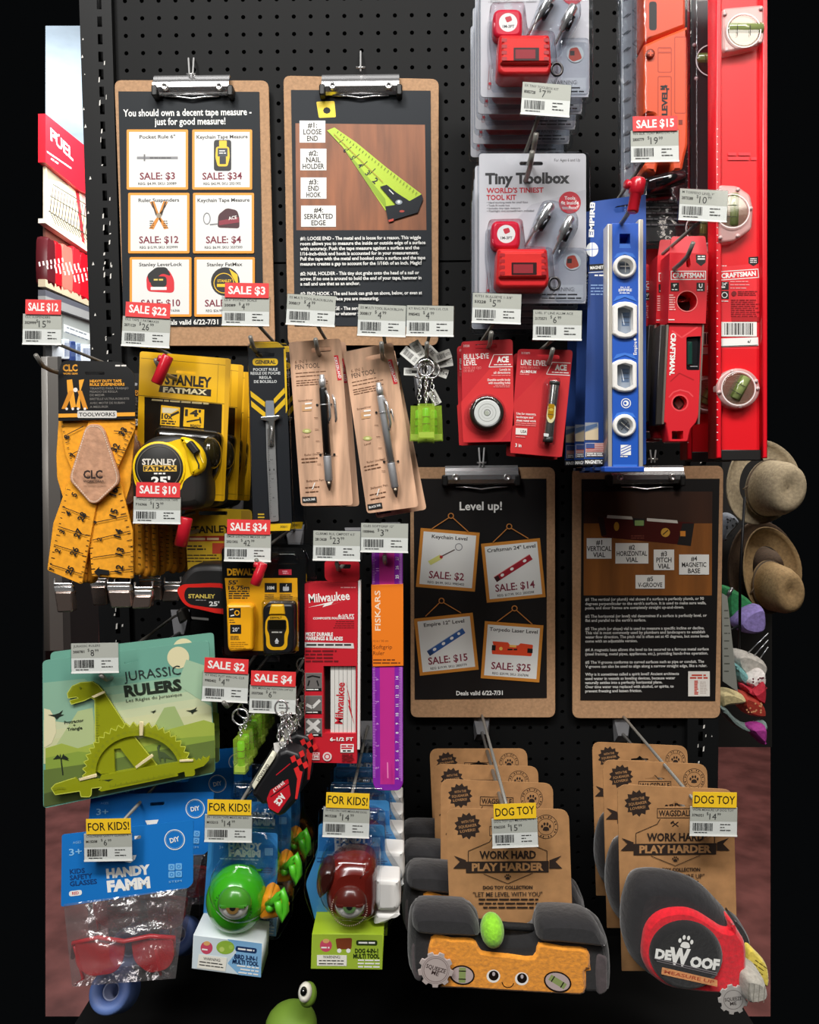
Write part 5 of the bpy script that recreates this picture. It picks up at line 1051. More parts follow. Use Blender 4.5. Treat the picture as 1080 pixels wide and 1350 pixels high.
# ---- pen tools
PWOOD = mt('#cda486', .7, kind='wood', sc=70)
def pentool(q, hole, pen0, pen1, ra, barrel, label, name_xy, bottom):
    cx = sum(p[0] for p in q) / 4; cy = sum(p[1] for p in q) / 4; f = F(cx, cy, .255); t = thing('pen_tool_card', f, label, 'pen tool card', 'pen tool cards')
    INKB = mt('#6a4428', .7); c = (cx, cy)
    g = G(f); g.slab(roundpoly(q, 5), PWOOD, -.0012, 0, holes=[hole]); tl, tr, br, bl_ = [V(p) for p in q]
    def at(u, v): a = tl.lerp(tr, u); b = bl_.lerp(br, u); p = a.lerp(b, v); return (p.x, p.y)
    ra2 = math.degrees(math.atan2(tr.y - tl.y, tr.x - tl.x))
    g.txt('6 IN 1', *at(.09, .125), 4.2, INKB, w=16, al='l', ra=ra2); g.txt('PEN TOOL', *at(.09, .155), 6, mt('#3d2a1c'), w=32, al='l', ra=ra2, bold=.4)
    for v, n in ((.20, 2), (.25, 3)): p = at(.38, v); g.greek(p[0] - 20, p[1] - 4, p[0] + 22, p[1] + 5, n, INKB, 1.3, ra=ra2)
    p0, p1 = at(.88, .105), at(.91, .25); g.poly([at(.85, .10), at(.93, .10), at(.965, .25), at(.885, .25)], mt('#d01c2c')); m_ = at(.905, .175); g.txt('KIKKERLAND', *m_, 3.6, WHITE, w=28, ra=82 + ra2, bold=1)
    for v, s in ((.36, 'Screwdriver'), (.58, 'Level'), (.69, 'Ruler (inches)'), (.85, 'Ballpoint Pen')):
        x, y = at(.14 if v != .36 else .1, v); g.txt(s, x, y, 2.7, INKB, w=len(s) * 1.75, al='l', ra=ra2)
    g.poly([at(.16, .385), at(.34, .385), at(.34, .425), at(.16, .425)], mt('#c99c70')); x, y = at(.28, .395); g.line([(x - 4, y - 3), (x + 5, y - 4)], 2, WHITE); g.line([(x - 4, y + 3), (x + 5, y + 2)], 2, WHITE)
    x, y = at(.22, .545); g.poly(circ(x, y, 6, 3, n=12), mt('#b3b06a')); g.poly(circ(x, y, 3, 1.4, n=10), mt('#dfe3a0'))
    p = at(.25, .72); g.greek(p[0] - 12, p[1] - 4, p[0] + 12, p[1] + 5, 2, INKB, 1.2, ra=ra2); p = at(.25, .9); g.greek(p[0] - 10, p[1] - 6, p[0] + 12, p[1] + 6, 2, INKB, 1.2, ra=ra2); g.line([at(.24, .9), at(.3, .86)], 1.2, WHITE)
    g.poly([at(.03, .945), at(.31, .945), at(.31, .98), at(.03, .98)], BLACK); g.txt('BLACK INK', *at(.17, .962), 2.8, WHITE, w=16, ra=ra2, bold=1)
    a, b = V(pen0), V(pen1)
    for u in (.26, .69):
        p = a.lerp(b, u); g.poly(circ(p.x - 9, p.y, 1.6, n=8), BLACK); g.poly(circ(p.x + 9.5, p.y - .5, 1.6, n=8), BLACK)
    for v in (.37, .47, .57, .67, .77): p = a.lerp(b, v); g.line([(p.x - 14, p.y), (p.x - 9, p.y)], .6, INKB)
    g.build('card', t)
    P = lambda u, z=.006: (*a.lerp(b, u), z); k = f.k; BR = barrel; SV = mt('#bcbcbc', .28, .5)
    g = G(f); g.tube([P(.10), P(.13), P(.135), P(.70)], 0, BR, 12, rs=[4.6 * k, 5 * k, 5 * k, 5 * k]); g.build('barrel', t)
    g = G(f); g.tube([P(0), P(.01), P(.035), P(.04), P(.115)], 0, SV, 12, rs=[3 * k, 3.6 * k, 3.6 * k, 4.8 * k, 4.8 * k]); g.build('cap', t)
    g = G(f); g.tube([P(.70), P(.71), P(.91), P(.92)], 0, mt('#a2a3a6', .5, .5), 12, rs=[5 * k, 5.4 * k, 5.2 * k, 4 * k]); g.tube([P(.92), P(.96), P(1.0)], 0, mt('#6d6256', .3, .9), 10, rs=[4.4 * k, 3 * k, .8 * k]); g.build('grip', t)
    g = G(f); n_ = V((b.y - a.y, -(b.x - a.x))).normalized()
    g.tube([(*(a.lerp(b, .14) + n_ * 4), .010), (*(a.lerp(b, .2) + n_ * 7), .013), (*(a.lerp(b, .36) + n_ * 7.4), .012), (*(a.lerp(b, .42) + n_ * 5), .009)], .0017, CHROME, 8); g.build('pocket_clip', t)
    g = G(f)
    for u in (.26, .69): p = a.lerp(b, u); g.tube([(p.x - 9, p.y, 0), (p.x - 5, p.y - 1, .012), (p.x + 5, p.y - 1, .012), (p.x + 9.5, p.y, 0)], .0008, CLEAR, 5)
    g.tube([P(.255, .006), P(.265, .006)], 5.6 * k, SV, 12); g.build('tie', t)
    return t
p1 = pentool([(380.5, 451), (449, 446), (465.5, 666), (397, 667)], roundpoly([(410, 459), (437, 457), (437, 463), (410, 465)], 2.5), (424.5, 494), (434.5, 647), -3, mt('#16181a', .4), 'front card with a black pen tool', 0, 0)
dup(p1, .006, .012, -.002, 'card with a black pen tool just behind the front one', roll=-.5)
p2 = pentool([(453, 464), (518, 451), (552, 668), (484, 677)], roundpoly([(482, 470), (507, 465), (508, 471), (483, 476)], 2.5), (499, 504.5), (522.8, 655.5), -8, mt('#b9bbbe', .35, .3), 'front card with a silver pen tool', 0, 0)
dup(p2, .006, .014, -.006, 'card with a silver pen tool just behind the front one, hanging straighter', roll=-2.5)
# ---- clear green key ring levels, centre bunch
def minilevel(cx, cy, d, w_, h, label, ra=0, yaw=0, pitch=0, group='key ring levels', chain=28, tagpts=None):
    f = F(cx, cy, d, roll=ra, yaw=yaw, pitch=pitch); t = thing('key_ring_level', f, label, 'key ring level', group); k = f.k
    B = lambda g, x0, y0, x1, y1, z0, z1, m_, bv: g.add(*boxg(x0 * k, y0 * k, x1 * k, y1 * k, z0, z1), m_)
    ACR = alphamat('green_acrylic', '#a8cc40', .38)
    g = G(f); lp = [(-w_ / 2 * k, -h / 2 * k), (w_ / 2 * k, -h / 2 * k), (w_ / 2 * k, h / 2 * k), (-w_ / 2 * k, h / 2 * k)]; g.add(*boxg(-w_ / 2 * k, -h / 2 * k, w_ / 2 * k, h / 2 * k, -.007, .007), ACR)
    g.add(*boxg(-w_ * .46 * k, -h * .46 * k, w_ * .46 * k, -h * .3 * k, -.006, .0055), mt('#c8dc6a', .3)); g.build('acrylic_block', t)
    g = G(f); g.tube3([(0, -h * .33 * k, 0), (0, -h * .3 * k, 0), (0, h * .36 * k, 0), (0, h * .4 * k, 0)], 0, mt('#6fd82c', .1, coat=.4), 12, rs=[.002, .0045, .0045, .003])
    for y in (-.06, .14): g.add(*boxg(-.0047, y * h * k - .0004, .0047, y * h * k + .0004, -.0047, .0047), INK)
    g.build('vial', t)
    g = G(f); y = h / 2 * k; L_ = chain * k
    for i in range(5):
        yy = y + L_ * .1 + i * L_ * .16; g.tube3([(math.cos(q * PI / 4) * (.0022 if i % 2 else .0006), yy + math.sin(q * PI / 4) * .0034 * (1 if L_ > .02 else .6), math.cos(q * PI / 4) * (.0006 if i % 2 else .0022)) for q in range(8)], .0007, CHROME, 5, True)
    g.build('chain', t)
    g = G(f); yc = y + L_ * .9 + .007; g.tube3([(.0095 * math.cos(q * PI / 9), yc + .0095 * math.sin(q * PI / 9), .001 * math.sin(q * 2)) for q in range(18)], .0011, CHROME, 6, True); g.build('split_ring', t)
    return t
def boxg(x0, y0, x1, y1, z0, z1):
    return ([(x0, y0, z0), (x1, y0, z0), (x1, y1, z0), (x0, y1, z0), (x0, y0, z1), (x1, y0, z1), (x1, y1, z1), (x0, y1, z1)],
            [(0, 3, 2, 1), (4, 5, 6, 7), (0, 1, 5, 4), (1, 2, 6, 5), (2, 3, 7, 6), (3, 0, 4, 7)])
for cx, cy, d, ra, s in ((562, 556, .285, 0, 'front green key ring level of the centre bunch'), (552, 559, .262, 2, 'green key ring level leaning out left of the centre bunch'), (572, 559, .262, -2, 'green key ring level leaning out right of the centre bunch'), (562, 561, .24, 1, 'green key ring level at the back of the centre bunch')):
    minilevel(cx, cy, d, 22, 46, s, ra, chain=44)
# barcode tags fanned round the rings: each a part of no level the photo lets one name, so things of their own
for i, (cx, cy, ra, w_, h) in enumerate(((541, 469, 40, 25, 14), (551, 461, 60, 24, 14), (541, 490, 2, 17, 10), (584, 469, -20, 22, 12), (586, 478, -10, 22, 12), (580, 490, 20, 22, 12), (573, 524, 62, 20, 11), (571, 466, 45, 22, 12))):
    f = F(cx, cy, .276 - .004 * i, roll=0, yaw=(-8, 6, 0, 10, -6, 4, 8, -4)[i]); g = G(f); c = (cx, cy); R = lambda p: rot(p, c, ra)
    g.slab(R(rr(cx - w_ / 2, cy - h / 2, cx + w_ / 2, cy + h / 2, 1)), mt('#d9d9d4', .5), -.0003, .0003); 
    q = R([(cx - w_ * .12, cy)])[0]; g.bars(q[0] - w_ * .25, q[1] - h * .28, q[0] + w_ * .25, q[1] + h * .28, INK, ra, seed=i); q = R([(cx + w_ * .32, cy)])[0]; g.txt(('91715', '5402', '1', '101715', '101715', '54', '02', '17')[i], *q, 3.6, INK, ra=ra + 90 if i < 2 else ra, w=7, bold=1)
    tag_(g.build('barcode_tag'), ('white barcode tag tilted at the upper left of the centre key rings', 'steep white barcode tag topmost over the centre key rings', 'small level white barcode tag left of the centre key rings', 'upper right white barcode tag of the centre key rings', 'second white barcode tag right of the centre key rings', 'third white barcode tag right of the centre key rings, tilted down', 'white barcode tag hanging low beside the centre chains', 'white barcode tag behind the centre hook tip')[i], 'barcode tag', 'barcode tags of the centre bunch')
# ---- red level cards
ACER = mt('#c0202a', .45)
def acelogo(g, x, y, w_, ra):
    R = lambda p: rot(p, (x, y), ra); h = w_ * .52
    g.poly(R([(x - w_ * .28, y - h / 2), (x + w_ / 2, y - h / 2), (x + w_ / 2, y + h / 2), (x - w_ / 2, y + h / 2)]), ACER); g.line(R([(x + w_ / 2, y - h / 2), (x - w_ * .28, y - h / 2), (x - w_ / 2, y + h / 2), (x + w_ / 2, y + h / 2)]), .9, WHITE)
    g.txt('ACE', *R([(x + w_ * .1, y - h * .1)])[0], h * .42, WHITE, w=w_ * .5, ra=ra, bold=2.5); g.greek(x - w_ * .28, y + h * .24, x + w_ * .45, y + h * .4, 1, WHITE, 1.2, ra=ra, rag=.05)
def bull():
    f = F(643, 516, .26); t = thing('level_card', f, "front red card with a round bull's-eye level", 'level card', "bull's-eye level cards")
    g = G(f); g.slab(roundpoly([(608, 450.5), (676, 447), (678, 582), (610.5, 583.5)], 5), ACER, -.0012, 0, holes=[roundpoly([(626, 454), (656, 453), (656, 459), (626, 460)], 2.5)])
    g.poly([(608, 530), (660, 470), (676, 470), (678, 560), (660, 582), (611, 583)], mt('#d02c30', .45))
    g.txt('23228', 615, 456, 2.6, WHITE, w=8); g.txt("BULL'S-EYE", 611.5, 470.5, 6.6, WHITE, w=33, al='l', ra=-2, bold=.8); g.txt('LEVEL', 611.5, 478.5, 6.6, WHITE, w=17, al='l', ra=-2, bold=.8); g.txt('NIVEL DE OJO', 611.5, 485, 3, mt('#e88a88'), w=23, al='l'); g.txt('DE BUEY', 611.5, 489, 3, mt('#e88a88'), w=14, al='l'); acelogo(g, 660, 475.5, 31, -1)
    for y, s, w_ in ((487, 'Levels in', 14), (491, 'all directions', 22), (500.5, 'Durable acrylic body', 30), (504.5, 'with mounting holes', 29)): g.txt(s, 673, y, 2.9, WHITE, w=w_, al='r', bold=.8)
    g.greek(645, 493, 673, 497, 1, mt('#e88a88'), 1, al='r'); g.greek(648, 507, 673, 511, 2, mt('#e88a88'), 1, al='r'); g.build('card', t)
    g = G(f); g.lathe(642.5, 544, [(22.5, 0), (22.5, .006), (21, .010), (17.5, .011), (17, .009)], mt('#2c2622', .3, coat=.3), 36); g.build('level_housing', t)
    g = G(f); g.lathe(642.5, 544, [(17, .004), (17, .0105), (16, .0108)], mt('#e6e6e0', .4), 32, sm=False); g.ring(circ(642.5, 544, 12, n=28), .8, mt('#a9aaa2')); g.ring(circ(642.5, 544, 4.4, n=20), .9, mt('#55564f')); g.poly(circ(642, 544.5, 3, n=14), mt('#c2c6b4', .1)); g.ring(circ(642.5, 544, 8, n=24), .5, mt('#c4c4bc')); g.build('bubble_vial', t)
    g = G(f); g.slab(circ(642.5, 544, 25.5, n=36), CLEAR, 0, .016, .006, nb=3); g.build('blister_shell', t)
    return t
bu = bull(); dup(bu, -.004, .012, -.003, "red bull's-eye level card just behind the front one")
def linel():
    f = F(713, 530, .26); t = thing('level_card', f, 'front red card with a slim silver line level, tilted', 'level card', 'line level cards'); ra = 3
    g = G(f); g.slab(roundpoly([(683, 460), (755.5, 461.5), (741, 603), (672.5, 597)], 5), ACER, -.0012, 0, holes=[roundpoly([(708, 467), (738, 468), (738, 473.5), (708, 472.5)], 2.5)])
    g.poly([(678, 530), (728, 478), (753, 480), (741, 602), (673, 597)], mt('#c62a2e', .45)); g.txt('2173571', 693, 465.5, 2.6, WHITE, w=11, ra=ra)
    g.txt('LINE LEVEL', 687, 477.5, 6.6, WHITE, w=34, al='l', ra=ra, bold=.8); g.txt('NIVEL DE LINEA', 686.5, 484, 3, mt('#e88a88'), w=25, al='l', ra=ra); g.txt('ALUMINUM', 686, 489.5, 3.6, WHITE, w=21, al='l', ra=ra, bold=1); g.greek(685.5, 492, 698, 495, 1, mt('#e88a88'), 1, ra=ra); acelogo(g, 736.5, 486, 31, 3)
    for y, s, w_ in ((545, 'Use for masonry,', 26), (549.5, 'landscape and', 22), (554, 'sheet metal work', 26)): g.txt(s, 681, y, 2.9, WHITE, w=w_, al='l', ra=ra, bold=.8)
    g.greek(680, 557, 708, 562, 2, mt('#e88a88'), 1, ra=ra); g.poly(rot(rect(680, 564.5, 695, 573), (687, 569), 3), mt('#e6dfd8')); g.txt('USA', 690.5, 569, 3.6, INK, w=8, ra=3, bold=1); g.txt('3 in', 683.5, 587, 4.4, WHITE, w=8, ra=ra, bold=1); g.greek(680, 574, 693, 578, 1, mt('#e88a88'), 1, ra=ra); g.build('card', t)
    g = G(f); P = [(731.5, 503, .007), (731, 507, .007), (723, 578, .007), (722.5, 582, .007)]; k = f.k
    g.tube(P, 6.6 * k, mt('#b9b7b2', .25, .9), 14, rs=[5.5 * k, 6.6 * k, 6.6 * k, 5.5 * k]); q = [(731.5, 503, .007), (730.9, 508, .007)]; g.tube(q, 6.9 * k, mt('#3a3a38', .4), 14); g.tube([(723.2, 576, .007), (722.4, 583, .007)], 6.9 * k, mt('#3a3a38', .4), 14); g.build('level_barrel', t)
    g = G(f); g.surf(.007 + 6.6 * k + .0002); g.poly(roundpoly([(723, 533), (733, 534), (732, 552), (728, 558), (723, 557), (720.5, 550)], 4), mt('#f0e6b0', .3)); g.poly(roundpoly([(723.5, 532), (731.5, 533), (730, 550), (726, 554), (722, 549)], 2), mt('#b98a1e', .15, coat=.4)); g.line([(722.5, 538), (731, 539)], .7, INK); g.line([(722, 546), (730.5, 547)], .7, INK); g.poly(circ(727, 540, 3, 2, n=10), mt('#e2c04a', .1)); g.poly(roundpoly([(717, 571), (724, 572), (723, 576), (717, 575)], 1), WHITE); g.build('vial', t)
    g = G(f); g.slab(roundpoly([(722, 496), (741, 497), (733, 588), (714, 587)], 6), CLEAR, 0, .017, .006, nb=3); g.build('blister_shell', t)
    return t
li = linel(); dup(li, -.003, .014, -.003, 'red line level card just behind the front one')
# ---- laser distance measurer
def dewalt():
    f = F(348, 790, .26); t = thing('laser_measurer_pack', f, 'front black and yellow pack with a small laser distance measurer', 'measurer pack', 'laser measurer packs'); Y = mt('#eea914', .42)
    g = G(f); g.slab(roundpoly([(292, 722), (398, 722), (404, 736), (402, 864), (296, 864)], [6, 10, 8, 6, 6]), mt('#111111', .3), -.0012, 0, holes=[rr(348, 737, 368, 743, 2)])
    g.txt('DEWALT', 319, 754, 8, Y, w=39, bold=2.5); g.poly(rect(367.5, 750.5, 384.5, 758), mt('#c22a3c')); g.greek(372, 752, 381, 757, 2, mt('#ee9aa4'), 1.8, al='c')
    g.poly([(296.5, 762), (392, 762), (394, 858), (304, 858)], Y); g.txt("55'", 301, 768, 5, INK, w=12.5, al='l', bold=2); g.txt('16.75m', 301, 775, 5, INK, w=28, al='l', bold=2); g.greek(301.5, 778, 330, 790, 4, INK, 1.7, rag=.15)
    g.poly(rect(349, 768.5, 365, 781), BLACK); g.txt('10M', 357, 775, 4, WHITE, bold=2); g.poly(rect(368.5, 768.5, 385, 781), BLACK); g.poly(roundpoly([(373, 773), (377, 774), (381, 773), (381, 779), (373, 779)], 1.5), mt('#c9c9c9')); g.line([(377, 774), (378, 770)], 1, mt('#c9c9c9')); g.greek(349, 783, 363, 790, 3, INK, .9); g.greek(369, 783, 388, 790, 3, INK, .9)
    g.build('card', t)
    g = G(f); g.slab(roundpoly([(298, 797), (330, 797), (334, 800), (333, 858), (303, 860), (300, 854)], 4), Y, 0, .012, .003); g.poly(rect(301.5, 801.5, 317.5, 814.5), BLACK); g.ring(circ(312.5, 808, 3.6, n=14), 1.4, Y); g.line([(303, 804), (308, 803)], 1, WHITE); g.line([(304, 812), (309, 811)], 1.4, WHITE); g.poly(rect(303.5, 823.5, 318, 835.5), BLACK); g.txt('20°', 311, 830, 5, WHITE, w=9); g.greek(302.5, 816, 310, 822, 2, INK, .9); g.greek(304, 838, 316, 844, 3, INK, .9); g.greek(304, 845.5, 328, 856, 4, mt('#a8760c'), 1); g.build('raised_panel', t)
    BK = mt('#1a1a1c', .4); YB = mt('#f2b51c', .35)
    g = G(f); g.slab(roundpoly([(346, 802), (352, 796), (386, 796), (388, 804), (388, 856), (384, 862), (350, 865), (347, 858)], [5, 4, 5, 3, 4, 4, 5, 3]), BK, 0, .024, .003); g.slab(roundpoly([(357, 797), (374, 797), (376, 811), (354, 811)], 2), YB, .01, .026, .002)
    g.surf(.0243); g.poly(roundpoly([(355, 811), (376, 811), (380, 818), (381, 834), (379, 841), (379, 852), (375, 857), (356, 857), (351, 852), (351, 840), (349.5, 834), (350, 819)], 4), YB); g.poly(roundpoly([(353, 817), (377.5, 817), (378, 829), (375, 836), (375, 849), (371, 853), (359, 853), (356, 849), (355, 836), (352, 830)], 3), mt('#26231f', .3))
    g.poly(rect(354.5, 818, 376.5, 830), mt('#14130f', .12)); g.txt('DEWALT', 364, 814.3, 2.6, BK, w=15, bold=1.5); g.greek(358, 832, 372, 835, 1, mt('#c9c5ba'), 1.6, al='c', rag=.02); g.poly([(365, 841), (368, 846), (362, 846)], mt('#d8d8d8')); g.poly(rect(363, 846.5, 367, 848.5), mt('#d8d8d8')); g.greek(359, 798.5, 374, 800.5, 1, BK, 1, al='c'); g.build('laser_measurer', t)
    g = G(f); g.slab(roundpoly([(290, 720), (399, 720), (407, 734), (404, 867), (293, 867)], [6, 10, 8, 6, 6]), CLEAR, -.002, .001); g.slab(roundpoly([(344, 792), (392, 792), (392, 862), (346, 866)], 6), CLEAR, .001, .029, .004, nb=3); g.slab(roundpoly([(352, 728), (390, 728), (394, 736), (394, 745), (352, 745)], 5), CLEAR, .001, .006, .003); g.build('clamshell', t)
    return t
dw = dewalt(); dup(dw, .007, .03, .001, 'laser measurer pack just behind the front one')
# ---- folding rule box
f = F(437, 880, .26); t = thing('folding_rule_box', f, 'tall red box with a white folding rule showing through its window', 'rule box'); MR = mt('#c4202e', .45)
WIN = rect(426.5, 878, 469.5, 967)
g = G(f); g.slab([(401.7, 769), (472, 768), (470.5, 1006.5), (401.7, 1005)], MR, -.018, 0, holes=[WIN])
g.greek(448, 773, 469, 776, 1, mt('#e8a0a0'), 1.4, al='r'); g.txt('Milwaukee', 434, 787, 11, WHITE, w=54, ra=-4, bold=1); g.poly([(405.5, 801), (440, 792.5), (437, 797), (462, 790), (425, 800.5), (428, 797)], WHITE)
g.txt('6-1/2 FT', 467, 811.5, 3.2, WHITE, w=21, al='r', bold=2); g.txt('COMPOSITE FOLDING RULE', 467, 814.8, 2.7, WHITE, w=54, al='r', bold=1.5); g.greek(436, 818, 467, 829, 4, mt('#7a1018'), 1, al='r')
g.txt('MOST DURABLE', 403, 836, 4.6, WHITE, w=36, al='l', ra=1, bold=2); g.txt('MARKINGS & BLADES', 403, 841.6, 4.6, WHITE, w=49, al='l', ra=1, bold=2)
g.poly([(402, 846.5), (466, 848), (467, 855), (402, 853.5)], mt('#d6d3d0')); g.greek(404, 847.5, 464, 853, 1, INK, 2.4, rag=.02); g.greek(403, 856, 450, 874, 4, mt('#70101a'), 2.2)
for y in (887, 917, 947):
    g.poly(rect(402.5, y, 424.5, y + 24), mt('#8b8784')); g.poly(rect(403, y + 20, 424, y + 24), BLACK); g.greek(404, y + 20.5, 423, y + 23.5, 1, WHITE, 1.4)
    g.poly(rect(403.2, y + .8, 424, y + 19.5), mt('#6a6664'))
WG = mt('#d4d2cf'); g.line([(405, 893), (412, 891), (422, 893)], 1.8, BLACK); g.line([(408, 897), (406, 904)], 1.8, BLACK); g.line([(418, 897), (420, 904)], 1.8, BLACK); g.line([(404, 929), (412, 933), (422, 923)], 4, WG); g.line([(405, 950), (421, 964)], 5, WG); g.line([(405, 964), (421, 950)], 5, WG)
g.txt('6-1/2 FT', 450.5, 974.5, 4.4, WHITE, w=31, bold=2); g.poly(rect(449, 981, 466.5, 992), WHITE); g.greek(450, 982, 465.5, 988, 2, MR, 2.2, rag=.02); g.greek(452, 988.5, 464, 991.5, 1, INK, 2, al='c', rag=.02)
g.poly(rect(403.5, 992, 421.5, 1002), mt('#e8c6c6')); g.poly(rect(404, 995, 421, 1000), MR); g.txt('LIFETIME', 412.5, 997.5, 3.4, WHITE, w=16, bold=2); g.greek(404, 992.5, 421, 994.5, 1, MR, 1.2, rag=.02); g.poly(circ(431.5, 997.5, 6, n=18), mt('#e4d2d0')); g.ring(circ(431.5, 997.5, 4, n=14), 1.4, MR); g.greek(451, 994, 468, 1004, 4, mt('#70101a'), 1.8)
g.build('box', t)
g = G(f); g.slab(roundpoly([(428, 739), (474, 740), (474, 766), (438, 770), (428, 763)], 5), mt('#c4202e', .4), -.012, -.010, holes=[roundpoly([(440, 744), (450, 750), (462, 750), (463, 744)], 2)]); g.build('hang_tab', t)
g = G(f); g.slab(rect(427, 876, 470, 968), mt('#151312', .6), -.018, -.016); g.build('window_back', t)
g = G(f); RW = mt('#d9d7d2', .4); g.slab(rect(436, 872, 469, 972), RW, -.015, -.004)
for i in range(1, 6): g.line([(436 + 5.5 * i, 873), (436 + 5.5 * i, 971)], .7, mt('#8a8884'))
for i in range(1, 6): g.line([(437 + 5.5 * i, 873), (437 + 5.5 * i, 971)], .5, WHITE)
g.txt('Milwaukee', 448, 927, 10, MR, w=56, ra=-86, bold=1); g.poly([(456, 898), (462, 924), (458.5, 922), (467, 955), (459, 930), (462, 931)], MR); g.build('folding_rule', t)
g = G(f); g.slab([(472.4, 766), (475.6, 766), (474.4, 988), (471.2, 988)], mt('#e6e2df', .4), -.010, .002); g.build('side_flap', t)
# ---- purple ruler
f = F(511, 870, .255); t = thing('ruler', f, 'long translucent purple ruler with an orange paper sleeve', 'ruler'); PU = mt('#8a2aa8', .22, coat=.3)
g = G(f); g.slab(roundpoly([(490, 700), (531, 700), (531.7, 1034), (527, 1042.5), (497, 1042.5), (491.5, 1034)], [3, 3, 8, 6, 6, 8]), PU, -.0015, .0015, .0008)
g.poly([(500, 702), (520, 702), (520.5, 1034), (501.5, 1034)], mt('#c4308e', .35, coat=.2)); g.poly([(527.5, 702), (530, 702), (530.7, 1030), (528.3, 1030)], mt('#b06ac8', .2)); LT = mt('#d8a4dc', .4)
for i in range(150):
    y = 704 + i * 2.15
    if not 770 < y < 880: g.line([(491 + .006 * i, y), (491 + .006 * i + (5 if i % 8 == 0 else 3), y)], .5, LT)
    if not 770 < y < 880: g.line([(526, y), (528.5, y)], .5, LT)
for i in range(27):
    y = 712 + i * 12.1
    if not 768 < y < 884: g.txt(str(29 - i), 523.6, y, 3.6, WHITE, ra=-90, bold=.8)
for i in range(11):
    y = 722 + i * 29
    if not 768 < y < 884: g.txt(str(12 - i), 497.6, y, 4, LT, ra=90)
g.line([(511, 1005), (511.5, 1026)], 1.6, mt('#f08ac0', .3)); g.build('blade', t)
g = G(f); SO = mt('#ee7d1a', .5); g.slab([(489.5, 771), (531.5, 770), (532.3, 878), (491, 879)], SO, -.003, .003, .0006); g.txt('FISKARS', 498, 805, 7, mt('#f6ddc0'), w=53, ra=-90, bold=.6); D = mt('#7a3a10'); g.txt('12 in / 30 cm', 492, 845, 2.6, D, w=20, al='l'); g.txt('Softgrip', 492, 853, 5.2, D, w=25, al='l'); g.txt('Ruler', 492, 861, 5.2, D, w=15, al='l'); g.greek(492, 868, 528, 876, 2, D, 1.7, rag=.2); g.build('paper_sleeve', t)
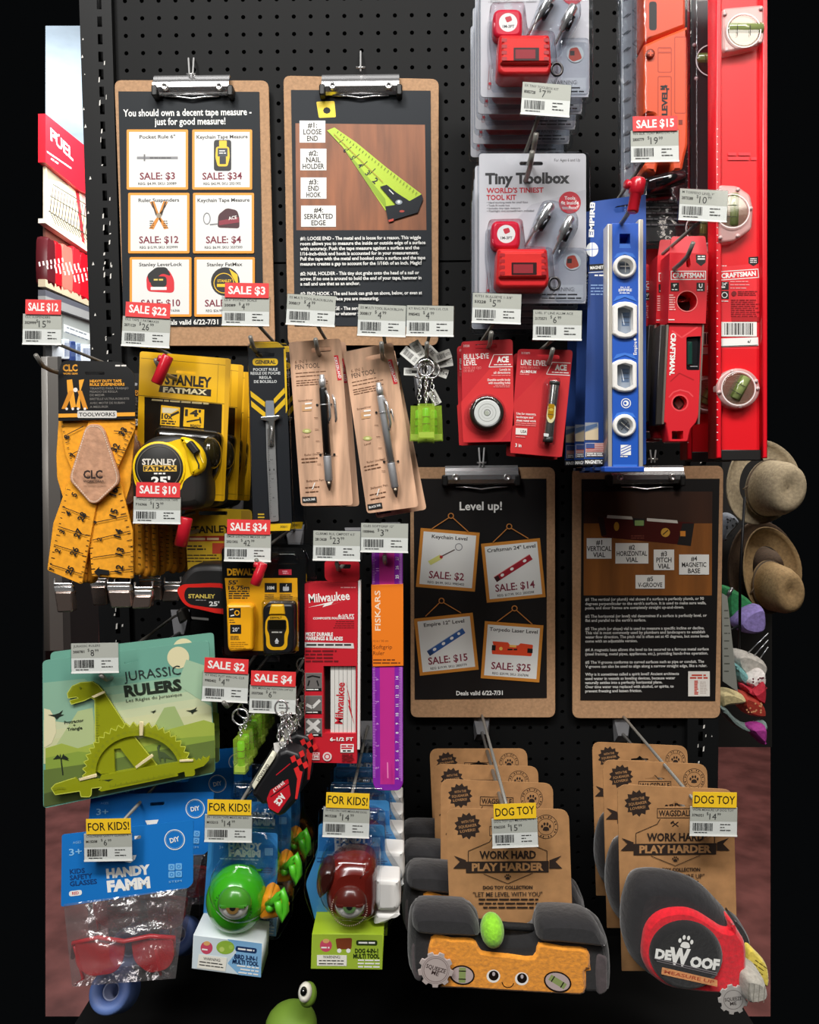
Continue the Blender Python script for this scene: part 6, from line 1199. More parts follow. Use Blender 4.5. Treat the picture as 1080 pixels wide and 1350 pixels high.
# ================================================================ products, lower rows
# ---- dinosaur ruler cards
def jurassic():
    f = F(172, 950, .27); t = thing('ruler_set_card', f, 'front green landscape card with lime dinosaur rulers tied on', 'ruler card', 'dinosaur ruler cards')
    A, B_, C_, D_ = V((56, 871)), V((275.5, 844.5)), V((284, 1019)), V((57, 1066))
    at = lambda u, v: tuple((A.lerp(B_, u)).lerp(D_.lerp(C_, u), v))
    g = G(f); g.slab(roundpoly([tuple(A), tuple(B_), tuple(C_), tuple(D_)], 6), mt('#6fa694', .4), -.0012, 0, holes=[roundpoly([(164, 873), (183, 868), (183, 871), (164, 876)], 1.2)])
    bands = ['#6fa694', '#7db09a', '#93bb9f', '#a9c6a4', '#bccda8', '#cad2aa', '#d0d3a8', '#cdd0a0']
    for i, h in enumerate(bands): v0, v1 = .12 + i * .06, .12 + (i + 1) * .06 + .1; g.poly([at(.004, v0), at(.996, v0), at(.996, v1), at(.004, v1)], mt(h, .4))
    P = lambda x, y: (60 + x / 4.696, 880 + y / 4.696); Q = lambda l: [P(*p) for p in l]
    g.poly([at(.004, .15), at(.25, .16), at(.38, .3), at(.3, .5), at(.004, .4)], mt('#8db59c', .4)); g.poly(circ(235, 867, 14.5, n=28), mt('#e0d8ae', .4)); g.poly([at(.86, .12), at(.996, .2), at(.996, .5), at(.8, .3)], mt('#a4c3a3', .4))
    g.poly(Q([(60, 490), (200, 270), (290, 250), (320, 480), (200, 560)]), mt('#b5c58e', .4)); g.poly(Q([(640, 420), (735, 250), (755, 245), (800, 240), (830, 300), (900, 440), (700, 520)]), mt('#a3b878', .4)); g.poly([(58, 934), (66, 936), (73, 948), (74, 966), (68, 980), (58, 986)], mt('#e2dcb4', .4))
    g.poly([P(0, 500), P(100, 470), P(200, 500), P(300, 470), P(420, 500), P(700, 400), P(980, 325), P(1045, 345), P(1050, 480), P(500, 560), P(0, 640)], mt('#a3b44c', .4)); g.poly([P(0, 560), P(200, 520), P(400, 540), P(800, 440), P(1048, 420), P(1050, 560), P(0, 720)], mt('#8ba344', .4))
    g.poly([at(.004, .74), P(300, 590), P(600, 530), P(1048, 450), at(.996, .99), at(.004, .99)], mt('#66793c', .4)); g.poly([at(.004, .9), P(300, 700), P(1045, 560), at(.996, .99), at(.004, .99)], mt('#515f34', .4))
    DK = mt('#232c22', .5)
    g.txt('JURASSIC', 200.5, 887.5, 12, mt('#2c3634', .5), w=75, ra=-6.5); g.txt('RULERS', 201.5, 907, 13.5, DK, w=76, ra=-6.5, bold=2.5); g.txt('Les R\u00e8gles du Jurassique', 203, 919.5, 4, DK, w=74, ra=-6.5)
    for s, x, y, w_ in (('Protractor', 97.5, 951, 26), ('+', 98, 956, 3), ('Triangle', 98.5, 960.5, 20)): g.txt(s, x, y, 4, DK, w=w_, ra=-7, bold=1)
    for x, y, s in ((74, 943, 1), (253, 937, .75), (202, 938, .4)): g.poly([(x - 11 * s, y - .5 * s), (x - 2 * s, y - 1 * s), (x + 4 * s, y - 3 * s), (x + 9 * s, y - 7 * s), (x + 6 * s, y - 1 * s), (x + 11 * s, y - 1 * s), (x + 4 * s, y + 2 * s), (x + .5 * s, y + 6 * s), (x - 2 * s, y + 2 * s)], DK)
    g.line([(83, 1022), (81.5, 1010), (80.5, 1000)], 1.6, DK)
    for a in (-170, -140, -100, -60, -20, 10): g.poly([(80.5, 1000), (80.5 + 6 * math.cos(math.radians(a)), 998 + 5 * math.sin(math.radians(a))), (80.5 + 11 * math.cos(math.radians(a)), 1002 + 5 * math.sin(math.radians(a)))], DK)
    SD = mt('#4a5a3a', .4); g.poly(Q([(690, 495), (700, 478), (715, 482), (706, 495), (705, 520), (735, 525), (790, 570), (745, 560), (740, 590), (730, 560), (715, 560), (712, 590), (700, 555), (695, 520)]), SD)
    g.build('card', t)
    LA = alphamat('lime_acrylic', '#a2a91f', .74); LE_ = alphamat('lime_acrylic_edge', '#d4dc5a', .9)
    g = G(f); o = Q([(135, 160), (165, 115), (215, 93), (290, 88), (325, 110), (360, 150), (500, 365), (690, 605), (430, 650), (345, 660), (312, 640), (305, 200), (280, 185), (240, 205), (160, 228), (150, 205), (205, 190), (190, 182), (140, 190)])
    hole = Q([(424, 505), (462, 500), (555, 622), (430, 646)]); g.slab(o, LA, .002, .0045, holes=[hole]); g.line(o[:8], 1, LE_); g.line(o[10:] + o[:1], 1, LE_)
    for i in range(24): p = P(312, 230 + i * 16); g.line([p, (p[0] + (3 if i % 4 else 5), p[1])], .5, mt('#6a7416'))
    g.poly(circ(*P(215, 125), 1.4, n=8), mt('#6a7416')); g.build('triangle_ruler', t)
    g = G(f); out = []; inn = []; c = V((572, 655))
    for i in range(45):
        a = math.radians(180 - i * 4.0 + 7); r = (345, 318) if i % 2 else (320, 290)
        if i in range(0, 45): out.append((c.x + r[0] * math.cos(a), c.y - r[1] * math.sin(a)))
        inn.append((c.x + 262 * math.cos(a), c.y - 232 * math.sin(a)))
    g.slab(Q(out + inn[::-1]), LA, .005, .0075); g.line(Q(out), .9, LE_); z = g.nz()
    for i in range(2, 44, 2):
        a, b = V(inn[i]), V(out[i]); g.txt(str((i // 2) * 10), *P(*a.lerp(b, .45)), 3, mt('#7d861e'), ra=math.degrees(math.atan2(b.y - a.y, b.x - a.x)) + 90, z=z)
        g.line([P(*a), P(*a.lerp(b, .25))], .5, mt('#7d861e'), z=z)
    g.build('protractor_ruler', t)
    g = G(f); o = Q([(35, 748), (60, 722), (150, 692), (185, 682), (200, 705), (255, 688), (320, 690), (385, 712), (420, 690), (330, 700), (345, 668), (690, 607), (835, 582), (915, 562), (930, 580), (945, 565), (960, 575), (972, 552), (988, 562), (1018, 545), (1012, 575), (980, 610), (922, 630), (925, 662), (915, 672), (865, 676), (860, 645), (818, 655), (820, 672), (345, 768), (330, 758), (350, 740), (285, 748), (282, 790), (270, 802), (220, 800), (212, 765), (60, 788)])
    g.slab(o, LA, .0076, .0100); g.line(o[:4], 1, LE_); g.line(o[-8:] + o[:1], 1, LE_)
    for i in range(48): p = P(400 + i * 8.4, 745 - i * 1.7); g.line([p, (p[0], p[1] - (4 if i % 4 == 0 else 2.2))], .5, mt('#6a7416'))
    g.line(Q([(45, 752), (90, 742), (120, 745)]), 1, mt('#7d861e')); g.build('straight_ruler', t)
    TIE = mt('#e2d3a4', .6)
    for q in ([(580, 338), (603, 337), (604, 422), (580, 424)], [(555, 612), (655, 538), (668, 552), (562, 628)], [(828, 574), (912, 570), (914, 582), (830, 586)], [(204, 690), (310, 660), (318, 678), (212, 704)], [(283, 180), (360, 146), (368, 158), (300, 190)]):
        g = G(f); g.slab(Q(q), TIE, .009, .0112, .0004); g.build('paper_tie', t)
    return t
ju = jurassic(); dup(ju, .001, .018, .006, 'green landscape dinosaur ruler card just behind the front one')
# ---- row of lime key ring levels receding along their hook
for i in range(9):
    minilevel(318, 995, .295, 15.5, 46, ('front lime key ring level of the receding row', 'second lime key ring level of the receding row', 'third lime key ring level of the receding row', 'fourth lime key ring level of the receding row', 'fifth lime key ring level of the receding row', 'sixth lime key ring level of the receding row', 'seventh lime key ring level of the receding row', 'eighth lime key ring level of the receding row', 'rearmost lime key ring level of the receding row')[i], group='row of key ring levels', chain=22, yaw=-6) if i == 0 else None
lv = [o for o in bpy.data.objects if o.get('label', '').startswith('front lime key ring')][0]
for i, s in enumerate(('second', 'third', 'fourth', 'fifth', 'sixth', 'seventh', 'eighth')): dup(lv, .0005 * (i % 2), .024 * (i + 1), .001 * (i % 3), s + ' lime key ring level of the receding row, counted from the front')
# ---- key ring tape measures
def keytape():
    f = F(365, 1025, .30); t = thing('key_ring_tape_measure', f, 'front black and red key ring tape measure hanging askew on chains', 'tape measure', 'key ring tape measures'); P = lambda x, y: (300 + x / 7.5, 900 + y / 7.5); Q = lambda l: [P(*p) for p in l]
    BK = mt('#17171a', .4); R_ = mt('#c41e2c', .35)
    g = G(f); g.slab(roundpoly(Q([(232, 1110), (275, 1020), (455, 770), (500, 690), (580, 660), (700, 700), (755, 740), (742, 900), (690, 1165), (560, 1310), (500, 1330), (400, 1270), (388, 1205), (340, 1215)]), 3), BK, -.012, .014, .005, nb=3)
    g.poly(Q([(655, 850), (742, 880), (690, 1150), (668, 1150), (690, 950)]), mt('#e03030', .35)); g.line(Q([(480, 915), (620, 800)]), 1.2, R_)
    for i in range(3):
        for j in range(3):
            if (i + j) % 2 == 0: x, y = 620 + 42 * i + 18 * j, 740 + 55 * j - 25 * i; g.poly(Q([(x, y), (x + 42, y - 25), (x + 62, y + 28), (x + 20, y + 53)]), mt('#e03030', .35))
    g.poly(roundpoly(Q([(388, 1150), (425, 1060), (600, 950), (625, 1115), (500, 1292), (408, 1240)]), 1.5), R_); g.line(Q([(425, 1130), (610, 1000)]), 1.4, BK)
    g.txt('ACE', *P(520, 1155), 8, WHITE, w=16, ra=128, bold=2.5); g.txt("3/4 IN x 3'", *P(505, 1030), 4, WHITE, w=19, ra=140, bold=1.5)
    g.build('case', t)
    g = G(f); g.slab(Q([(240, 1015), (425, 712), (468, 742), (262, 1062)]), mt('#e4e2cc', .5), .002, .016, .0008); g.txt('HTWA2JD', *P(350, 890), 4, mt('#3a3a34'), w=26, ra=-57, bold=1); g.build('paper_tag', t)
    g = G(f); g.slab(Q([(455, 600), (600, 575), (618, 735), (545, 690), (468, 725)]), mt('#d8d6d2', .5), -.004, -.003); g.tube([(*P(245, 1060), .0), (*P(200, 1110), .002), (*P(165, 1170), -.002)], .0012, BK, 6); g.build('hang_tag', t)
    g = G(f)
    for k in range(4):
        x0 = 520 + 36 * k; pts = [V(P(x0 + 20 * math.sin(i * .9 + k), 300 + i * (470 - 60 * k) / 11)) for i in range(12)]
        for i in range(11):
            p = pts[i]; q = pts[i + 1]; m_ = (p + q) / 2; v = (q - p) * .62; n_ = V((-v.y, v.x)) * .45 * (1 if i % 2 else .35)
            g.tube([(*(m_ + v * math.cos(j * PI / 4) + n_ * math.sin(j * PI / 4)), .003 * (k % 2) + .002 * math.sin(j * PI / 4) * (0 if i % 2 else 1)) for j in range(8)], .0008, CHROME, 5, True)
    g.build('chain', t)
    g = G(f); g.tube([(*P(530 + 60 * math.cos(i * PI / 9), 250 + 75 * math.sin(i * PI / 9)), .004) for i in range(18)], .0012, CHROME, 6, True); g.build('split_ring', t)
    return t
kt = keytape()
for i, s in enumerate(('second key ring tape measure on its hook, behind the front one', 'third key ring tape measure on its hook', 'rearmost key ring tape measure on its hook')): dup(kt, .006 + .004 * i, .05 * (i + 1), .006 * i, s, roll=(-4, 5, -8)[i])
# ---- blue header bags with red safety glasses
HB = mt('#1673c4', .45)
def glassesbag():
    f = F(168, 1150, .315, pitch=-4); t = thing('safety_glasses_bag', f, 'front clear bag of red safety glasses under a bright blue header card', 'safety glasses bag', 'safety glasses bags'); ra = -5.5
    g = G(f); q = [(81.5, 1100.5), (255, 1081), (254.5, 1164), (248, 1171), (80.5, 1195.5)]; g.slab(roundpoly(q, [3, 3, 3, 3, 3]), HB, -.0012, .0, holes=[roundpoly([(166, 1104), (186, 1101), (186, 1106), (166, 1109)], 2)])
    NV = mt('#123a72', .5); LB = mt('#8cc4ee', .5)
    g.txt('HANDY', 169, 1149, 11, WHITE, w=58, ra=ra, bold=3.2); g.txt('FAMM', 169.5, 1166, 13, WHITE, w=57, ra=ra, bold=3.2); g.poly([(161, 1130), (180, 1127), (178, 1133), (172, 1137.5), (165, 1136.5)], WHITE)
    for s, y, w_ in (('KIDS', 1149.5, 20), ('SAFETY', 1157.5, 30), ('GLASSES', 1165.5, 36)): g.txt(s, 92, y, 6, NV, w=w_, al='l', ra=ra, bold=1.5)
    g.poly(roundpoly([(91, 1175), (108, 1173), (108, 1180), (91, 1182)], 3.5), WHITE); g.txt('RED', 99.5, 1177.5, 3.6, mt('#c4303a'), w=9, ra=ra, bold=1.5); g.txt('AGES', 101.5, 1110.5, 3, LB, w=11, ra=ra); g.txt('3+', 99.5, 1123, 8.5, LB, w=17, ra=ra, bold=.6)
    g.ring(circ(230.3, 1107, 13.6, n=30), 1.1, WHITE); g.ring(circ(230.3, 1107, 11.5, n=30), .4, LB); g.txt('DIY', 230.3, 1107, 6, WHITE, w=13, ra=-14, bold=1.5)
    for i in range(2):
        for j in range(2): g.poly(rr(222 + 9.5 * i, 1139 + 9.8 * j - i, 230.4 + 9.5 * i, 1147.6 + 9.8 * j - i, 1.5), mt('#6fb2e8', .5)); g.ring(circ(226.2 + 9.5 * i, 1143.3 + 9.8 * j - i, 2.4, n=10), .8, HB)
    g.txt('STEM', 231, 1162, 2.6, LB, w=17, ra=ra); g.build('header_card', t)
    # film: a crumpled, slightly puffed sheet front and back
    rd = random.Random(11)
    from mathutils import noise
    A, B_, C_, D_ = V((84, 1192)), V((247, 1170)), V((231.5, 1290)), V((95, 1301)); n = 34
    for sg in (1, -1):
        g = G(f); vs = []
        for j in range(n + 1):
            for i in range(n + 1):
                u, v = i / n, j / n; p = A.lerp(B_, u).lerp(D_.lerp(C_, u), v); e = min(u, 1 - u, v * 1.4 + .06, 1 - v); e = min(1, e * 5)
                zz = sg * (.002 + .016 * e * (.3 + .7 * v)) + .0085 * e * noise.noise(V((u * 5, v * 5, 3 * sg))) + .005 * abs(noise.noise(V((u * 11 + v * 4, v * 8, 7 + sg)))) * e
                vs.append((*f.loc(p.x, p.y, zz), zz))
        fs = [(j * (n + 1) + i, (j + 1) * (n + 1) + i, (j + 1) * (n + 1) + i + 1, j * (n + 1) + i + 1) for j in range(n) for i in range(n)]
        g.add(vs, fs if sg > 0 else [x[::-1] for x in fs], BAG, True); g.build('bag_film', t)
    RG = alphamat('red_lens', '#d8343a', .5, .08, 1.); RF_ = alphamat('red_frame', '#d62a34', .8, .2)
    gl = bpy.data.objects.new('safety_glasses', None)
    g = G(f); g.slab(roundpoly([(97, 1243), (160, 1238), (165, 1246), (162, 1270), (150, 1284), (118, 1288), (100, 1276)], 9), RG, -.003, -.001, .0008); g.slab(roundpoly([(172, 1238), (228, 1237), (230, 1262), (222, 1278), (196, 1284), (176, 1268)], 9), RG, -.003, -.001, .0008); g.build('lens', t)
    g = G(f); g.tube([(96, 1262, -.03), (97, 1243, -.004), (130, 1236, .0), (164, 1241, .002), (198, 1234, .0), (229, 1236, -.004), (230, 1258, -.03)], .0026, RF_, 8); g.tube([(98, 1247, -.004), (110, 1290, -.008), (100, 1298, -.008)], .002, RF_, 6); g.tube([(205, 1250, -.004), (212, 1286, -.008)], .002, RF_, 6); g.build('glasses_frame', t)
    bpy.data.objects.remove(gl)
    return t
gb = glassesbag()
for i, s in enumerate(('blue header bag of safety glasses just behind the front bag', 'third blue header bag of safety glasses, mostly hidden', 'rearmost blue header bag of safety glasses beside the green bird')): dup(gb, .002 + .012 * i, .065 * (i + 1), .012 + .002 * i, s, roll=5 - 2 * i)
# ---- animal multi tools in blisters
def toolbox_text(g, q, bird):
    A, B_, C_, D_ = [V(p) for p in q]; at = lambda u, v: tuple(A.lerp(B_, u).lerp(D_.lerp(C_, u), v)); ra = math.degrees(math.atan2(B_.y - A.y, B_.x - A.x))
    DN = mt('#14305c' if bird else '#23330e', .5); g.poly(circ(*at(.2, .33), 8, 8.5, n=20), mt('#c84a64')); g.poly(circ(*at(.2, .2), 4.4, 3, n=12), mt('#dca86a')); g.greek(at(.2, .4)[0] - 6, at(.2, .4)[1] - 3, at(.2, .4)[0] + 6, at(.2, .4)[1] + 2, 1, WHITE, 2, ra=ra)
    if bird: g.poly(circ(*at(.47, .25), 12, 9, n=20), mt('#8fb43e')); g.poly(circ(*at(.42, .32), 3.4, n=10), mt('#b9cf6a')); g.poly(circ(*at(.55, .22), 3, n=10), mt('#a4c452'))
    else:
        x, y = at(.45, .3); g.poly(roundpoly([(x - 11, y - 8), (x + 11, y - 9), (x + 10, y + 6), (x - 9, y + 6)], 3), mt('#7a3a1e')); g.poly(circ(x - 6, y + 8, 3, n=8), WHITE); g.poly(circ(x + 6, y + 8, 3, n=8), WHITE)
    x, y = at(.77, .24); g.poly(rot(rr(x - 14, y - 3.5, x + 14, y + 3.5, 3), (x, y), ra), DN); g.greek(x - 11, y - 1.5, x + 11, y + 1.5, 1, WHITE, 2.2, ra=ra, al='c', rag=.02)
    g.txt('BIRD 3-IN-1' if bird else 'DOG 4-IN-1', *at(.77, .47), 5.4, DN, w=29, ra=ra, bold=2); g.txt('MULTI TOOL', *at(.77, .62), 5.4, DN, w=33, ra=ra, bold=2); x, y = at(.8, .84); g.greek(x - 15, y - 7, x + 15, y + 6, 3, WHITE, 1.9, ra=ra, al='r')
    x0, y0 = at(.08, .58); x1, y1 = at(.5, .9); c = ((x0 + x1) / 2, (y0 + y1) / 2); g.poly(rot(rect(x0, min(y0, y1) + 1, x1, max(y0, y1)), c, ra), mt('#eceadf', .5)); g.txt('WARNING:', c[0], c[1] - 4, 3.6, INK, w=22, ra=ra, bold=.6); g.greek(c[0] - 17, c[1] - 1, c[0] + 17, c[1] + 7, 2, INK, 1.4, ra=ra)
def eye(t, f, cx, cy, r, z, lid, iris, name='eye'):
    g = G(f); prof = [(r * 1.12, z - .004), (r * 1.1, z), (r * .98, z + .002), (r * .9, z + .004), (r * .6, z + .0065), (r * .25, z + .0078), (r * .02, z + .008)]
    x, y = f.loc(cx, cy, z + .007); k = f.k; n = 32; vs = []
    for rr_, zz in prof: vs += [(x + rr_ * k * math.cos(2 * PI * i / n), y + rr_ * k * math.sin(2 * PI * i / n), zz) for i in range(n)]
    for q in range(len(prof) - 1):
        for i in range(n): g.f.append(tuple()) if False else None
    up = [(q * n + i, q * n + (i + 1) % n, q * n + n + (i + 1) % n, q * n + n + i) for q in range(len(prof) - 1) for i in range(n) if i < n // 2]
    dn = [(q * n + i, q * n + (i + 1) % n, q * n + n + (i + 1) % n, q * n + n + i) for q in range(len(prof) - 1) for i in range(n) if i >= n // 2]
    wh = [a for a in dn if a[0] // n >= 2]; rim = [a for a in dn if a[0] // n < 2]; b = len(g.v)
    g.add(vs, up, lid, True); g.add(vs, rim, lid, True); g.add(vs, wh, mt('#ece8de', .15, coat=.8), True)
    zz = z + .0145
    half = lambda R: [(cx + R * math.cos(PI * i / 14), cy + R * math.sin(PI * i / 14)) for i in range(15)]
    # iris discs stand proud of the domed white
    g.slab(half(r * .46), iris, z + .004, z + .0088); g.slab(half(r * .22), BLACK, z + .004, z + .0092)
    g.slab(rect(cx - r * .98, cy - 1.6, cx + r * .98, cy + .2), lid, z, z + .0086, .002)
    return g.build(name, t)
def bird():
    f = F(312, 1180, .30, roll=0); t = thing('multi_tool_pack', f, 'front blister with a round green one eyed bird above a pale blue box', 'multi tool pack', 'bird multi tool packs'); ra = 2
    g = G(f); g.slab(roundpoly([(276, 1095), (366, 1099), (366, 1150), (362, 1212), (268, 1206), (272, 1150)], 4), mt('#3f8fd0', .45), -.0012, 0)
    g.poly([(282, 1112), (362, 1114), (360, 1150), (280, 1150)], mt('#2f7cc0', .45)); g.txt('HANDY', 323, 1115.5, 8, WHITE, w=44, ra=ra, bold=3); g.txt('FAMM', 322.5, 1125, 8.5, WHITE, w=42, ra=ra, bold=3); g.txt('3+', 292, 1117, 4, mt('#a4d0f0'), ra=ra); g.poly(rr(349, 1118, 360, 1128, 1), mt('#8cc0e8')); g.greek(290, 1131, 352, 1135, 1, mt('#bcdcf2'), 1.6, ra=ra); g.greek(343, 1143, 361, 1152, 3, mt('#2a5a94'), 1.2, ra=ra); g.build('card', t)
    GR = mt('#3fae1e', .22, coat=.6)
    g = G(f); g.ell(312, 1184, .018, 38.5, 41.5, .034, GR, 36)
    g.surf(.052); 
    for i in range(40): a = 2 * PI * i / 40; g.tube([(306.5 + 24 * math.cos(a), 1198 + 24 * math.sin(a), .0455), (306.5 + 26 * math.cos(a), 1198 + 26 * math.sin(a), .0445)], .0006, mt('#2a7a14', .4), 4)
    g.build('tape_measure', t)
    eye(t, f, 306.5, 1197, 18.5, .055, mt('#4c9a2c', .3, coat=.4), mt('#8a6a3a', .3))
    g = G(f); g.slab(roundpoly([(341, 1200), (346, 1184), (354, 1179), (362, 1184), (368, 1199), (375, 1204), (378, 1210), (366, 1212), (347, 1215), (341, 1213)], 3), mt('#f0951e', .35), .008, .034, .006, nb=3); g.build('beak', t)
    g = G(f); GT = mt('#52b828', .35); g.tube([(353, 1193, .034), (362, 1187, .04), (368, 1180, .042), (372, 1173, .042), (376, 1186, .042), (377, 1200, .042), (372, 1212, .042), (368, 1200, .044), (366, 1188, .044)], .0042, GT, 8); g.ell(357, 1192, .03, 7, 8, .012, GT); g.build('foot_tool', t)
    q = [(255, 1232.5), (346, 1244), (344, 1289), (252.5, 1277)]
    g = G(f); g.slab(q, mt('#dfe8ea', .5), .0, .042, .0006, face=mt('#cfdde4', .5)); g.poly([(300, 1238), (345.5, 1244), (344, 1288.5), (315, 1285), (300, 1270), (312, 1255)], mt('#7fb2dc', .5)); toolbox_text(g, q, True); g.build('box', t)
    g = G(f); g.slab(roundpoly([(281, 1070), (370, 1074), (371, 1140), (388, 1165), (386, 1205), (366, 1240), (262, 1232), (262, 1165), (278, 1140)], 6), SHELL, -.003, .001, .001); g.slab(smooth(circ(312, 1184, 43, 45.5, n=18), 2), CLEAR, .001, .070, .022, nb=4)
    g.slab(roundpoly([(286, 1074), (362, 1078), (362, 1094), (285, 1092)], 4), SHELL, .001, .010, .003); g.build('blister_shell', t)
    return t
bd = bird()
for i, s in enumerate(('green bird multi tool blister just behind the front one', 'rearmost green bird multi tool blister')): dup(bd, .006 + .002 * i, .062 * (i + 1), .008, s)
def dog():
    f = F(463, 1180, .30); t = thing('multi_tool_pack', f, 'front blister with a brown one eyed dog above a lime green box', 'multi tool pack', 'dog multi tool packs')
    g = G(f); g.slab(roundpoly([(420, 1086), (507, 1088), (508, 1125), (527, 1160), (505, 1220), (416, 1216), (403, 1165), (419, 1125)], 6), mt('#4a98d2', .45), -.0012, 0)
    g.poly([(421, 1100), (507, 1102), (508, 1122), (420, 1122)], mt('#2f7cc0', .45)); g.txt('HANDY', 463, 1107, 8, WHITE, w=44, bold=3); g.txt('FAMM', 463, 1117, 9, WHITE, w=43, bold=3); g.txt('3+', 433, 1110, 4, mt('#a4d0f0')); g.poly(rr(491, 1104, 501.5, 1116, 1), mt('#8cc0e8')); g.greek(431, 1125, 496, 1128.5, 1, mt('#bcdcf2'), 1.6); g.greek(493, 1131, 511, 1140, 3, mt('#2a5a94'), 1.3); g.greek(418, 1129, 432, 1138, 2, mt('#2a5a94'), 1.2); g.build('card', t)
    BR = mt('#6e1f17', .22, coat=.6)
    g = G(f); g.puff(smooth([(430, 1158), (440, 1145), (460, 1139), (482, 1141), (494, 1152), (496, 1175), (495, 1205), (490, 1218), (476, 1222), (458, 1224), (440, 1219), (429, 1205), (426, 1180)], 5), BR, [(2, 0), (0, .012), (0, .026), (2.5, .038), (7, .045), (14, .049)]); g.build('tape_measure', t)
    for i in range(1):
        g = G(f)
        for i in range(52): a = 2 * PI * i / 52; g.tube([(460.7 + 22.5 * math.cos(a), 1197.5 + 22.5 * math.sin(a), .0488), (460.7 + 24.2 * math.cos(a), 1197.5 + 24.2 * math.sin(a), .0482)], .00055, mt('#d9b8a4', .4), 4)
        g.build('dial_marks', t)
    g = G(f); g.puff(smooth([(419, 1154), (430, 1146), (441, 1150), (440, 1166), (430, 1182), (420, 1188), (416, 1174)], 4), mt('#3a1712', .3, coat=.4), [(1, .02), (0, .035), (0, .042), (3, .049), (6, .051)]); g.build('ear', t)
    eye(t, f, 460.7, 1196, 18.5, .053, mt('#5c211a', .3, coat=.4), mt('#5a7a4a', .3))
    WP = mt('#dedcd8', .4)
    g = G(f); g.slab(roundpoly([(494, 1159), (528, 1161), (527, 1175), (529, 1190), (527, 1199), (520, 1203), (498, 1203), (493, 1190)], 4), WP, .004, .034, .006, nb=3); g.build('muzzle', t)
    g = G(f); g.slab(roundpoly([(495, 1205), (520, 1206), (527, 1200), (527, 1206), (518, 1212), (508, 1219), (492, 1220)], 3), WP, .006, .032, .004); g.build('jaw', t)
    q = [(411.5, 1231), (505.5, 1232), (504.5, 1278.5), (409.6, 1277.5)]; g = G(f); g.slab(q, mt('#a3c02a', .5), 0, .042, .0006, face=mt('#9db838', .5)); toolbox_text(g, q, False); g.build('box', t)
    g = G(f); g.slab(roundpoly([(420, 1065), (507, 1067), (510, 1120), (530, 1150), (531, 1185), (512, 1225), (416, 1222), (400, 1180), (402, 1150), (419, 1122)], 8), SHELL, -.003, .001, .001); g.slab(roundpoly([(428, 1140), (450, 1133), (488, 1136), (500, 1152), (500, 1215), (480, 1227), (440, 1225), (420, 1200), (414, 1165)], 10), CLEAR, .001, .071, .02, nb=4); g.slab(roundpoly([(427, 1069), (500, 1070), (500, 1084), (427, 1083)], 4), SHELL, .001, .010, .003); g.build('blister_shell', t)
    return t
dg = dog()
for i, s in enumerate(('brown dog multi tool blister just behind the front one', 'third brown dog multi tool blister', 'fourth brown dog multi tool blister', 'rearmost brown dog multi tool blister')): dup(dg, .004 - .001 * i, .052 * (i + 1), .006, s)
# ---- plush dog toys
PK = mt('#121113', .9, kind='plush', sc=150); PK2 = mt('#1a191c', .9, kind='plush', sc=150); POR = mt('#e8952a', .9, kind='plush', sc=220); PGY = mt('#4a4042', .9, kind='plush', sc=180)
def gear(g, cx, cy, r, m_, z0, z1, n=9, a0=0, sy=1.):
    pts = []
    for i in range(n):
        for u, q in ((-.32, .84), (-.22, 1), (.22, 1), (.32, .84)): a = 2 * PI * (i + u) / n + a0; pts.append((cx + r * q * math.cos(a), cy + r * q * sy * math.sin(a)))
    g.slab(pts, m_, z0, z1, .0004); return pts
def paw(g, x, y, r, m_, ra=0):
    R = lambda p: rot(p, (x, y), ra); g.poly(R(smooth([(x - r * .6, y + r * .6), (x - r * .35, y + r * .05), (x + r * .35, y + r * .05), (x + r * .6, y + r * .6), (x + r * .2, y + r * .75), (x - r * .2, y + r * .75)], 3)), m_)
    for dx, dy in ((-.75, -.1), (-.28, -.55), (.28, -.55), (.75, -.1)): g.poly(R(circ(x + dx * r, y + dy * r, r * .2, r * .3, n=10)), m_)
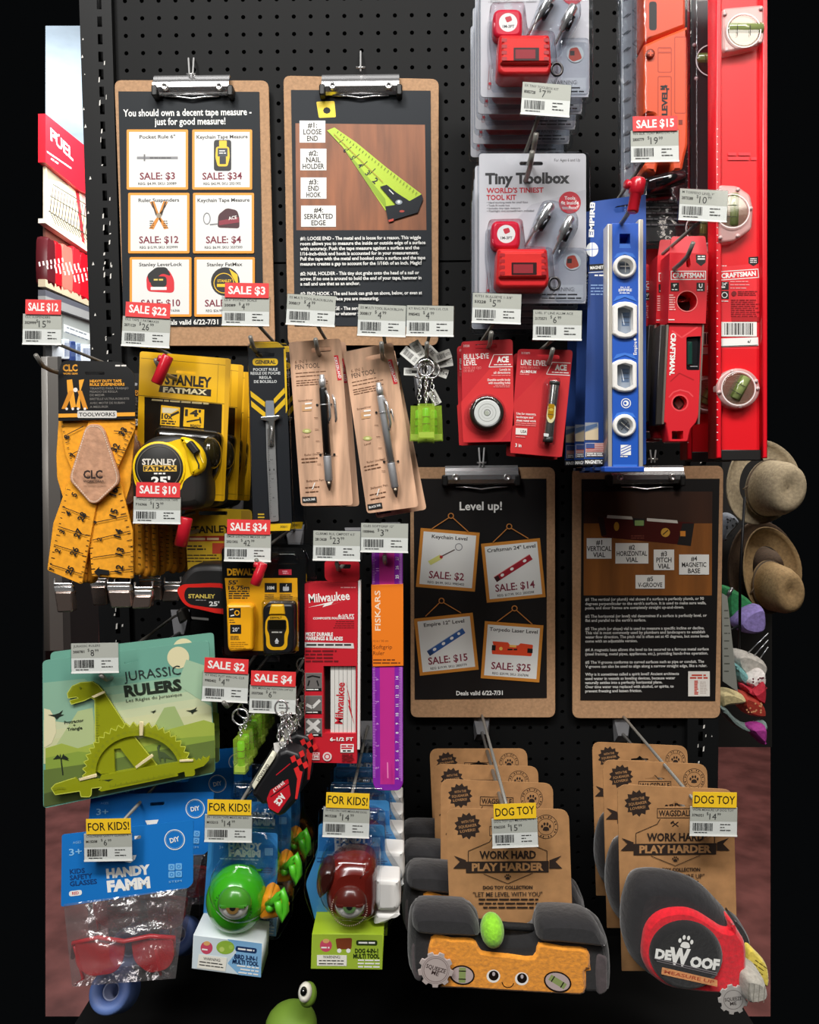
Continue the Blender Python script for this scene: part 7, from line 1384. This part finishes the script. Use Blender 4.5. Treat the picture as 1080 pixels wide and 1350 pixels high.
def toycard(f, t, q, bx, by, cx, rows, quote, wags, pawc):
    INKD = mt('#2a1c14', .7); KR = mt('#b08254', .8, kind='kraft', sc=70)
    g = G(f); g.slab(roundpoly(q, [14, 14, 1, 1]), KR, -.0012, .0, holes=[roundpoly([(cx - 14, by + 2), (cx - 4, by + 1), (cx, by - 3), (cx + 4, by + 1), (cx + 14, by + 2), (cx + 14, by + 5), (cx - 14, by + 5)], 1)])
    for i in range(1): pass
    g.poly(star(bx, by, 18, 14.2, 13), INKD)
    for s, dy, w_ in (('WITH THE', -6, 17), ('SQUEAKER', 0, 24), ('LOVERS!', 6, 20)): g.txt(s, bx, by + dy, 3.4, KR, w=w_, ra=-8, bold=.8)
    g.ring(circ(*pawc, 16, n=32), .7, INKD); g.ring(circ(*pawc, 11, n=28), .5, INKD); paw(g, *pawc, 7, INKD); z = g.nz()
    for i in range(24):
        a = 2 * PI * i / 24; g.line([(pawc[0] + 12.4 * math.cos(a), pawc[1] + 12.4 * math.sin(a)), (pawc[0] + 14.4 * math.cos(a), pawc[1] + 14.4 * math.sin(a))], 1.4 if i % 3 else .1, INKD, z=z)
    y0 = rows['top']; HW = 52
    g.ring(rect(cx - 24, y0 - 32, cx + 24, y0 - 19), .8, INKD); g.txt('WAGSDALE', cx, y0 - 25.5, 7.5, INKD, w=43, bold=.8)
    g.line([(cx - 4, y0 - 14), (cx + 4, y0 - 8)], 1.2, INKD); g.line([(cx + 4, y0 - 14), (cx - 4, y0 - 8)], 1.2, INKD); g.line([(cx - 6, y0 - 12), (cx - 2, y0 - 15)], 2, INKD)
    g.line([(cx - HW, y0 + 20), (cx - HW, y0 + 1), (cx - 24, y0 - 11), (cx - 20, y0 - 18)], .8, INKD); g.line([(cx + HW, y0 + 20), (cx + HW, y0 + 1), (cx + 24, y0 - 11), (cx + 20, y0 - 18)], .8, INKD)
    g.txt('WORK HARD', cx, y0 + 6, 10, INKD, w=74, bold=1.5); g.poly([(cx - 55, y0 + 15), (cx + 54, y0 + 14), (cx + 54, y0 + 29), (cx - 55, y0 + 30)], INKD); g.txt('PLAY HARDER', cx, y0 + 22, 9.5, KR, w=94, bold=2.2)
    for s in (-1, 1): g.poly([(cx + s * 55, y0 + 13), (cx + s * 71, y0 + 7), (cx + s * 63, y0 + 15), (cx + s * 72, y0 + 24), (cx + s * 55, y0 + 24)], INKD)
    g.line([(cx - 32, y0 + 31), (cx, y0 + 44), (cx + 33, y0 + 30)], .8, INKD); paw(g, cx, y0 + 35, 4.5, INKD)
    g.txt('DOG TOY COLLECTION', cx, y0 + 49, 4.4, INKD, w=65, bold=1.8); g.txt(quote, cx, y0 + 58, 6, INKD, w=rows['qw'], bold=.4); g.greek(cx - 40, y0 + 62, cx + 42, y0 + 78, 3, INKD, 2.2, al='c', rag=.4); g.build('card', t)
def leveltoy():
    f = F(672, 1230, .31); t = thing('plush_dog_toy', f, 'front plush level dog toy with smiling orange face and lime ball on kraft card', 'dog toy', 'plush level dog toys')
    toycard(f, t, [(588, 1066), (750, 1067), (756, 1240), (594, 1240)], 616.7, 1089, 669.5, {'top': 1121, 'qw': 91}, '"LET ME LEVEL WITH YOU"', True, (720, 1090))
    out = [(541, 1212), (549, 1204), (571, 1202), (600, 1204), (618, 1206), (630, 1214), (636, 1232), (652, 1238), (690, 1240), (704, 1236), (708, 1221), (718, 1215), (758, 1214), (787, 1219), (800, 1235), (807, 1262), (808, 1300), (802, 1312), (760, 1314), (681, 1312), (620, 1307), (572, 1300), (545, 1292), (538, 1270), (538, 1235)]
    PR = [(26, -.002), (14, .004), (5, .014), (0, .028), (0, .038), (4, .047), (10, .051)]
    g = G(f); g.puff(smooth(out, 4), PK, PR)
    g.surf(.0512)
    g.poly([(570, 1240), (595, 1241), (624, 1242), (633, 1254), (638, 1257), (670, 1260), (703.7, 1263), (711, 1247), (740, 1250), (776, 1254), (779, 1279), (772.6, 1280), (772.6, 1302), (681, 1302), (595, 1296), (570, 1288)], POR)
    g.build('body', t)
    # face panel wraps down over the rounded bottom edge
    g = G(f); g.puff(smooth([(568, 1237), (596, 1238), (624, 1239.5), (633, 1252), (640, 1256), (670, 1259), (703, 1262), (711, 1245), (742, 1249), (775, 1253), (779, 1278), (772, 1282), (772, 1311), (740, 1312), (681, 1309), (620, 1305), (568, 1297)], 3), POR, [(0, .036), (0, .050), (1.5, .0535), (4, .0545)])
    EY = mt('#f4f0ea', .5); DB = mt('#1c1410', .35)
    for x, y in ((650.6, 1287), (688, 1290.5)): g.poly(circ(x, y, 9, 8.6, n=24), EY); g.poly(circ(x + .4, y - .8, 6.6, n=22), DB); g.poly(circ(x + .4, y - 3, 2, 2.8, n=12), mt('#b9b0b4', .4))
    g.line([(662, 1295), (664, 1299.5), (668, 1301.8), (673, 1301.6), (676, 1299), (677.5, 1296)], 1.1, DB)
    for x, y, rx, ry, a, ga in ((609.6, 1285.6, 16.5, 13, 8, 2), (735.3, 1294.5, 18.5, 13.5, 17, 32)):
        c = (x, y); g.poly(rot(circ(x, y, rx, ry, n=28), c, a), DB); g.poly(rot(circ(x, y, rx - 2, ry - 2, n=26), c, a), mt('#b8a6a4', .7)); vr_ = rect(x - 4.5, y - 10, x + 4.5, y + 10) if ga < 10 else rect(x - 12, y - 4, x + 12, y + 4)
        g.poly(rot(vr_, c, ga), mt('#8a9a5c', .7)); s = rect(x - 4.8, y - 6, x + 4.8, y - 4.6) if ga < 10 else rect(x - 8, y - 4.2, x - 6.5, y + 4.2); g.poly(rot(s, c, ga), DB); s = rect(x - 4.8, y + 4.6, x + 4.8, y + 6) if ga < 10 else rect(x + 6.5, y - 4.2, x + 8, y + 4.2); g.poly(rot(s, c, ga), DB)
    g.build('face_panel', t)
    g = G(f); g.puff(smooth([(543, 1243), (558, 1241), (561, 1260), (558, 1294), (545, 1291), (541, 1268)], 4), PGY, [(0, .03), (0, .042), (2, .049), (4, .050)]); g.build('side_patch', t)
    g = G(f); g.puff(smooth([(785, 1260), (801, 1262), (803, 1285), (802, 1308), (786, 1310)], 4), PGY, [(0, .03), (0, .044), (2, .051), (4, .052)]); g.build('side_patch', t)
    for q in ([(544, 1214), (556, 1207), (600, 1208), (620, 1211), (630, 1222), (632, 1238), (600, 1238), (560, 1236), (546, 1230)], [(710, 1224), (722, 1217), (758, 1217), (785, 1222), (797, 1238), (801, 1252), (770, 1250), (740, 1247), (712, 1244)]):
        g = G(f); g.puff(smooth(q, 4), PK2, [(9, .008), (3, .022), (0, .038), (0, .050), (3, .057), (7, .060)]); g.build('shoulder_roll', t)
    g = G(f); g.tube([(628, 1216, .035), (640, 1217, .040), (655, 1219, .043), (672, 1221, .043), (690, 1222, .040), (712, 1224, .035)], .0042, mt('#0e0e10', .8, kind='fabric', sc=400), 8); g.build('rope', t)
    g = G(f); GB = mt('#8ad02a', .9, kind='plush', sc=260); g.ell(649, 1226, .049, 14.8, 20, .018, GB, 24, -4); g.build('ball', t)
    TG = mt('#b5a8a4', .6); g = G(f); pts = gear(g, 574.5, 1279, 23.5, TG, .060, .0612, a0=.2); g.ring(circ(574.5, 1279, 16, n=30), .8, mt('#7a6a68')); g.ring(circ(574.5, 1279, 18, n=30), .5, mt('#7a6a68')); g.txt('SQUEEZE', 575, 1277, 5, mt('#3a2a28'), w=25, ra=18, bold=.8); g.txt('ME', 574, 1283, 5, mt('#3a2a28'), w=9, ra=18, bold=.8); g.build('gear_tag', t)
    return t
lt = leveltoy()
for i, s in enumerate(('plush level dog toy on a kraft card just behind the front one', 'third plush level dog toy card', 'rearmost plush level dog toy card')): dup(lt, (-.008, -.012, -.012)[i], (.078, .150, .222)[i], (.0, -.008, -.012)[i], s, roll=(2, 1, -.5)[i])
def tapetoy():
    f = F(900, 1230, .31); t = thing('plush_dog_toy', f, 'front plush tape measure dog toy, black and red with a paw, on a kraft card', 'dog toy', 'plush tape measure dog toys')
    toycard(f, t, [(814, 1034), (967, 1041), (973, 1280), (820, 1280)], 841, 1059, 890.5, {'top': 1097.5, 'qw': 76}, '"BETTER MEASURE UP"', True, (948, 1063))
    out = [(831, 1190), (838, 1174), (850, 1165), (866, 1162.5), (882, 1163), (905, 1167), (924, 1174), (940, 1185), (954, 1199), (966, 1213), (975, 1229), (986, 1246), (987, 1275), (985, 1303), (968, 1313), (942, 1315), (915, 1312), (896, 1308), (878, 1303), (861, 1296), (846, 1284), (835, 1269), (828, 1250), (826, 1230), (827, 1208)]
    g = G(f); g.puff(smooth(out, 4), PK2, [(34, -.002), (20, .003), (8, .012), (1, .026), (0, .036), (4, .047), (10, .053), (18, .055)]); g.build('body', t)
    PRD = mt('#d80f24', .9, kind='plush', sc=200)
    g = G(f); g.puff(smooth([(848, 1262), (850, 1236), (856, 1220), (868, 1208), (884, 1202), (905, 1201), (922, 1206), (940, 1217), (954, 1226), (965, 1228), (963, 1218), (968, 1217), (976, 1231), (985, 1247), (986, 1275), (983, 1301), (962, 1311), (940, 1312), (912, 1309), (884, 1304), (866, 1294), (854, 1280)], 3), PRD, [(1, .036), (0, .050), (0, .056), (2, .061), (5, .063)]); g.build('red_band', t)
    g = G(f); g.puff(smooth(rot(circ(907, 1263, 49, 45, n=18), (907, 1263), 18), 3), mt('#141416', .9, kind='plush', sc=200), [(0, .048), (0, .060), (0, .064), (3, .068), (8, .0695)])
    paw(g, 904.3, 1242, 10.5, WHITE, 8); ra = 7
    for s, x, y, h, w_ in (('DE', 875, 1258.5, 11, 20), ('W', 896, 1261.5, 19, 25), ('OOF', 929.5, 1270, 12, 36)): g.txt(s, x, y, h, WHITE, w=w_, ra=ra, bold=3)
    g.line([(863, 1263.5), (946, 1283)], 1, mt('#8a8488')); g.line([(866, 1267), (946, 1285.5)], .7, mt('#8a8488')); g.poly(roundpoly([(873, 1275), (946, 1292), (946, 1301), (872, 1284.5)], 1.5), mt('#d8925a', .9, kind='plush', sc=200)); g.txt('MEASURE UP', 909, 1288, 4, mt('#b0543a'), w=62, ra=13, bold=1); g.build('face_disc', t)
    g = G(f); g.puff(smooth([(968, 1214), (978, 1218), (989, 1236), (992, 1252), (985, 1258), (976, 1236)], 4), PK2, [(3, 0), (0, .012), (1, .024), (3, .028)]); g.build('back_corner', t)
    PY = mt('#d8c24a', .9, kind='plush', sc=200); g = G(f); g.puff(smooth([(984, 1264), (990, 1252), (1000, 1260), (1013, 1276), (1014, 1302), (1000, 1294), (985, 1282)], 3), PY, [(0, .03), (-.4, .036), (1, .042), (2.5, .043)]); g.greek(990, 1268, 1010, 1288, 4, mt('#6a5a20'), 1.3, ra=35); g.build('tape_end', t)
    TG = mt('#a8a4a0', .6); g = G(f); gear(g, 967, 1318, 20, TG, .064, .0652, a0=.3); g.ring(circ(967, 1318, 13, n=24), .7, mt('#6a6462')); g.txt('SQUEEZE', 967, 1317, 4.4, mt('#3a3432'), w=21, ra=-6, bold=.8); g.txt('ME', 967, 1323, 4.4, mt('#3a3432'), w=8, ra=-6, bold=.8); g.build('gear_tag', t)
    return t
tt = tapetoy()
for i, s in enumerate(('plush tape measure dog toy on the card just behind the front one', 'rearmost plush tape measure dog toy card')): dup(tt, (.008, .017)[i], (.095, .186)[i], (-.008, -.018)[i], s)
# ---- things at the bottom edge
f = F(1000, 1300, .34); g = G(f); g.puff(smooth([(984, 1296), (994, 1290), (1012, 1298), (1016, 1318), (1004, 1326), (986, 1324)], 4), mt('#a4a096', .9, kind='plush', sc=240), [(0, 0), (-1, .02), (0, .035), (3, .045), (6, .048)])
for i in range(4): g.line([(988 + 7 * i, 1296 + i), (986 + 7 * i, 1322)], .8, mt('#7a766c', .9))
tag_(g.build('plush_toy'), 'grey white quilted plush corner at the lower right beside the yellow tape end', 'plush toy')
f = F(160, 1305, .28, pitch=-34, roll=-8); t = thing('tape_roll', f, 'pale blue roll standing on the base shelf at lower left', 'tape roll', 'blue rolls on the base shelf'); g = G(f); BLR = mt('#5a74ae', .55)
g.lathe(160, 1305, [(26, -.03), (27, -.026), (27, .01), (25, .014), (20, .015), (13, .013), (11.5, .008), (11.5, -.03)], BLR, 36); g.build('roll', t)
g = G(f); g.lathe(160, 1305, [(11.6, -.028), (11.6, .006), (10.4, .009), (9, .006), (9, -.028)], mt('#8f9bb8', .6), 28); g.build('core', t)
dup(t, -.004, .07, .008, 'second pale blue roll behind the front one on the base shelf'); dup(t, .05, .10, .006, 'third pale blue roll, farthest back on the base shelf')
f = F(382, 1335, .34); t = thing('toy_frog', f, 'green toy frog peeping over the bottom edge with one round eye', 'toy frog'); FG = mt('#6a8a28', .7)
g = G(f); g.ell(384, 1352, .0, 34, 27, .03, FG, 24); g.build('body', t)
g = G(f); g.ell(406, 1311, .022, 11.5, 13.5, .014, FG, 20); g.build('eye_socket', t)
g = G(f); g.ell(402.5, 1308, .028, 9, 10.5, .012, mt('#e8e4d8', .2, coat=.6), 20); g.ell(400.5, 1307, .0362, 4.4, 5.4, .0048, mt('#0c0c0c', .15, coat=.8), 16); g.build('eye', t)
